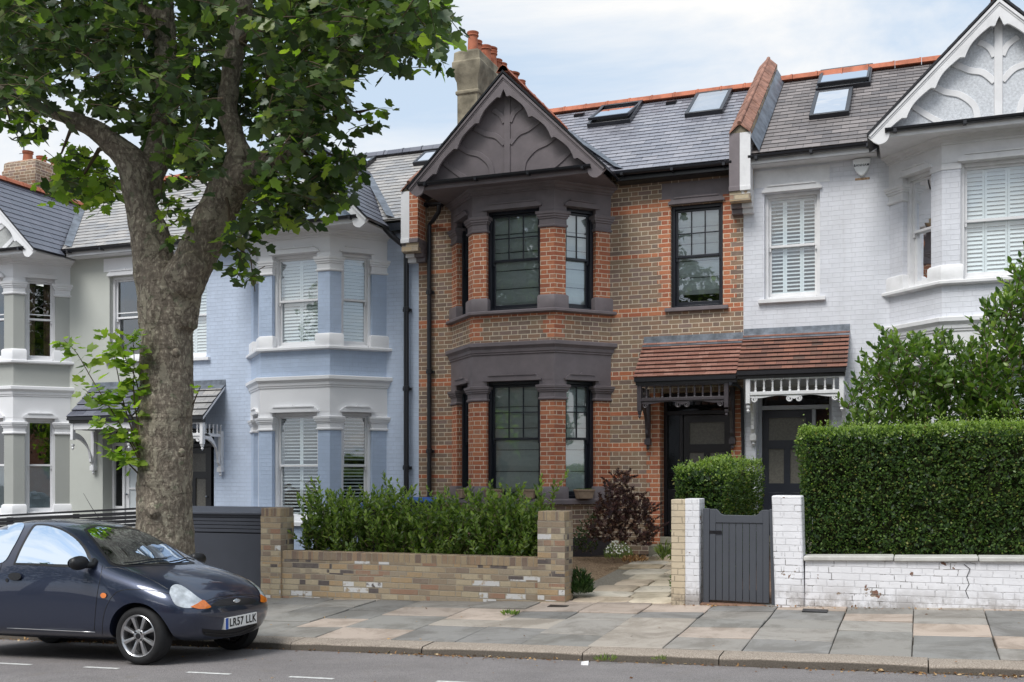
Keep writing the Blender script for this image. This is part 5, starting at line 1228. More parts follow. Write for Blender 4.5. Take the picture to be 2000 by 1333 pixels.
def hedge(name, x0, x1, y0, y1, zb, zt0, zt1, n, label, cat, size=0.030, seed=1):
    rg = np.random.default_rng(seed); root = thing(name, ((x0+x1)/2, (y0+y1)/2, zb), label, cat)
    lx, ly, lz = x1-x0, y1-y0, (zt0+zt1)/2-zb
    A = np.array([lx*lz, lx*lz*0.2, ly*lz, ly*lz, lx*ly*1.7]); c = rg.choice(5, n, p=A/A.sum())
    u, v, w_ = rg.random(n), rg.random(n), rg.random(n); P = np.zeros((n, 3)); N_ = np.zeros((n, 3))
    P[:, 0] = x0+u*lx; P[:, 1] = y0+v*ly; zt = zt0+(zt1-zt0)*u; P[:, 2] = zb+w_*(zt-zb)
    for k, (ax, val, nn) in enumerate(((1, y0, (0, -1, 0)), (1, y1, (0, 1, 0)), (0, x0, (-1, 0, 0)), (0, x1, (1, 0, 0)), (2, None, (0, 0, 1)))):
        m = c == k; P[m, ax] = zt[m] if val is None else val; N_[m] = nn
    if True:
        # undulating clipped surface, round shoulders and small gaps
        bump = np.array([noise.noise(Vector((p[0]*2.2, p[1]*2.2, p[2]*2.2)))*0.075+noise.noise(Vector((p[0]*7, p[1]*7, p[2]*7)))*0.032 for p in P])
        dpt = np.abs(rg.normal(0, 0.035, n)); P += N_*(bump-dpt+0.01)[:, None]
        r = 0.10
        top = np.clip((P[:, 2]-(zt-r))/r, 0, 1.3); P[:, 1] += np.where(c == 0, top**2*r*0.6, 0); P[:, 0] += np.where(c == 2, top**2*r*0.6, 0)
        ex = np.clip((x0+r-P[:, 0])/r, 0, 1); P[:, 1] += np.where(c == 0, ex**2*r*0.7, 0)
        P[:, 2] -= np.where(c == 4, (np.clip((y0+r-P[:, 1])/r, 0, 1)**2)*r*0.7, 0)
    Dv = N_*0.7+rdir(rg, n)*0.9+np.array([0, 0, 0.35]); Nv = rdir(rg, n)
    gap = np.array([noise.noise(Vector((p[0]*9, p[1]*9+5, p[2]*9))) for p in P]) < 0.50
    P, Dv, Nv, c = P[gap], Dv[gap], Nv[gap], c[gap]
    hh_ = np.clip((P[:, 2]-(zt0-0.22))/0.22, 0, 1); newg = ((c == 4) | (rg.random(len(P)) < 0.04+0.6*hh_**1.5)) & (rg.random(len(P)) < 0.7)
    leaf_mesh('foliage', None, P, Dv, Nv, rg.uniform(0.7, 1.25, len(P))*size, 'small', root, mats=[K['box'], K['boxtop']], midx=newg.astype(int))
    # opaque core coloured as gap shade, then darker inner leaves and sprigs on top
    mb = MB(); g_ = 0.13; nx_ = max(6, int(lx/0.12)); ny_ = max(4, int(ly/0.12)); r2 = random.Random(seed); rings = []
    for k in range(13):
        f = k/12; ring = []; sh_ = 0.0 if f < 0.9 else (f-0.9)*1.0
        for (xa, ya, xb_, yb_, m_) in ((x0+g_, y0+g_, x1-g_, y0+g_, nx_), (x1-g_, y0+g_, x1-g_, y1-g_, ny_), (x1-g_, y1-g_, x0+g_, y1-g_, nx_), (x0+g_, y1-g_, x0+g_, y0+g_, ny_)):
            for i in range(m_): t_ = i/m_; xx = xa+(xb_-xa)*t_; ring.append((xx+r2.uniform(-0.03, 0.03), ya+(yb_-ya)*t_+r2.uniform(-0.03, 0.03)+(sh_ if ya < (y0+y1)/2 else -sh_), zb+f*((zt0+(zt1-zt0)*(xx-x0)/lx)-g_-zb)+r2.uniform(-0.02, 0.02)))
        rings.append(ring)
    mb.loft(rings); mb.build('gap_shade_core', K['gapshade'], root)
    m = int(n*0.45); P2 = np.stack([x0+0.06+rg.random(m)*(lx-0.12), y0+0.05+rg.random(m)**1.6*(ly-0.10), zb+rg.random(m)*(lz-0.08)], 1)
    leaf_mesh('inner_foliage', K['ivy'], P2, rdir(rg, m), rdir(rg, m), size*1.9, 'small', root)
    m = int(260*lx*ly)+40; P3 = np.stack([x0+rg.random(m)*lx, y0+rg.random(m)*ly, np.zeros(m)], 1); P3[:, 2] = zt0+(zt1-zt0)*(P3[:, 0]-x0)/lx
    out = []; dd = []
    for p in P3:
        h = rg.exponential(0.035); dv = np.array([rg.normal(0, 0.25), rg.normal(0, 0.25), 1])
        for k in range(5): out.append(p+dv*h*k/4); dd.append(np.array([rg.normal(), rg.normal(), 0.8]))
    out = np.array(out); leaf_mesh('new_growth', K['boxtop'], out, np.array(dd), rdir(rg, len(out)), size*0.85, 'small', root)
    mb = MB()
    for i in range(max(3, int(lx/0.25))):
        x = x0+0.1+(lx-0.2)*rg.random(); y = y0+0.1+(ly-0.2)*rg.random(); mb.tube([(x, y, zb-0.05), (x+rg.normal(0, 0.04), y, zb+lz*0.4), (x+rg.normal(0, 0.1), y+rg.normal(0, 0.05), zb+lz*0.85)], [0.018, 0.012, 0.005], 5)
    mb.build('stems', K['twig'], root); return root
hedge('privet_hedge', -1.33, 4.4, 12.83, 13.75, 0.40, 2.16, 2.26, 64000, 'large clipped privet hedge standing behind the white garden wall', 'hedge', 0.036, 2)
hedge('privet_hedge', -2.92, -2.30, 13.25, 16.9, 0.15, 1.70, 1.84, 26000, 'smaller clipped privet hedge between the two garden paths, behind the gate', 'hedge', 0.038, 3)
# ------------------------------------------------------------------ leafy shrubs made of shoots
def shoots(name, pts, L, label, cat, leafmat, leaf=0.075, shape='oval', per=12, seed=1, spread=0.35, group=None, base=None, stemr=0.005, droop=0.0, hd=None, newp=0.0):
    """pts: list of (x,y,z0) shoot bases, L lengths -> shrub thing with foliage and stems"""
    rg = np.random.default_rng(seed); b0 = Vector(base) if base else Vector(np.mean([p for p in pts], 0)); root = thing(name, b0, label, cat, group)
    P = []; Dd = []; Nn = []; Sz = []; Mi = []; mb = MB()
    for p, l in zip(pts, L):
        dv = np.array([rg.normal(0, spread), rg.normal(0, spread), 1.0]) if hd is None else np.array(hd)+rg.normal(0, spread, 3); dv /= np.linalg.norm(dv); p = np.array(p, dtype=float)
        q = [p+dv*l*k/3+np.array([0, 0, -droop*l*(k/3)**2]) for k in range(4)]
        mb.tube([tuple(t) for t in q], [stemr, stemr*0.8, stemr*0.6, stemr*0.3], 4)
        nl = max(4, int(per*l/0.35)); an = rg.random()*6.28
        for k in range(nl):
            f = 0.12+0.88*k/nl; i = min(2, int(f*3)); pp = q[i]+(q[i+1]-q[i])*(f*3-i)
            an += 2.4; s = np.array([math.cos(an), math.sin(an), 0]); d_ = s*(1.0-f*0.45)+dv*(0.35+f*0.75)+rg.normal(0, 0.15, 3)
            P.append(pp); Dd.append(d_); Nn.append(dv*1.0-s*0.5+rg.normal(0, 0.2, 3)); Sz.append(leaf*(1.05-0.35*f)*rg.uniform(0.8, 1.2)); Mi.append(1 if (f > 0.7 and rg.random() < newp) else 0)
    P, Dd, Nn = map(np.array, (P, Dd, Nn)); Nn = -np.cross(np.cross(Nn, Dd), Dd)
    leaf_mesh('foliage', None, P, Dd, Nn, np.array(Sz), shape, root, mats=[leafmat, K['boxtop']], midx=np.array(Mi)); mb.build('stems', K['twig'], root); return root
rg = np.random.default_rng(21)
# laurel: separate bushes in a row
TOPS = [(566, 985), (595, 948), (628, 925), (660, 945), (700, 955), (742, 940), (760, 920), (790, 945), (830, 970), (860, 945), (895, 955), (932, 935), (955, 950), (1000, 940), (1030, 960)]
def topy(px):
    xs = [t[0] for t in TOPS]; return float(np.interp(px, xs, [t[1] for t in TOPS]))
labs = ['leftmost laurel bush behind the yellow brick wall, next to the left pier', 'laurel bush with one tall shoot, in front of the blue bay', 'laurel bush in front of the black downpipes behind the yellow brick wall', 'laurel bush below the dark ground floor bay window', 'rightmost laurel bush with tall pale shoots, next to the right yellow brick pier']
edges = [-8.17, -7.45, -6.70, -5.95, -5.2, -4.50]
for b in range(5):
    pts = []; L = []
    n = 250
    for i in range(n):
        x = rg.uniform(edges[b]-0.08, edges[b+1]+0.08); x = min(max(x, -8.12), -4.55); y = rg.uniform(12.86, 13.75)
        k_ = math.tan(math.atan2(x, y)+TH); pxx = 1000+FPX*k_; d_ = -x*math.sin(TH)+y*math.cos(TH); zt = EYE-(topy(pxx)+12-HZ)*d_/FPX-0.03+rg.normal(0, 0.065)
        if i < 26: z0 = zt-rg.uniform(0.28, 0.36)
        elif i < 100: z0 = rg.uniform(0.75, max(0.8, zt-0.38))
        else: z0 = rg.uniform(0.25, 0.85); y = rg.uniform(12.84, 13.4)
        l = rg.uniform(0.26, 0.38); pts.append((x, y, z0)); L.append(l)
    if b == 4:
        for (px_, py_) in ((1072, 910), (1060, 925), (1080, 932), (1068, 950), (1050, 950)):
            q = wp(px_, py_, 12.98); pts.append((q.x-0.03, q.y, q.z-0.5)); L.append(0.52)
    if b == 1:
        for (px_, py_) in ((628, 926), (762, 919)): q = wp(px_, py_, 13.1); pts.append((q.x, q.y, q.z-0.4)); L.append(0.4)
    shoots('laurel_bush', pts, L, labs[b], 'shrub', K['laurel'], 0.092, 'oval', 13, 30+b, 0.42, base=((edges[b]+edges[b+1])/2, 13.3, 0.1), group='laurel bushes behind the yellow brick wall', newp=0.55)
# big glossy shrub by the white bay and a taller one at the right edge
def bushpts(poly, Ya, Yb, n, seed, zmin=None):
    rg_ = np.random.default_rng(seed); xs = [p[0] for p in poly]; ys = [p[1] for p in poly]; out = []
    while len(out) < n:
        x, y = rg_.uniform(min(xs), max(xs)), rg_.uniform(min(ys), max(ys)); c = False; j = len(poly)-1
        for i in range(len(poly)):
            if (poly[i][1] > y) != (poly[j][1] > y) and x < (poly[j][0]-poly[i][0])*(y-poly[i][1])/(poly[j][1]-poly[i][1])+poly[i][0]: c = not c
            j = i
        if c: out.append(tuple(wp(x, y, rg_.uniform(Ya, Yb))))
    return out
A = bushpts([(1650, 850), (1652, 775), (1700, 745), (1722, 685), (1755, 665), (1800, 690), (1840, 672), (1880, 690), (1920, 720), (1960, 780), (1990, 850)], 14.2, 15.6, 430, 5)
A += [tuple(wp(1650+rg.uniform(0, 340), rg.uniform(850, 1000), rg.uniform(14.2, 15.4))) for _ in range(140)]
shoots('evergreen_shrub', A, [rg.uniform(0.22, 0.38) for _ in A], 'broad leafy evergreen shrub above the big hedge, beside the porch of the white house', 'shrub', K['shrub'], 0.115, 'oval', 11, 50, 0.6, base=(0.6, 14.8, 0.3), stemr=0.007)
B = bushpts([(1905, 850), (1900, 720), (1925, 640), (1955, 600), (1985, 545), (2030, 520), (2150, 560), (2200, 850)], 13.9, 15.2, 420, 6)
shoots('evergreen_shrub', B, [rg.uniform(0.25, 0.42) for _ in B], 'tall pale leafed shrub at the right edge, covering the white bay', 'shrub', K['shrub'], 0.125, 'oval', 10, 51, 0.5, base=(2.0, 14.5, 0.3), stemr=0.008, newp=0.4)
# purple maple, climber, low plants
M_ = bushpts([(1165, 1060), (1150, 1010), (1165, 985), (1190, 950), (1210, 925), (1228, 930), (1240, 965), (1272, 985), (1270, 1010), (1285, 1045), (1278, 1075)], 15.9, 16.9, 260, 8)
shoots('purple_maple', M_, [rg.uniform(0.12, 0.24) for _ in M_], 'purple leafed Japanese maple against the brick wall beside the door step', 'shrub', K['maple'], 0.085, 'star', 18, 52, 1.3, base=(-5.0, 16.5, 0.3), stemr=0.004)
I_ = bushpts([(1120, 1080), (1128, 1040), (1150, 1000), (1165, 1035), (1160, 1085)], 16.5, 16.85, 60, 9)
shoots('climbing_plant', I_, [rg.uniform(0.1, 0.2) for _ in I_], 'small dark green climber on the plinth below the bay, left of the purple maple', 'plant', K['ivy'], 0.06, 'oval', 14, 53, 0.8, base=(-5.6, 16.8, 0.25))
def tuft(name, px, py, Y, r, h, n, mat, label, shape='thin', leaf=0.06, fl=0, seed=1):
    rg_ = np.random.default_rng(seed); c = wp(px, py, Y); root = thing(name, c, label, 'plant'); an = rg_.random(n)*6.283; rr = r*np.sqrt(rg_.random(n)); P = np.stack([c.x+rr*np.cos(an), c.y+rr*np.sin(an), c.z+h*rg_.random(n)*(1-(rr/r)**2*0.6)], 1)
    leaf_mesh('foliage', mat, P, np.stack([np.cos(an)*0.5, np.sin(an)*0.5, np.ones(n)*0.8], 1)+rg_.normal(0, 0.3, (n, 3)), rdir(rg_, n), leaf, shape, root)
    if fl:
        an = rg_.random(fl)*6.283; rr = r*np.sqrt(rg_.random(fl)); P = np.stack([c.x+rr*np.cos(an), c.y+rr*np.sin(an)-0.02, c.z+h*(0.45+0.6*rg_.random(fl))*(1-(rr/r)**2*0.5)+0.02], 1); f_ = []
        leaf_mesh('flowers', K['petal'], np.repeat(P, 5, 0), np.concatenate([[(math.cos(k*1.257), -0.5, math.sin(k*1.257)) for k in range(5)]]*fl), np.tile([(0, -1, 0.3)], (5*fl, 1)).astype(float), 0.018, 'small', root)
    return root
tuft('daisy_plant', 1208, 1092, 15.6, 0.20, 0.26, 500, K['grassg'], 'small plant covered in white flowers at the edge of the stone path', 'thin', 0.06, 60, 1)
tuft('lavender_plant', 1132, 1160, 12.95, 0.15, 0.30, 900, K['ivy'], 'low dark green tuft at the foot of the right yellow brick pier', 'thin', 0.09, 0, 2)
tuft('weed', 1298, 1095, 14.6, 0.10, 0.22, 120, K['grassg'], 'pale green weed beside the cream and white gate pier', 'thin', 0.12, 0, 3)
tuft('weed', 1240, 1098, 15.3, 0.18, 0.10, 260, K['dead'], 'low brownish plant between the maple and the path', 'thin', 0.06, 0, 4)
# planters on the bay sill
for i, (px_, u, lab) in enumerate(((905, 0, 'leftmost'), (965, 1, 'second from left'), (1029, 2, 'second from right'), (1141, 3, 'rightmost'))):
    p = wp(px_, 975, (17.15, 16.90, 16.90, 17.22)[i]); zb = 1.262; t_ = thing('trough_planter', (p.x, p.y, zb), ('pale clay trough on the bay sill beside the left window, leftmost of the four', 'pale clay trough at the left end of the front bay window sill', 'pale clay trough at the right end of the front bay window sill', 'pale clay trough on the sill of the right hand bay window')[i], 'plant pot', 'clay troughs on the bay window sill')
    w_ = 0.155; ang = (R(-46), 0, 0, R(46))[i]; ca, sa = math.cos(ang), math.sin(ang)
    def q(x, y, z): return (p.x+x*ca-y*sa, p.y+x*sa+y*ca, z)
    mb = MB(); rings = [[q(sx*a, sy*b, zb+z) for sx, sy in ((-1, -1), (1, -1), (1, 1), (-1, 1))] for a, b, z in ((w_*0.82, 0.062, 0), (w_, 0.078, 0.125), (w_*1.06, 0.086, 0.127), (w_*1.06, 0.086, 0.155), (w_*0.96, 0.07, 0.155), (w_*0.9, 0.065, 0.12))]
    mb.loft(rings); mb.build('trough', K.setdefault('clay', plain('pale_clay', (0.34, 0.25, 0.18), 0.85, 0.2, var=0.2, scale=9, bump=0.2, dirt=0.2)), t_, bevel=0.006)
    rg_ = np.random.default_rng(i); n = 160; P = np.array([q(rg_.uniform(-w_, w_)*0.9, rg_.uniform(-0.05, 0.05), zb+0.13) for _ in range(n)]); leaf_mesh('seedlings', K['grassg'], P, rdir(rg_, n)*0.6+np.array([0, 0, 0.9]), rdir(rg_, n), 0.05, 'thin', t_)
# ------------------------------------------------------------------ the plane tree
def build_tree():
    YT = 10.6
    base = wp(322, 1100, YT); root = thing('plane_tree', (base.x, YT, gp(base.x, YT)), 'big plane tree with mottled forked trunk on the pavement behind the car', 'tree')
    def q(px, py, Y, wpx):
        p = wp(px, py, Y); wpx *= 0.93; d = -p.x*math.sin(TH)+Y*math.cos(TH); return (tuple(p), wpx/2*d/FPX)
    def limb(mb, L, seg=20, sub=4):
        Pp = [a[0] for a in L]; Rr = [(a[1],) for a in L]
        Pp = smoothpts(Pp, sub); Rr = [r[0] for r in smoothpts(Rr, sub)]
        mb.tube(Pp, Rr, seg)
    mb = MB()
    b3 = gp(base.x, YT)
    d0 = q(322, 1120, YT, 150); 
    limb(mb, [((base.x, YT, b3-0.35), 0.52), ((base.x, YT, b3+0.0), 0.43), q(322, 1095, YT, 128), q(322, 1020, YT, 117), q(323, 900, YT, 112), q(325, 760, YT, 110), q(326, 680, YT, 106), q(326, 620, YT, 106), q(322, 565, YT, 104), q(312, 530, YT, 90)], 28)
    limb(mb, [q(312, 640, YT, 84), q(306, 570, YT, 84), q(300, 510, YT-0.02, 86), q(290, 450, YT-0.03, 78), q(278, 410, YT-0.05, 66), q(271, 375, YT-0.05, 64), q(268, 345, YT-0.05, 72), q(252, 312, YT-0.1, 64), q(222, 283, YT-0.2, 50), q(186, 254, YT-0.35, 42), q(150, 238, YT-0.5, 34), q(105, 222, YT-0.7, 26), q(40, 190, YT-1.0, 20), q(-30, 150, YT-1.2, 14)], 22)
    limb(mb, [q(350, 640, YT, 74), q(356, 590, YT, 74), q(362, 550, YT+0.0, 80), q(382, 505, YT, 84), q(404, 460, YT, 84), q(424, 415, YT, 82), q(442, 375, YT, 76), q(462, 340, YT, 66), q(469, 305, YT-0.02, 56), q(459, 268, YT-0.04, 42), q(446, 225, YT-0.05, 41), q(444, 190, YT-0.06, 42), q(452, 140, YT-0.08, 41), q(462, 90, YT-0.1, 42), q(472, 40, YT-0.1, 42), q(480, -40, YT-0.1, 38), q(495, -200, YT-0.2, 32), q(480, -420, YT-0.1, 22), q(500, -640, YT, 12)], 22)
    limb(mb, [q(455, 370, YT, 58), q(490, 335, YT+0.05, 54), q(530, 315, YT+0.12, 50), q(572, 295, YT+0.2, 47), q(602, 262, YT+0.25, 42), q(620, 215, YT+0.3, 38), q(632, 165, YT+0.3, 36), q(645, 110, YT+0.35, 32), q(655, 50, YT+0.4, 30), q(680, -60, YT+0.5, 26), q(720, -220, YT+0.6, 18), q(780, -380, YT+0.7, 10)], 18)
    limb(mb, [q(285, 380, YT+0.05, 54), q(300, 330, YT+0.15, 56), q(314, 280, YT+0.25, 54), q(322, 220, YT+0.3, 50), q(326, 150, YT+0.35, 48), q(322, 80, YT+0.4, 46), q(318, 0, YT+0.4, 44), q(310, -150, YT+0.5, 36), q(330, -350, YT+0.6, 24), q(300, -600, YT+0.5, 12)], 18)
    limb(mb, [q(300, 90, YT+0.4, 30), q(280, 20, YT+0.3, 28), q(230, -100, YT, 22), q(150, -260, YT-0.3, 14)], 12)
    # burrs and old branch scars
    for (px, py, r_, dy) in ((362, 545, 44, -0.10), (472, 345, 26, -0.10), (292, 995, 9, -0.34), (355, 885, 10, -0.28), (345, 690, 10, -0.30), (300, 1000, 12, -0.33), (375, 520, 30, -0.16)):
        p = wp(px, py, YT+dy); rr = r_/161
        mb.lathe(tuple(p), [(0.01, -rr), (rr*0.7, -rr*0.7), (rr, 0), (rr*0.7, rr*0.7), (0.01, rr)], 12)
    tr = mb.build('trunk', K['bark'], root, smooth=180)
    rm = tr.modifiers.new('remesh', 'REMESH'); rm.mode = 'VOXEL'; rm.voxel_size = 0.024; rm.use_smooth_shade = True
    sm = tr.modifiers.new('smooth', 'SMOOTH'); sm.iterations = 5; sm.factor = 0.6
    tx = D.textures.new('trunk_lumps', 'CLOUDS'); tx.noise_scale = 0.22; tx.noise_depth = 3
    dp = tr.modifiers.new('lumps', 'DISPLACE'); dp.texture = tx; dp.strength = 0.055; dp.mid_level = 0.5
    # leaf sprays
    rg = np.random.default_rng(77)
    def inpoly(poly, x, y):
        c = False; j = len(poly)-1
        for i in range(len(poly)):
            if (poly[i][1] > y) != (poly[j][1] > y) and x < (poly[j][0]-poly[i][0])*(y-poly[i][1])/(poly[j][1]-poly[i][1])+poly[i][0]: c = not c
            j = i
        return c
    MAIN = [(-60, -60), (872, -60), (862, 35), (840, 80), (812, 100), (790, 85), (765, 100), (735, 118), (715, 100), (680, 140), (670, 170), (650, 215), (625, 250), (590, 275), (545, 300), (500, 280), (430, 320), (400, 345), (340, 365), (318, 320), (285, 262), (232, 215), (165, 185), (105, 190), (80, 215), (40, 222), (10, 225), (-10, 190), (-60, 180)]
    LEFT = [(88, 325), (110, 290), (150, 282), (190, 305), (215, 335), (224, 380), (212, 415), (192, 410), (165, 378), (140, 378), (108, 365), (100, 335)]
    RIGHT = [(490, 345), (560, 325), (615, 288), (668, 300), (705, 298), (690, 335), (655, 350), (662, 380), (640, 425), (600, 412), (575, 445), (540, 420), (505, 440), (478, 470), (448, 500), (436, 480), (455, 430), (478, 385)]
    MID = [(285, 365), (330, 350), (375, 400), (372, 450), (345, 480), (310, 440), (300, 400)]
    TAIL = [(436, 478), (462, 485), (492, 520), (505, 560), (500, 578), (478, 560), (450, 535)]
    P = []; Dd = []; Nn = []; Sz = []; Mi = []
    tw = MB()
    def spray(c, n, L, size, young=0.0, droop=0.5, dirv=None, twig=True):
        c = tuple(c)
        an = rg.uniform(0, 2*math.pi); dv = np.array([math.cos(an), math.sin(an)*0.7, rg.uniform(-0.6, 0.5)]) if dirv is None else np.array(dirv)+rg.normal(0, 0.2, 3)
        dv /= np.linalg.norm(dv); c = np.array(c); p0 = c-dv*L*0.5
        qs = [p0+dv*L*k/4+np.array([0, 0, -droop*L*(k/4)**2*0.5]) for k in range(5)]
        if twig: tw.tube([tuple(v) for v in qs], [0.006, 0.005, 0.004, 0.003, 0.002], 4)
        for k in range(n):
            f = (k+0.6)/n*4; i = min(3, int(f)); pp = qs[i]+(qs[i+1]-qs[i])*(f-i); side = (1 if k % 2 else -1)
            s = np.cross(dv, [0, 0, 1]); s /= np.linalg.norm(s)+1e-6
            d_ = dv*0.55+s*side*0.75+np.array([0, 0, -0.45])+rg.normal(0, 0.32, 3); d_ /= np.linalg.norm(d_)
            st = pp+d_*size*0.35
            P.append(st); Dd.append(d_); Nn.append(np.array([0, 0, 1.0])+rg.normal(0, 0.5, 3)); Sz.append(size*rg.uniform(0.6, 1.25)); Mi.append(1 if rg.random() < young else 0)
    def fill(poly, n, Ya, Yb, young, size=0.165, nl=7, L=0.5, margin=0):
        xs = [p[0] for p in poly]; ys = [p[1] for p in poly]; k = 0
        while k < n:
            x, y = rg.uniform(min(xs), max(xs)), rg.uniform(min(ys), max(ys))
            if inpoly(poly, x, y):
                Y = rg.uniform(Ya, Yb); spray(tuple(wp(x, y, Y)), nl, L*rg.uniform(0.7, 1.2), size, young); k += 1
    # keep the painted limbs in view: nothing dense right in front of them
    def clear(x, y):
        return (abs(x-458) < 55 and 40 < y < 345) or (225 < x < 300 and 290 < y < 420) or (abs(x-321) < 45 and -20 < y < 110) or (abs(x-470) < 35 and y <= 40)
    k = 0
    while k < 900:
        x, y = rg.uniform(-60, 905), rg.uniform(-60, 395)
        if not inpoly(MAIN, x, y): continue
        cl = noise.noise(Vector((x/75, y/75, 3.0)))
        if cl < -0.34: continue
        Y = rg.uniform(8.6, 12.6)
        if clear(x, y) and Y < 10.75: continue
        if 110 < x < 340 and y > 150 and Y < 10.4 and rg.random() < 0.85: continue
        low = y > 250
        spray(tuple(wp(x, y, Y)), 8, rg.uniform(0.4, 0.65), 0.155 if Y > 9.4 else 0.13, 0.05 if not low else 0.12); k += 1
    fill(LEFT, 50, 10.2, 11.6, 0.75, 0.14, 7, 0.42)
    fill(RIGHT, 85, 9.9, 11.6, 0.22, 0.15, 7, 0.42)
    fill(MID, 11, 10.05, 10.4, 0.5, 0.10, 6, 0.3)
    fill(TAIL, 9, 10.2, 10.6, 0.35, 0.13, 4, 0.3)
    for (x, y, Y) in ((735, 208, 10.4), (700, 215, 10.6), (712, 240, 10.5), (672, 262, 10.6), (660, 300, 10.6), (690, 312, 10.5), (868, 50, 10.2), (838, 95, 10.3), (805, 128, 10.3), (775, 115, 10.4), (875, 15, 10.3), (60, 235, 9.9), (30, 245, 10.0), (90, 240, 10.0), (8, 235, 9.9), (25, 215, 9.9), (75, 215, 10.1), (45, 262, 10.1)): spray(tuple(wp(x, y, Y)), 7, 0.4, 0.14, 0.25)
    # canopy above the frame
    k = 0
    while k < 430:
        v = rg.normal(size=3); v /= np.linalg.norm(v); r_ = rg.uniform(0.35, 1.0)**0.6; p = np.array([-8.6, 10.3, 10.4])+v*r_*np.array([4.0, 3.6, 4.0])
        d_ = -p[0]*math.sin(TH)+p[1]*math.cos(TH)
        if p[1] < 4 or p[1] > 14.6: continue
        k_ = ((p[0]*math.cos(TH)+p[1]*math.sin(TH))/max(0.5, d_)); py = HZ-(p[2]-EYE)*FPX/max(0.5, d_)
        if py > -70: continue
        spray(tuple(p), 9, 0.7, 0.19, 0.05, twig=False); k += 1
    P, Dd, Nn = map(np.array, (P, Dd, Nn)); Nn = -np.cross(np.cross(Nn, Dd), Dd)
    leaf_mesh('crown', None, P, Dd, Nn, np.array(Sz), 'plane', root, fold=0.10, mats=[K['plane'], K['young']], midx=np.array(Mi))
    # feeder branches inside the crown
    for (a, b, w0) in (((150, 238, 10.1), (120, 300, 10.7), 12), ((222, 283, 10.4), (165, 340, 10.8), 14), ((572, 295, 10.8), (640, 330, 10.7), 13), ((602, 262, 10.85), (720, 215, 10.5), 12), ((632, 165, 10.9), (760, 110, 10.6), 16), ((655, 50, 11.0), (860, 40, 10.3), 16), ((460, 90, 10.5), (560, 60, 10.2), 20), ((490, 345, 10.65), (560, 400, 10.6), 11), ((440, 380, 10.5), (450, 470, 10.4), 9), ((40, 190, 9.6), (20, 240, 9.9), 8), ((322, 80, 11.0), (180, 60, 10.7), 18), ((326, 150, 10.95), (420, 110, 11.3), 14), ((450, 470, 10.4), (498, 570, 10.4), 5), ((230, 120, 10.9), (40, 100, 10.4), 14)):
        A, B = q(a[0], a[1], a[2], w0), q(b[0], b[1], b[2], w0*0.35); m = (Vector(A[0])+Vector(B[0]))/2+Vector((rg.normal(0, 0.06), rg.normal(0, 0.06), 0.10)); tw.tube([A[0], tuple(m), B[0]], [A[1], (A[1]+B[1])/2, B[1]], 8)
    # side shoots growing out of the trunk
    ep = MB(); P = []; Dd = []; Nn = []; Sz = []
    for path in ([(275, 905), (235, 830), (185, 750), (150, 690), (125, 665)], [(275, 890), (245, 800), (228, 720), (215, 655)], [(277, 870), (262, 780), (262, 700), (258, 650)], [(275, 930), (250, 905), (235, 890), (215, 880)], [(276, 850), (240, 790), (200, 790), (165, 760)], [(277, 800), (265, 740), (245, 700), (240, 660)], [(276, 900), (255, 860), (228, 840), (190, 820)], [(377, 790), (385, 770), (392, 755)]):
        pts = [tuple(wp(x, y, 10.35-0.35*i/len(path))) for i, (x, y) in enumerate(path)]; pts = smoothpts(pts, 4); ep.tube(pts, [0.011*(1-0.8*i/len(pts)) for i in range(len(pts))], 5)
        for i in range(3 if len(path) > 3 else 6, len(pts)):
            for _ in range(4 if len(path) > 3 else 2):
                an = rg.uniform(0, 6.28); d_ = np.array([math.cos(an), math.sin(an)*0.6, rg.uniform(-0.5, 0.4)]); P.append(np.array(pts[i])+d_*rg.uniform(0.03, 0.16)); Dd.append(d_); Nn.append(np.array([0, -0.3, 1])+rg.normal(0, 0.5, 3)); Sz.append(rg.uniform(0.08, 0.17)*(1 if i < len(pts)-3 else 0.7))
    P, Dd, Nn = map(np.array, (P, Dd, Nn)); Nn = -np.cross(np.cross(Nn, Dd), Dd)
    leaf_mesh('side_shoot_leaves', K['young'], P, Dd, Nn, np.array(Sz), 'plane', root, fold=0.10); ep.build('side_shoots', K['twig'], root, smooth=180)
    tw.build('twigs', K['twig'], root)
build_tree()
# ------------------------------------------------------------------ the parked car
import bmesh
from mathutils.bvhtree import BVHTree
from mathutils.geometry import delaunay_2d_cdt
def carpaint():
    t = NT('dark_metallic_blue_paint'); o = t.obj(); n = t.noise(o, 900, 1)
    t.set(color=t.mix(n, (0.020, 0.028, 0.058), (0.040, 0.052, 0.092)), rough=0.28, metal=0.55, coat=1.0, coatr=0.02, spec=0.6); return t.m
K['paint'] = carpaint()
def carglass():
    t = NT('dark_car_glass'); t.set(color=(0.015, 0.019, 0.020), rough=0.2, spec=0.3); fr = t.math('ADD', t.n('Fresnel', {'IOR': 1.5}).outputs[0], 0.13, clamp=True)
    gl = t.n('BsdfGlossy', {'Color': (0.74, 0.86, 1.0, 1), 'Roughness': 0.02}); mx = t.n('MixShader', {0: fr, 1: t.b.outputs[0], 2: gl.outputs[0]}); t.t.links.new(mx.outputs[0], t.out.inputs[0]); return t.m
K['carglass'] = carglass(); K['rubber'] = plain('tyre_rubber', (0.018, 0.018, 0.019), 0.75, 0.3, var=0.15, scale=20, bump=0.2)
K['bkplastic'] = plain('matt_black_plastic', (0.014, 0.014, 0.016), 0.45, 0.4); K['alloy'] = plain('silver_alloy', (0.52, 0.52, 0.53), 0.28, 0.5, metal=0.9, var=0.04); K['chrome'] = plain('bright_chrome', (0.75, 0.76, 0.78), 0.1, 0.5, metal=1.0, var=0.0)
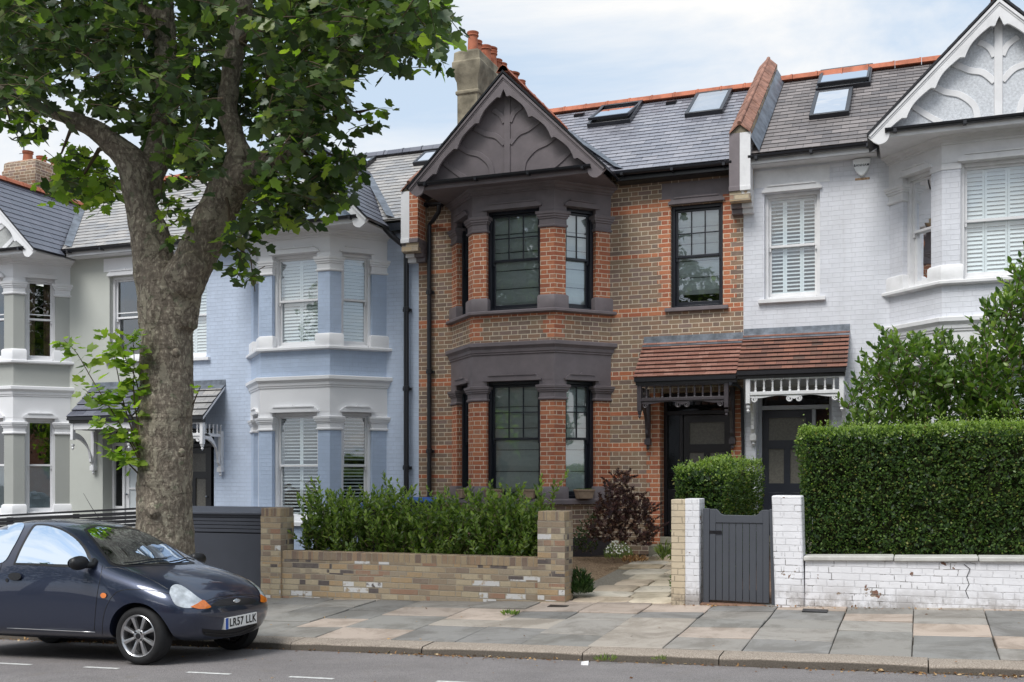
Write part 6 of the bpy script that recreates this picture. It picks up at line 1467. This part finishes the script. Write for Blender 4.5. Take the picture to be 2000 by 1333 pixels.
K['amber'] = plain('amber_lens', (0.75, 0.19, 0.02), 0.15, 0.5, var=0.1, scale=30, coat=0.8); K['lens'] = plain('clear_headlamp_lens', (0.50, 0.54, 0.58), 0.12, 0.6, var=0.30, scale=9, coat=1.0); K['plate'] = plain('white_number_plate', (0.80, 0.80, 0.78), 0.35, 0.5, var=0.0); K['plateblue'] = plain('plate_blue_band', (0.02, 0.10, 0.45), 0.4)
CW = wp(268, 1243, 8.03); YC = 8.03+0.795; XF = CW.x+0.69; ZG = groad(CW.x, 8.1)
YAW = R(0.0)
car = thing('parked_car', (XF-1.8, YC, ZG), 'small dark metallic blue hatchback parked at the kerb, cut by the left frame edge', 'car')
def cp(u, v, z):
    x, y = -(u-0.69), v; return Vector((XF-0.69+x*math.cos(YAW)-y*math.sin(YAW), YC+x*math.sin(YAW)+y*math.cos(YAW), ZG+z+0.026*x-0.046*(y+0.72)))
G = [
 [(0.13, 0, 0.20), (0.11, 0.30, 0.21), (0.045, 0.40, 0.33), (0.01, 0.44, 0.47), (0.055, 0.43, 0.585), (0.115, 0.32, 0.65), (0.12, 0.16, 0.672), (0.12, 0, 0.678)],
 [(0.28, 0, 0.17), (0.24, 0.60, 0.20), (0.16, 0.67, 0.33), (0.13, 0.70, 0.49), (0.19, 0.665, 0.64), (0.27, 0.47, 0.735), (0.27, 0.24, 0.765), (0.27, 0, 0.775)],
 [(0.55, 0, 0.17), (0.46, 0.74, 0.21), (0.42, 0.79, 0.35), (0.41, 0.80, 0.55), (0.47, 0.745, 0.75), (0.52, 0.53, 0.845), (0.52, 0.27, 0.880), (0.52, 0, 0.890)],
 [(0.80, 0, 0.17), (0.78, 0.78, 0.20), (0.78, 0.82, 0.38), (0.78, 0.825, 0.62), (0.80, 0.775, 0.835), (0.76, 0.57, 0.900), (0.74, 0.29, 0.935), (0.73, 0, 0.945)],
 [(1.20, 0, 0.17), (1.20, 0.78, 0.19), (1.18, 0.815, 0.38), (1.18, 0.825, 0.64), (1.18, 0.79, 0.905), (1.08, 0.665, 0.965), (0.98, 0.34, 0.995), (0.95, 0, 1.005)],
 [(1.55, 0, 0.17), (1.55, 0.78, 0.19), (1.55, 0.815, 0.38), (1.55, 0.825, 0.64), (1.50, 0.80, 0.925), (1.44, 0.655, 1.15), (1.34, 0.36, 1.195), (1.31, 0, 1.205)],
 [(1.90, 0, 0.17), (1.90, 0.78, 0.19), (1.90, 0.815, 0.38), (1.90, 0.825, 0.64), (1.86, 0.80, 0.935), (1.82, 0.60, 1.335), (1.72, 0.33, 1.385), (1.69, 0, 1.395)],
 [(2.25, 0, 0.17), (2.25, 0.78, 0.19), (2.25, 0.815, 0.38), (2.25, 0.825, 0.64), (2.25, 0.80, 0.94), (2.20, 0.575, 1.405), (2.15, 0.31, 1.452), (2.15, 0, 1.462)],
 [(2.65, 0, 0.17), (2.65, 0.78, 0.20), (2.65, 0.82, 0.38), (2.65, 0.83, 0.64), (2.65, 0.79, 0.945), (2.62, 0.55, 1.375), (2.62, 0.30, 1.43), (2.62, 0, 1.44)],
 [(3.05, 0, 0.20), (3.05, 0.76, 0.22), (3.08, 0.82, 0.38), (3.08, 0.83, 0.62), (3.08, 0.76, 0.93), (3.00, 0.52, 1.27), (3.02, 0.28, 1.335), (3.02, 0, 1.345)],
 [(3.38, 0, 0.24), (3.36, 0.68, 0.26), (3.42, 0.74, 0.40), (3.42, 0.73, 0.60), (3.38, 0.64, 0.88), (3.30, 0.48, 1.06), (3.32, 0.25, 1.10), (3.33, 0, 1.11)],
 [(3.50, 0, 0.30), (3.52, 0.40, 0.32), (3.60, 0.45, 0.42), (3.61, 0.45, 0.55), (3.55, 0.42, 0.76), (3.47, 0.32, 0.88), (3.46, 0.16, 0.90), (3.46, 0, 0.905)]]
def car_body():
    vs = []; idx = {}
    for i, c in enumerate(G):
        for j, (u, v, z) in enumerate(c):
            for s in (1, -1):
                uu = u+0.11*max(0, 1-u/0.55); zz = z*0.955+0.010
                if v == 0 and s == -1: idx[i, j, -1] = idx[i, j, 1]; continue
                idx[i, j, s] = len(vs); vs.append(cp(uu, s*v, zz))
    fs = []
    for i in range(len(G)-1):
        for j in range(7):
            for s in (1, -1):
                f = [idx[i, j, s], idx[i+1, j, s], idx[i+1, j+1, s], idx[i, j+1, s]]; fs.append(f if s == -1 else f[::-1])
    for i, fl in ((0, False), (len(G)-1, True)):
        for j in range(7):
            f = []
            for a in (idx[i, j, 1], idx[i, j+1, 1], idx[i, j+1, -1], idx[i, j, -1]):
                if a not in f: f.append(a)
            fs.append(f[::-1] if fl else f)
    og = origin(car); me = D.meshes.new('body'); me.from_pydata([tuple(v-og) for v in vs], [], fs); b_ = bmesh.new(); b_.from_mesh(me); bmesh.ops.recalc_face_normals(b_, faces=b_.faces); b_.to_mesh(me); b_.free(); o = D.objects.new('body', me); COL.objects.link(o)
    ss = o.modifiers.new('s', 'SUBSURF'); ss.levels = 4; ss.render_levels = 4
    # wheel arches
    cut = MB()
    for u in (0.69, 3.136):
        for s in (-1, 1):
            c = cp(u, s*0.60, 0.272); cut.lathe(tuple(c-Vector((0, 0.30, 0))), [(0.322, 0), (0.322, 0.60)], 56, axis='y')
    co = cut.build('cutter', K['black'], base=(0, 0, 0)); co.location = -og; b_ = bmesh.new(); b_.from_mesh(co.data); bmesh.ops.recalc_face_normals(b_, faces=b_.faces); b_.to_mesh(co.data); b_.free()
    bm_ = o.modifiers.new('b', 'BOOLEAN'); bm_.object = co; bm_.operation = 'DIFFERENCE'; bm_.solver = 'EXACT'
    dg = bpy.context.evaluated_depsgraph_get(); m2 = D.meshes.new_from_object(o.evaluated_get(dg)); D.objects.remove(o); D.objects.remove(co)
    m2.name = 'body'; m2.materials.clear(); m2.materials.append(K['paint']); m2.materials.append(K['black'])
    bt0 = None
    for p in m2.polygons:
        c = p.center; p.use_smooth = True
        for u in (0.69, 3.136):
            w_ = cp(u, 0, 0.272)-og
            rr = math.hypot(c.x-w_.x, c.z-w_.z)
            if rr < 0.324 and c.z < 1.0: p.material_index = 1
        if c.z < 0.172: p.material_index = 1
    m2.set_sharp_from_angle(angle=R(40))
    ob = D.objects.new('body', m2); COL.objects.link(ob); ob.parent = car; return ob
body = car_body(); OG = origin(car)
BV = BVHTree.FromPolygons([v.co+OG for v in body.data.vertices], [tuple(p.vertices) for p in body.data.polygons])
CAMP = Vector((0, 0, EYE))
def hit(px, py, off=0.0):
    r = wp(px, py, 9.0)-CAMP; r.normalize(); h = BV.ray_cast(CAMP, r)
    if h[0] is None:
        h2 = BV.find_nearest(wp(px, py, 9.0)); return h2[0]+h2[1]*off
    n = h[1] if h[1].dot(r) < 0 else -h[1]; return h[0]+n*off
def mirror(p):
    """reflect a world point to the other flank of the car"""
    d = p-cp(0.69, 0, 0); ax = Vector((math.cos(YAW), math.sin(YAW), 0)); side = Vector((-math.sin(YAW), math.cos(YAW), 0)); k_ = d.dot(side); return p-side*2*k_+Vector((0, 0, 0.092*k_))
def patch(name, poly, mat, off=0.004, step=9, both=True, par=None, smoothp=4, th=0.0, closed=True):
    pl = poly if smoothp <= 1 else smoothpts(poly+[poly[0]], smoothp)[:-1]
    xs = [p[0] for p in pl]; ys = [p[1] for p in pl]; pts = list(pl); n = len(pl); y = min(ys)+step/2
    def ins(x, y):
        c = False; j = n-1
        for i in range(n):
            if (pl[i][1] > y) != (pl[j][1] > y) and x < (pl[j][0]-pl[i][0])*(y-pl[i][1])/(pl[j][1]-pl[i][1])+pl[i][0]: c = not c
            j = i
        return c
    while y < max(ys):
        x = min(xs)+step/2
        while x < max(xs):
            if ins(x, y) and min((x-a)**2+(y-b)**2 for a, b in pl) > (step*0.45)**2: pts.append((x, y))
            x += step
        y += step
    r = delaunay_2d_cdt([Vector(p) for p in pts], [(i, (i+1) % n) for i in range(n)], [], 1, 1e-4)
    V2, F2 = r[0], r[2]; outs = []
    for s in ((0, 1) if both else (0,)):
        mb = MB(); P3 = [hit(v.x, v.y, off) for v in V2]
        if s: P3 = [mirror(p) for p in P3]
        ids = [mb.pt(p) for p in P3]
        for f in F2: mb.face_i([ids[i] for i in f])
        outs.append(mb.build(name, mat, par or car, smooth=180))
    return outs
def line(name, pts, r, mat, both=True, par=None, off=0.0, sm=6):
    Q = smoothpts(pts, sm) if len(pts) > 2 else pts
    for s in ((0, 1) if both else (0,)):
        mb = MB(); P3 = [hit(x, y, off) for x, y in Q]
        if s: P3 = [mirror(p) for p in P3]
        mb.tube(P3, r, 6); mb.build(name, mat, par or body, smooth=180)
# glazing
patch('rubber_surround', [(26, 1103), (36, 1078), (50, 1050), (64, 1028), (76, 1024), (100, 1026), (128, 1036), (152, 1052), (170, 1072), (178, 1090), (182, 1108), (120, 1108), (70, 1105)], K['bkplastic'], 0.003)
sw = patch('side_window', [(32, 1100), (42, 1076), (55, 1051), (68, 1031), (78, 1028), (98, 1030), (124, 1039), (148, 1055), (164, 1074), (171, 1090), (174, 1103), (120, 1103), (70, 1101)], K['carglass'], 0.007)
patch('rear_side_window', [(-70, 1088), (-60, 1050), (-20, 1032), (20, 1024), (47, 1024), (40, 1044), (25, 1072), (6, 1099), (-30, 1098)], K['carglass'], 0.006)
patch('windscreen_surround', [(163, 1035), (185, 1027), (225, 1030), (262, 1034), (300, 1046), (340, 1072), (366, 1093), (380, 1101), (340, 1104), (290, 1106), (225, 1107), (205, 1090), (185, 1062)], K['bkplastic'], 0.003, both=False)
ws = patch('windscreen', [(170, 1037), (190, 1031), (225, 1033), (260, 1037), (297, 1049), (335, 1073), (360, 1093), (370, 1099), (335, 1101), (290, 1103), (229, 1104), (210, 1088), (190, 1062)], K['carglass'], 0.008, both=False)
# lamps, grille, plate
hl_ = patch('headlamp', [(331, 1160), (333, 1149), (341, 1143), (352, 1144), (366, 1152), (384, 1166), (397, 1176), (388, 1184), (372, 1188), (356, 1187), (341, 1180)], K['lens'], 0.006, 6)
patch('indicator', [(371, 1186), (384, 1180), (396, 1173), (405, 1180), (411, 1186), (404, 1189), (388, 1190)], K['amber'], 0.009, 5)
patch('grille', [(410, 1184), (425, 1174), (445, 1169), (470, 1168), (492, 1169), (500, 1174), (490, 1180), (460, 1182), (430, 1184)], K['black'], 0.004, 6, both=False)
patch('lower_grille', [(395, 1228), (420, 1231), (450, 1230), (480, 1224), (498, 1216), (500, 1224), (482, 1236), (450, 1243), (420, 1244), (398, 1240)], K['bkplastic'], 0.004, 7, both=False)
line('grille_bar', [(398, 1236), (430, 1238), (462, 1236), (498, 1222)], 0.006, K['black'], both=False, off=0.008)
for (a, w_, h_, m) in (((461, 1174), 0.052, 0.021, K['chrome']),):
    c = hit(a[0], a[1], 0.006); mb = MB(); fn = Vector((math.cos(YAW), math.sin(YAW), 0)); sd = Vector((-math.sin(YAW), math.cos(YAW), 0)); up = Vector((0, 0, 1))
    n = 24; mb.loft([[c+fn*t+sd*(w_*k*math.cos(2*math.pi*i/n))+up*(h_*k*math.sin(2*math.pi*i/n)) for i in range(n)] for t, k in ((0, 1), (0.008, 1), (0.011, 0.85))]); mb.build('oval_badge', m, body, smooth=40)
    mb = MB(); mb.loft([[c+fn*t+sd*(w_*0.8*math.cos(2*math.pi*i/n))+up*(h_*0.75*math.sin(2*math.pi*i/n)) for i in range(n)] for t in (0.011, 0.0125)]); mb.build('oval_badge_field', K['lens'], body)
# number plate on the bumper
pc = hit(469, 1212, 0.012); fwd = Vector((math.cos(YAW), math.sin(YAW), 0)); sd = Vector((-math.sin(YAW), math.cos(YAW), 0))
yaw_p = YAW
def pp(s_, z, t): return pc+sd*s_+Vector((0, 0, z))+fwd*t
mb = MB(); mb.loft([[pp(-0.26, -0.056, t), pp(0.26, -0.056, t), pp(0.26, 0.056, t), pp(-0.26, 0.056, t)] for t in (-0.05, 0.006)]); pl = mb.build('number_plate', K['plate'], car, bevel=0.003)
mb = MB(); mb.loft([[pp(-0.258, -0.054, t), pp(-0.215, -0.054, t), pp(-0.215, 0.054, t), pp(-0.258, 0.054, t)] for t in (0.006, 0.0075)]); mb.build('blue_band', K['plateblue'], pl)
rot = Matrix.Rotation(YAW+R(90), 4, 'Z') @ Matrix.Rotation(R(90), 4, 'X')
text('LR57 LLK', 'lettering', pp(0.022, 0.0, 0.008), rot, 0.108, K['bkplastic'], pl, 0.001, 0.0022, 0.92)
# shut lines, sill strip, arch lip, handle, repeater
for L_ in ([(200, 1106), (196, 1130), (190, 1160), (186, 1200), (184, 1232)], [(4, 1100), (-2, 1120), (-12, 1150)], [(203, 1110), (235, 1110), (290, 1130), (331, 1153)], [(397, 1176), (425, 1167), (460, 1163), (497, 1166)]): line('shut_line', L_, 0.0035, K['black'], off=0.0)
line('bumper_line', [(330, 1160), (300, 1154), (270, 1152), (240, 1153), (222, 1162), (208, 1185), (201, 1212), (200, 1240)], 0.004, K['black'], off=-0.001)
line('sill_strip', [(14, 1227), (60, 1229), (120, 1232), (186, 1235)], 0.0045, K['alloy'], off=0.002, sm=2)
patch('side_repeater', [(197, 1163), (200, 1159), (206, 1159), (209, 1163), (206, 1168), (200, 1168)], K['amber'], 0.010, 4)
patch('door_handle', [(19, 1127), (23, 1121), (38, 1120), (44, 1124), (43, 1130), (36, 1134), (24, 1133)], K['bkplastic'], 0.022, 5)
patch('door_lock', [(11, 1134), (14, 1130), (17, 1134), (14, 1138)], K['bkplastic'], 0.006, 3)
def ellipsoid(mb, c, ax, n=14, m=10):
    rings = []
    for i in range(m+1):
        a = -math.pi/2+math.pi*i/m; rr = max(0.02, math.cos(a)); rings.append([c+ax[0]*(rr*math.cos(2*math.pi*k/n))+ax[1]*(rr*math.sin(2*math.pi*k/n))+ax[2]*math.sin(a) for k in range(n)])
    mb.loft(rings)
mc = hit(178, 1100, 0.10); mpx = wp(151, 1100, mc.y-0.10)
for s in (0, 1):
    mb = MB(); c0 = Vector((mpx.x, mpx.y, mpx.z)); e = hit(183, 1098, 0.0); cc = c0; mir = (lambda p: mirror(p)) if s else (lambda p: p)
    rings = []
    n = 16
    for i in range(9):
        a = -math.pi/2+math.pi*i/8; rr = max(0.03, math.cos(a)**0.6 if math.cos(a) > 0 else 0.03)
        rings.append([mir(cc+Vector((0.055*rr*math.cos(2*math.pi*k/n)+0.02, 0.105*math.sin(a), 0.068*rr*math.sin(2*math.pi*k/n)))) for k in range(n)])
    mb.loft(rings); mr = mb.build('door_mirror', K['bkplastic'], car, smooth=60)
    mb = MB(); mb.tube([mir(cc+Vector((0.02, 0.04, -0.02))), mir(cc+Vector((0.06, 0.12, -0.03))), mir(e)], [0.035, 0.030, 0.045], 10); mb.build('mirror_arm', K['bkplastic'], mr, smooth=60)
    mb = MB(); mb.loft([[mir(cc+Vector((-0.040, 0.085*math.cos(2*math.pi*k/20), 0.052*math.sin(2*math.pi*k/20)))) for k in range(20)], [mir(cc+Vector((-0.037, 0.085*math.cos(2*math.pi*k/20), 0.052*math.sin(2*math.pi*k/20)))) for k in range(20)]]); mb.build('mirror_glass', K['carglass'], mr)
for pts in ([(240, 1104), (270, 1101), (300, 1096), (325, 1095)], [(330, 1102), (350, 1098), (364, 1094), (378, 1098)]):
    line('wiper', pts, 0.007, K['bkplastic'], both=False, par=car, off=0.022)
mb = MB(); a = hit(196, 1017, 0.0); mb.tube([a, wp(178, 990, a.y), wp(163, 964, a.y)], [0.004, 0.003, 0.0015], 6); mb.build('aerial', K['bkplastic'], car)
# wheels
def wheel(u, s):
    c = cp(u, 0, 0.272); o_ = Vector((-math.sin(YAW), math.cos(YAW), 0))*s; face = cp(u, s*0.795, 0.272); Rr = 0.290; ax = o_; e1 = Vector((math.cos(YAW), math.sin(YAW), 0)); e2 = Vector((0, 0, 1))
    def P(r, a, d):
        r *= 0.94
        return face+e1*(r*math.cos(a))+e2*(r*math.sin(a))-ax*d
    mb = MB(); n = 64; prof = [(0.208, 0.03), (0.213, 0.008), (0.235, -0.002), (0.262, 0.004), (0.281, 0.020), (0.290, 0.040), (0.291, 0.10), (0.290, 0.15), (0.278, 0.178), (0.22, 0.185), (0.20, 0.16)]
    mb.loft([[P(r, 2*math.pi*k/n, d) for k in range(n)] for r, d in prof], cap0=False, cap1=False)
    for d in (0.055, 0.085, 0.115, 0.14):
        pass
    ty = mb.build('tyre', K['rubber'], car, smooth=50)
    mb = MB(); prof = [(0.200, 0.16), (0.198, 0.04), (0.203, 0.018), (0.211, 0.008), (0.206, 0.004), (0.196, 0.012), (0.188, 0.03), (0.184, 0.15)]
    mb.loft([[P(r, 2*math.pi*k/n, d) for k in range(n)] for r, d in prof], cap0=False, cap1=False)
    for k in range(8):
        a = 2*math.pi*k/8+math.pi/8
        rings = []
        for r, wd, d, th in ((0.035, 0.015, 0.028, 0.02), (0.08, 0.016, 0.024, 0.02), (0.13, 0.019, 0.022, 0.02), (0.17, 0.023, 0.020, 0.018), (0.200, 0.028, 0.022, 0.018)):
            t = Vector(e1*(-math.sin(a))+e2*math.cos(a)); b_ = face+(e1*math.cos(a)+e2*math.sin(a))*r*0.94-ax*d
            rings.append([b_-t*wd-ax*th, b_-t*wd*0.75+ax*0.004, b_+ax*0.009, b_+t*wd*0.75+ax*0.004, b_+t*wd-ax*th])
        mb.loft(rings)
    mb.loft([[P(r, 2*math.pi*k/24, d) for k in range(24)] for r, d in ((0.066, 0.05), (0.064, 0.022), (0.055, 0.016), (0.034, 0.015), (0.030, 0.012), (0.002, 0.010))])
    rim = mb.build('alloy_rim', K['alloy'], car, smooth=40)
    mb = MB(); mb.loft([[P(r, 2*math.pi*k/24, d) for k in range(24)] for r, d in ((0.186, 0.09), (0.186, 0.088), (0.002, 0.086))]); mb.loft([[P(r, 2*math.pi*k/20, d) for k in range(20)] for r, d in ((0.030, 0.012), (0.026, 0.006), (0.002, 0.005))])
    for k in range(4):
        a = math.pi/4+k*math.pi/2; b_ = P(0.050, a, 0.014); mb.loft([[b_+e1*(0.009*math.cos(2*math.pi*i/8))+e2*(0.009*math.sin(2*math.pi*i/8))+ax*t for i in range(8)] for t in (0, 0.008)])
    mb.build('brake_and_bolts', K['bkplastic'], rim, smooth=40)
for u in (0.69, 3.136):
    for s in (-1, 1): wheel(u, s)
# ------------------------------------------------------------------ the other side of the street (seen only as reflections and shade)
def opposite():
    rg = np.random.default_rng(3)
    sheet('far_pavement', [-45, -20, 0, 20, 45], [-3.4, -6.2], lambda x, y: groad(x, y)+0.1, K['slab'] if False else plain('far_paving', (0.25, 0.24, 0.23), 0.8))
    for i, (x, m) in enumerate(((-19, 'brown'), (-12.5, 'wwhite'), (-6, 'red'), (0.5, 'brown'), (7, 'wwhite'), (13.5, 'red'))):
        g = groad(x, -8); t = thing('opposite_house', (x, -11, g), ('brown brick', 'white', 'red brick')[('brown', 'wwhite', 'red').index(m)]+' house across the street, number %s from the left, seen only in reflections' % ('one', 'two', 'three', 'four', 'five', 'six')[i], 'house', 'houses across the street')
        mb = MB(); mb.box(x-3.25, x+3.25, -17, -11, g-0.5, g+6.4); mb.build('wall', K[m], t)
        mb = MB(); mb.loft([[(x-3.3, -10.7, g+6.4), (x-3.3, -14, g+9.0), (x-3.3, -17.3, g+6.4)], [(x+3.3, -10.7, g+6.4), (x+3.3, -14, g+9.0), (x+3.3, -17.3, g+6.4)]]); mb.build('roof', K['slate'], t)
        for (wx, wz) in ((-1.6, 1.2), (-1.6, 4.2), (1.5, 4.2), (1.6, 1.2)):
            mb = MB(); mb.box(x+wx-0.6, x+wx+0.6, -11.0, -10.95, g+wz, g+wz+1.6); mb.build('window', K['dark'], t)
    for i, (x, y) in enumerate(((-15.0, -4.6), (-21.0, -4.9), (0.0, -5.0), (9.0, -4.7))):
        g = groad(x, y); t = thing('street_tree', (x, y, g), 'green plane tree across the street, %s of four, seen only in reflections' % ('first', 'second', 'third', 'last')[i], 'tree', 'trees across the street')
        mb = MB(); mb.tube([(x, y, g-0.2), (x+0.1, y, g+2.5), (x-0.1, y, g+5)], [0.32, 0.25, 0.16], 12); mb.tube([(x, y, g+2.6), (x+1.2, y+0.5, g+5.5)], [0.16, 0.06], 8); mb.build('trunk', K['bark'], t, smooth=180)
        n = 2600; v = rg.normal(size=(n, 3)); v /= np.linalg.norm(v, axis=1, keepdims=True); hh = (8.0, 7.6, 5.4, 6.0)[i]; P = np.array([x, y, g+hh])+v*(rg.random((n, 1))**0.4)*np.array([3.6, 2.4, hh*0.55])
        leaf_mesh('crown', K['plane'], P, rdir(rg, n)+np.array([0, 0, -0.4]), rdir(rg, n), 0.34, 'small', t)
opposite()
# ------------------------------------------------------------------ litter in the gutter, weeds, drain covers
def litter():
    rg = np.random.default_rng(12); P = []
    for _ in range(2400):
        x = rg.uniform(-13, 3.2); dens = 0.22+0.78*max(0, math.sin(x*1.3+0.8))*(1 if x > -5 else 0.5)
        if rg.random() > dens: continue
        y = kerbY(x)-abs(rg.exponential(0.055))-0.005
        P.append((x, y, groad(x, y)+0.006+0.012*rg.random()))
    for _ in range(130): x = rg.uniform(-9, 3.5); y = rg.uniform(7.4, 12.4); P.append((x, y, (groad(x, y) if y < kerbY(x) else gp(x, y))+0.008))
    for _ in range(260): x = rg.uniform(-2.9, 3.4); y = 12.50-rg.exponential(0.03); P.append((x, y, gp(x, y)+0.008))
    P = np.array(P); n = len(P); d = rdir(rg, n); d[:, 2] *= 0.25
    o = leaf_mesh('leaf_litter', K['dead'], P, d, rdir(rg, n)*0.6+np.array([0, 0, 1.0]), rg.uniform(0.012, 0.045, n), 'small'); tag(o, 'dry brown leaf litter along the kerb', 'leaf litter', kind='stuff')
litter()
tuft('weed', 1183, 1290, 9.5, 0.10, 0.03, 70, K['grassg'], 'green weed growing in the gutter below the gate pier', 'thin', 0.05, 0, 9)
tuft('weed', 1290, 1290, 9.5, 0.06, 0.025, 40, K['grassg'], 'smaller green weed in the gutter below the grey gate', 'thin', 0.05, 0, 10)
tuft('fallen_sprig', 998, 1201, 11.6, 0.09, 0.03, 26, K['laurel'], 'small green leafy sprig lying on the pavement', 'oval', 0.06, 0, 11)
def drain(px, py, w_, h_):
    p = wp(px, py, 12.0)
    for _ in range(20): p = wp(px, py, p.y+(p.z-gp(p.x, p.y)-0.012)*p.y/(EYE-gp(p.x, p.y)))
    mb = MB(); mb.loft([[(p.x-w_/2, p.y-h_/2, gp(p.x, p.y)-0.01), (p.x+w_/2, p.y-h_/2, gp(p.x, p.y)-0.01), (p.x+w_/2, p.y+h_/2, gp(p.x, p.y)+0.0), (p.x-w_/2, p.y+h_/2, gp(p.x, p.y)+0.0)], [(p.x-w_/2, p.y-h_/2, gp(p.x, p.y)+0.006), (p.x+w_/2, p.y-h_/2, gp(p.x, p.y)+0.006), (p.x+w_/2, p.y+h_/2, gp(p.x, p.y)+0.018), (p.x-w_/2, p.y+h_/2, gp(p.x, p.y)+0.018)]])
    return mb
d1 = drain(1090, 1184, 0.24, 0.13).build('drain_cover', K['bkplastic'], bevel=0.003); tag(d1, 'small black cover in the pavement at the foot of the yellow brick pier', 'drain cover')
d2 = drain(1592, 1192, 0.27, 0.13).build('drain_cover', K['bkplastic'], bevel=0.003); tag(d2, 'small black cover in the pavement at the foot of the white pier', 'drain cover')
q_ = wp(1134, 1290, 9.2); mb = MB(); zz = groad(q_.x, 9.35); mb.loft([[(q_.x-0.035, 9.32, zz), (q_.x+0.035, 9.31, zz), (q_.x+0.03, 9.37, zz), (q_.x-0.03, 9.38, zz)], [(q_.x-0.03, 9.325, zz+0.03), (q_.x+0.036, 9.32, zz+0.022), (q_.x+0.025, 9.365, zz+0.035), (q_.x-0.02, 9.37, zz+0.02)]])
tag(mb.build('crumpled_paper', K['white']), 'small crumpled white paper lying in the gutter', 'litter')
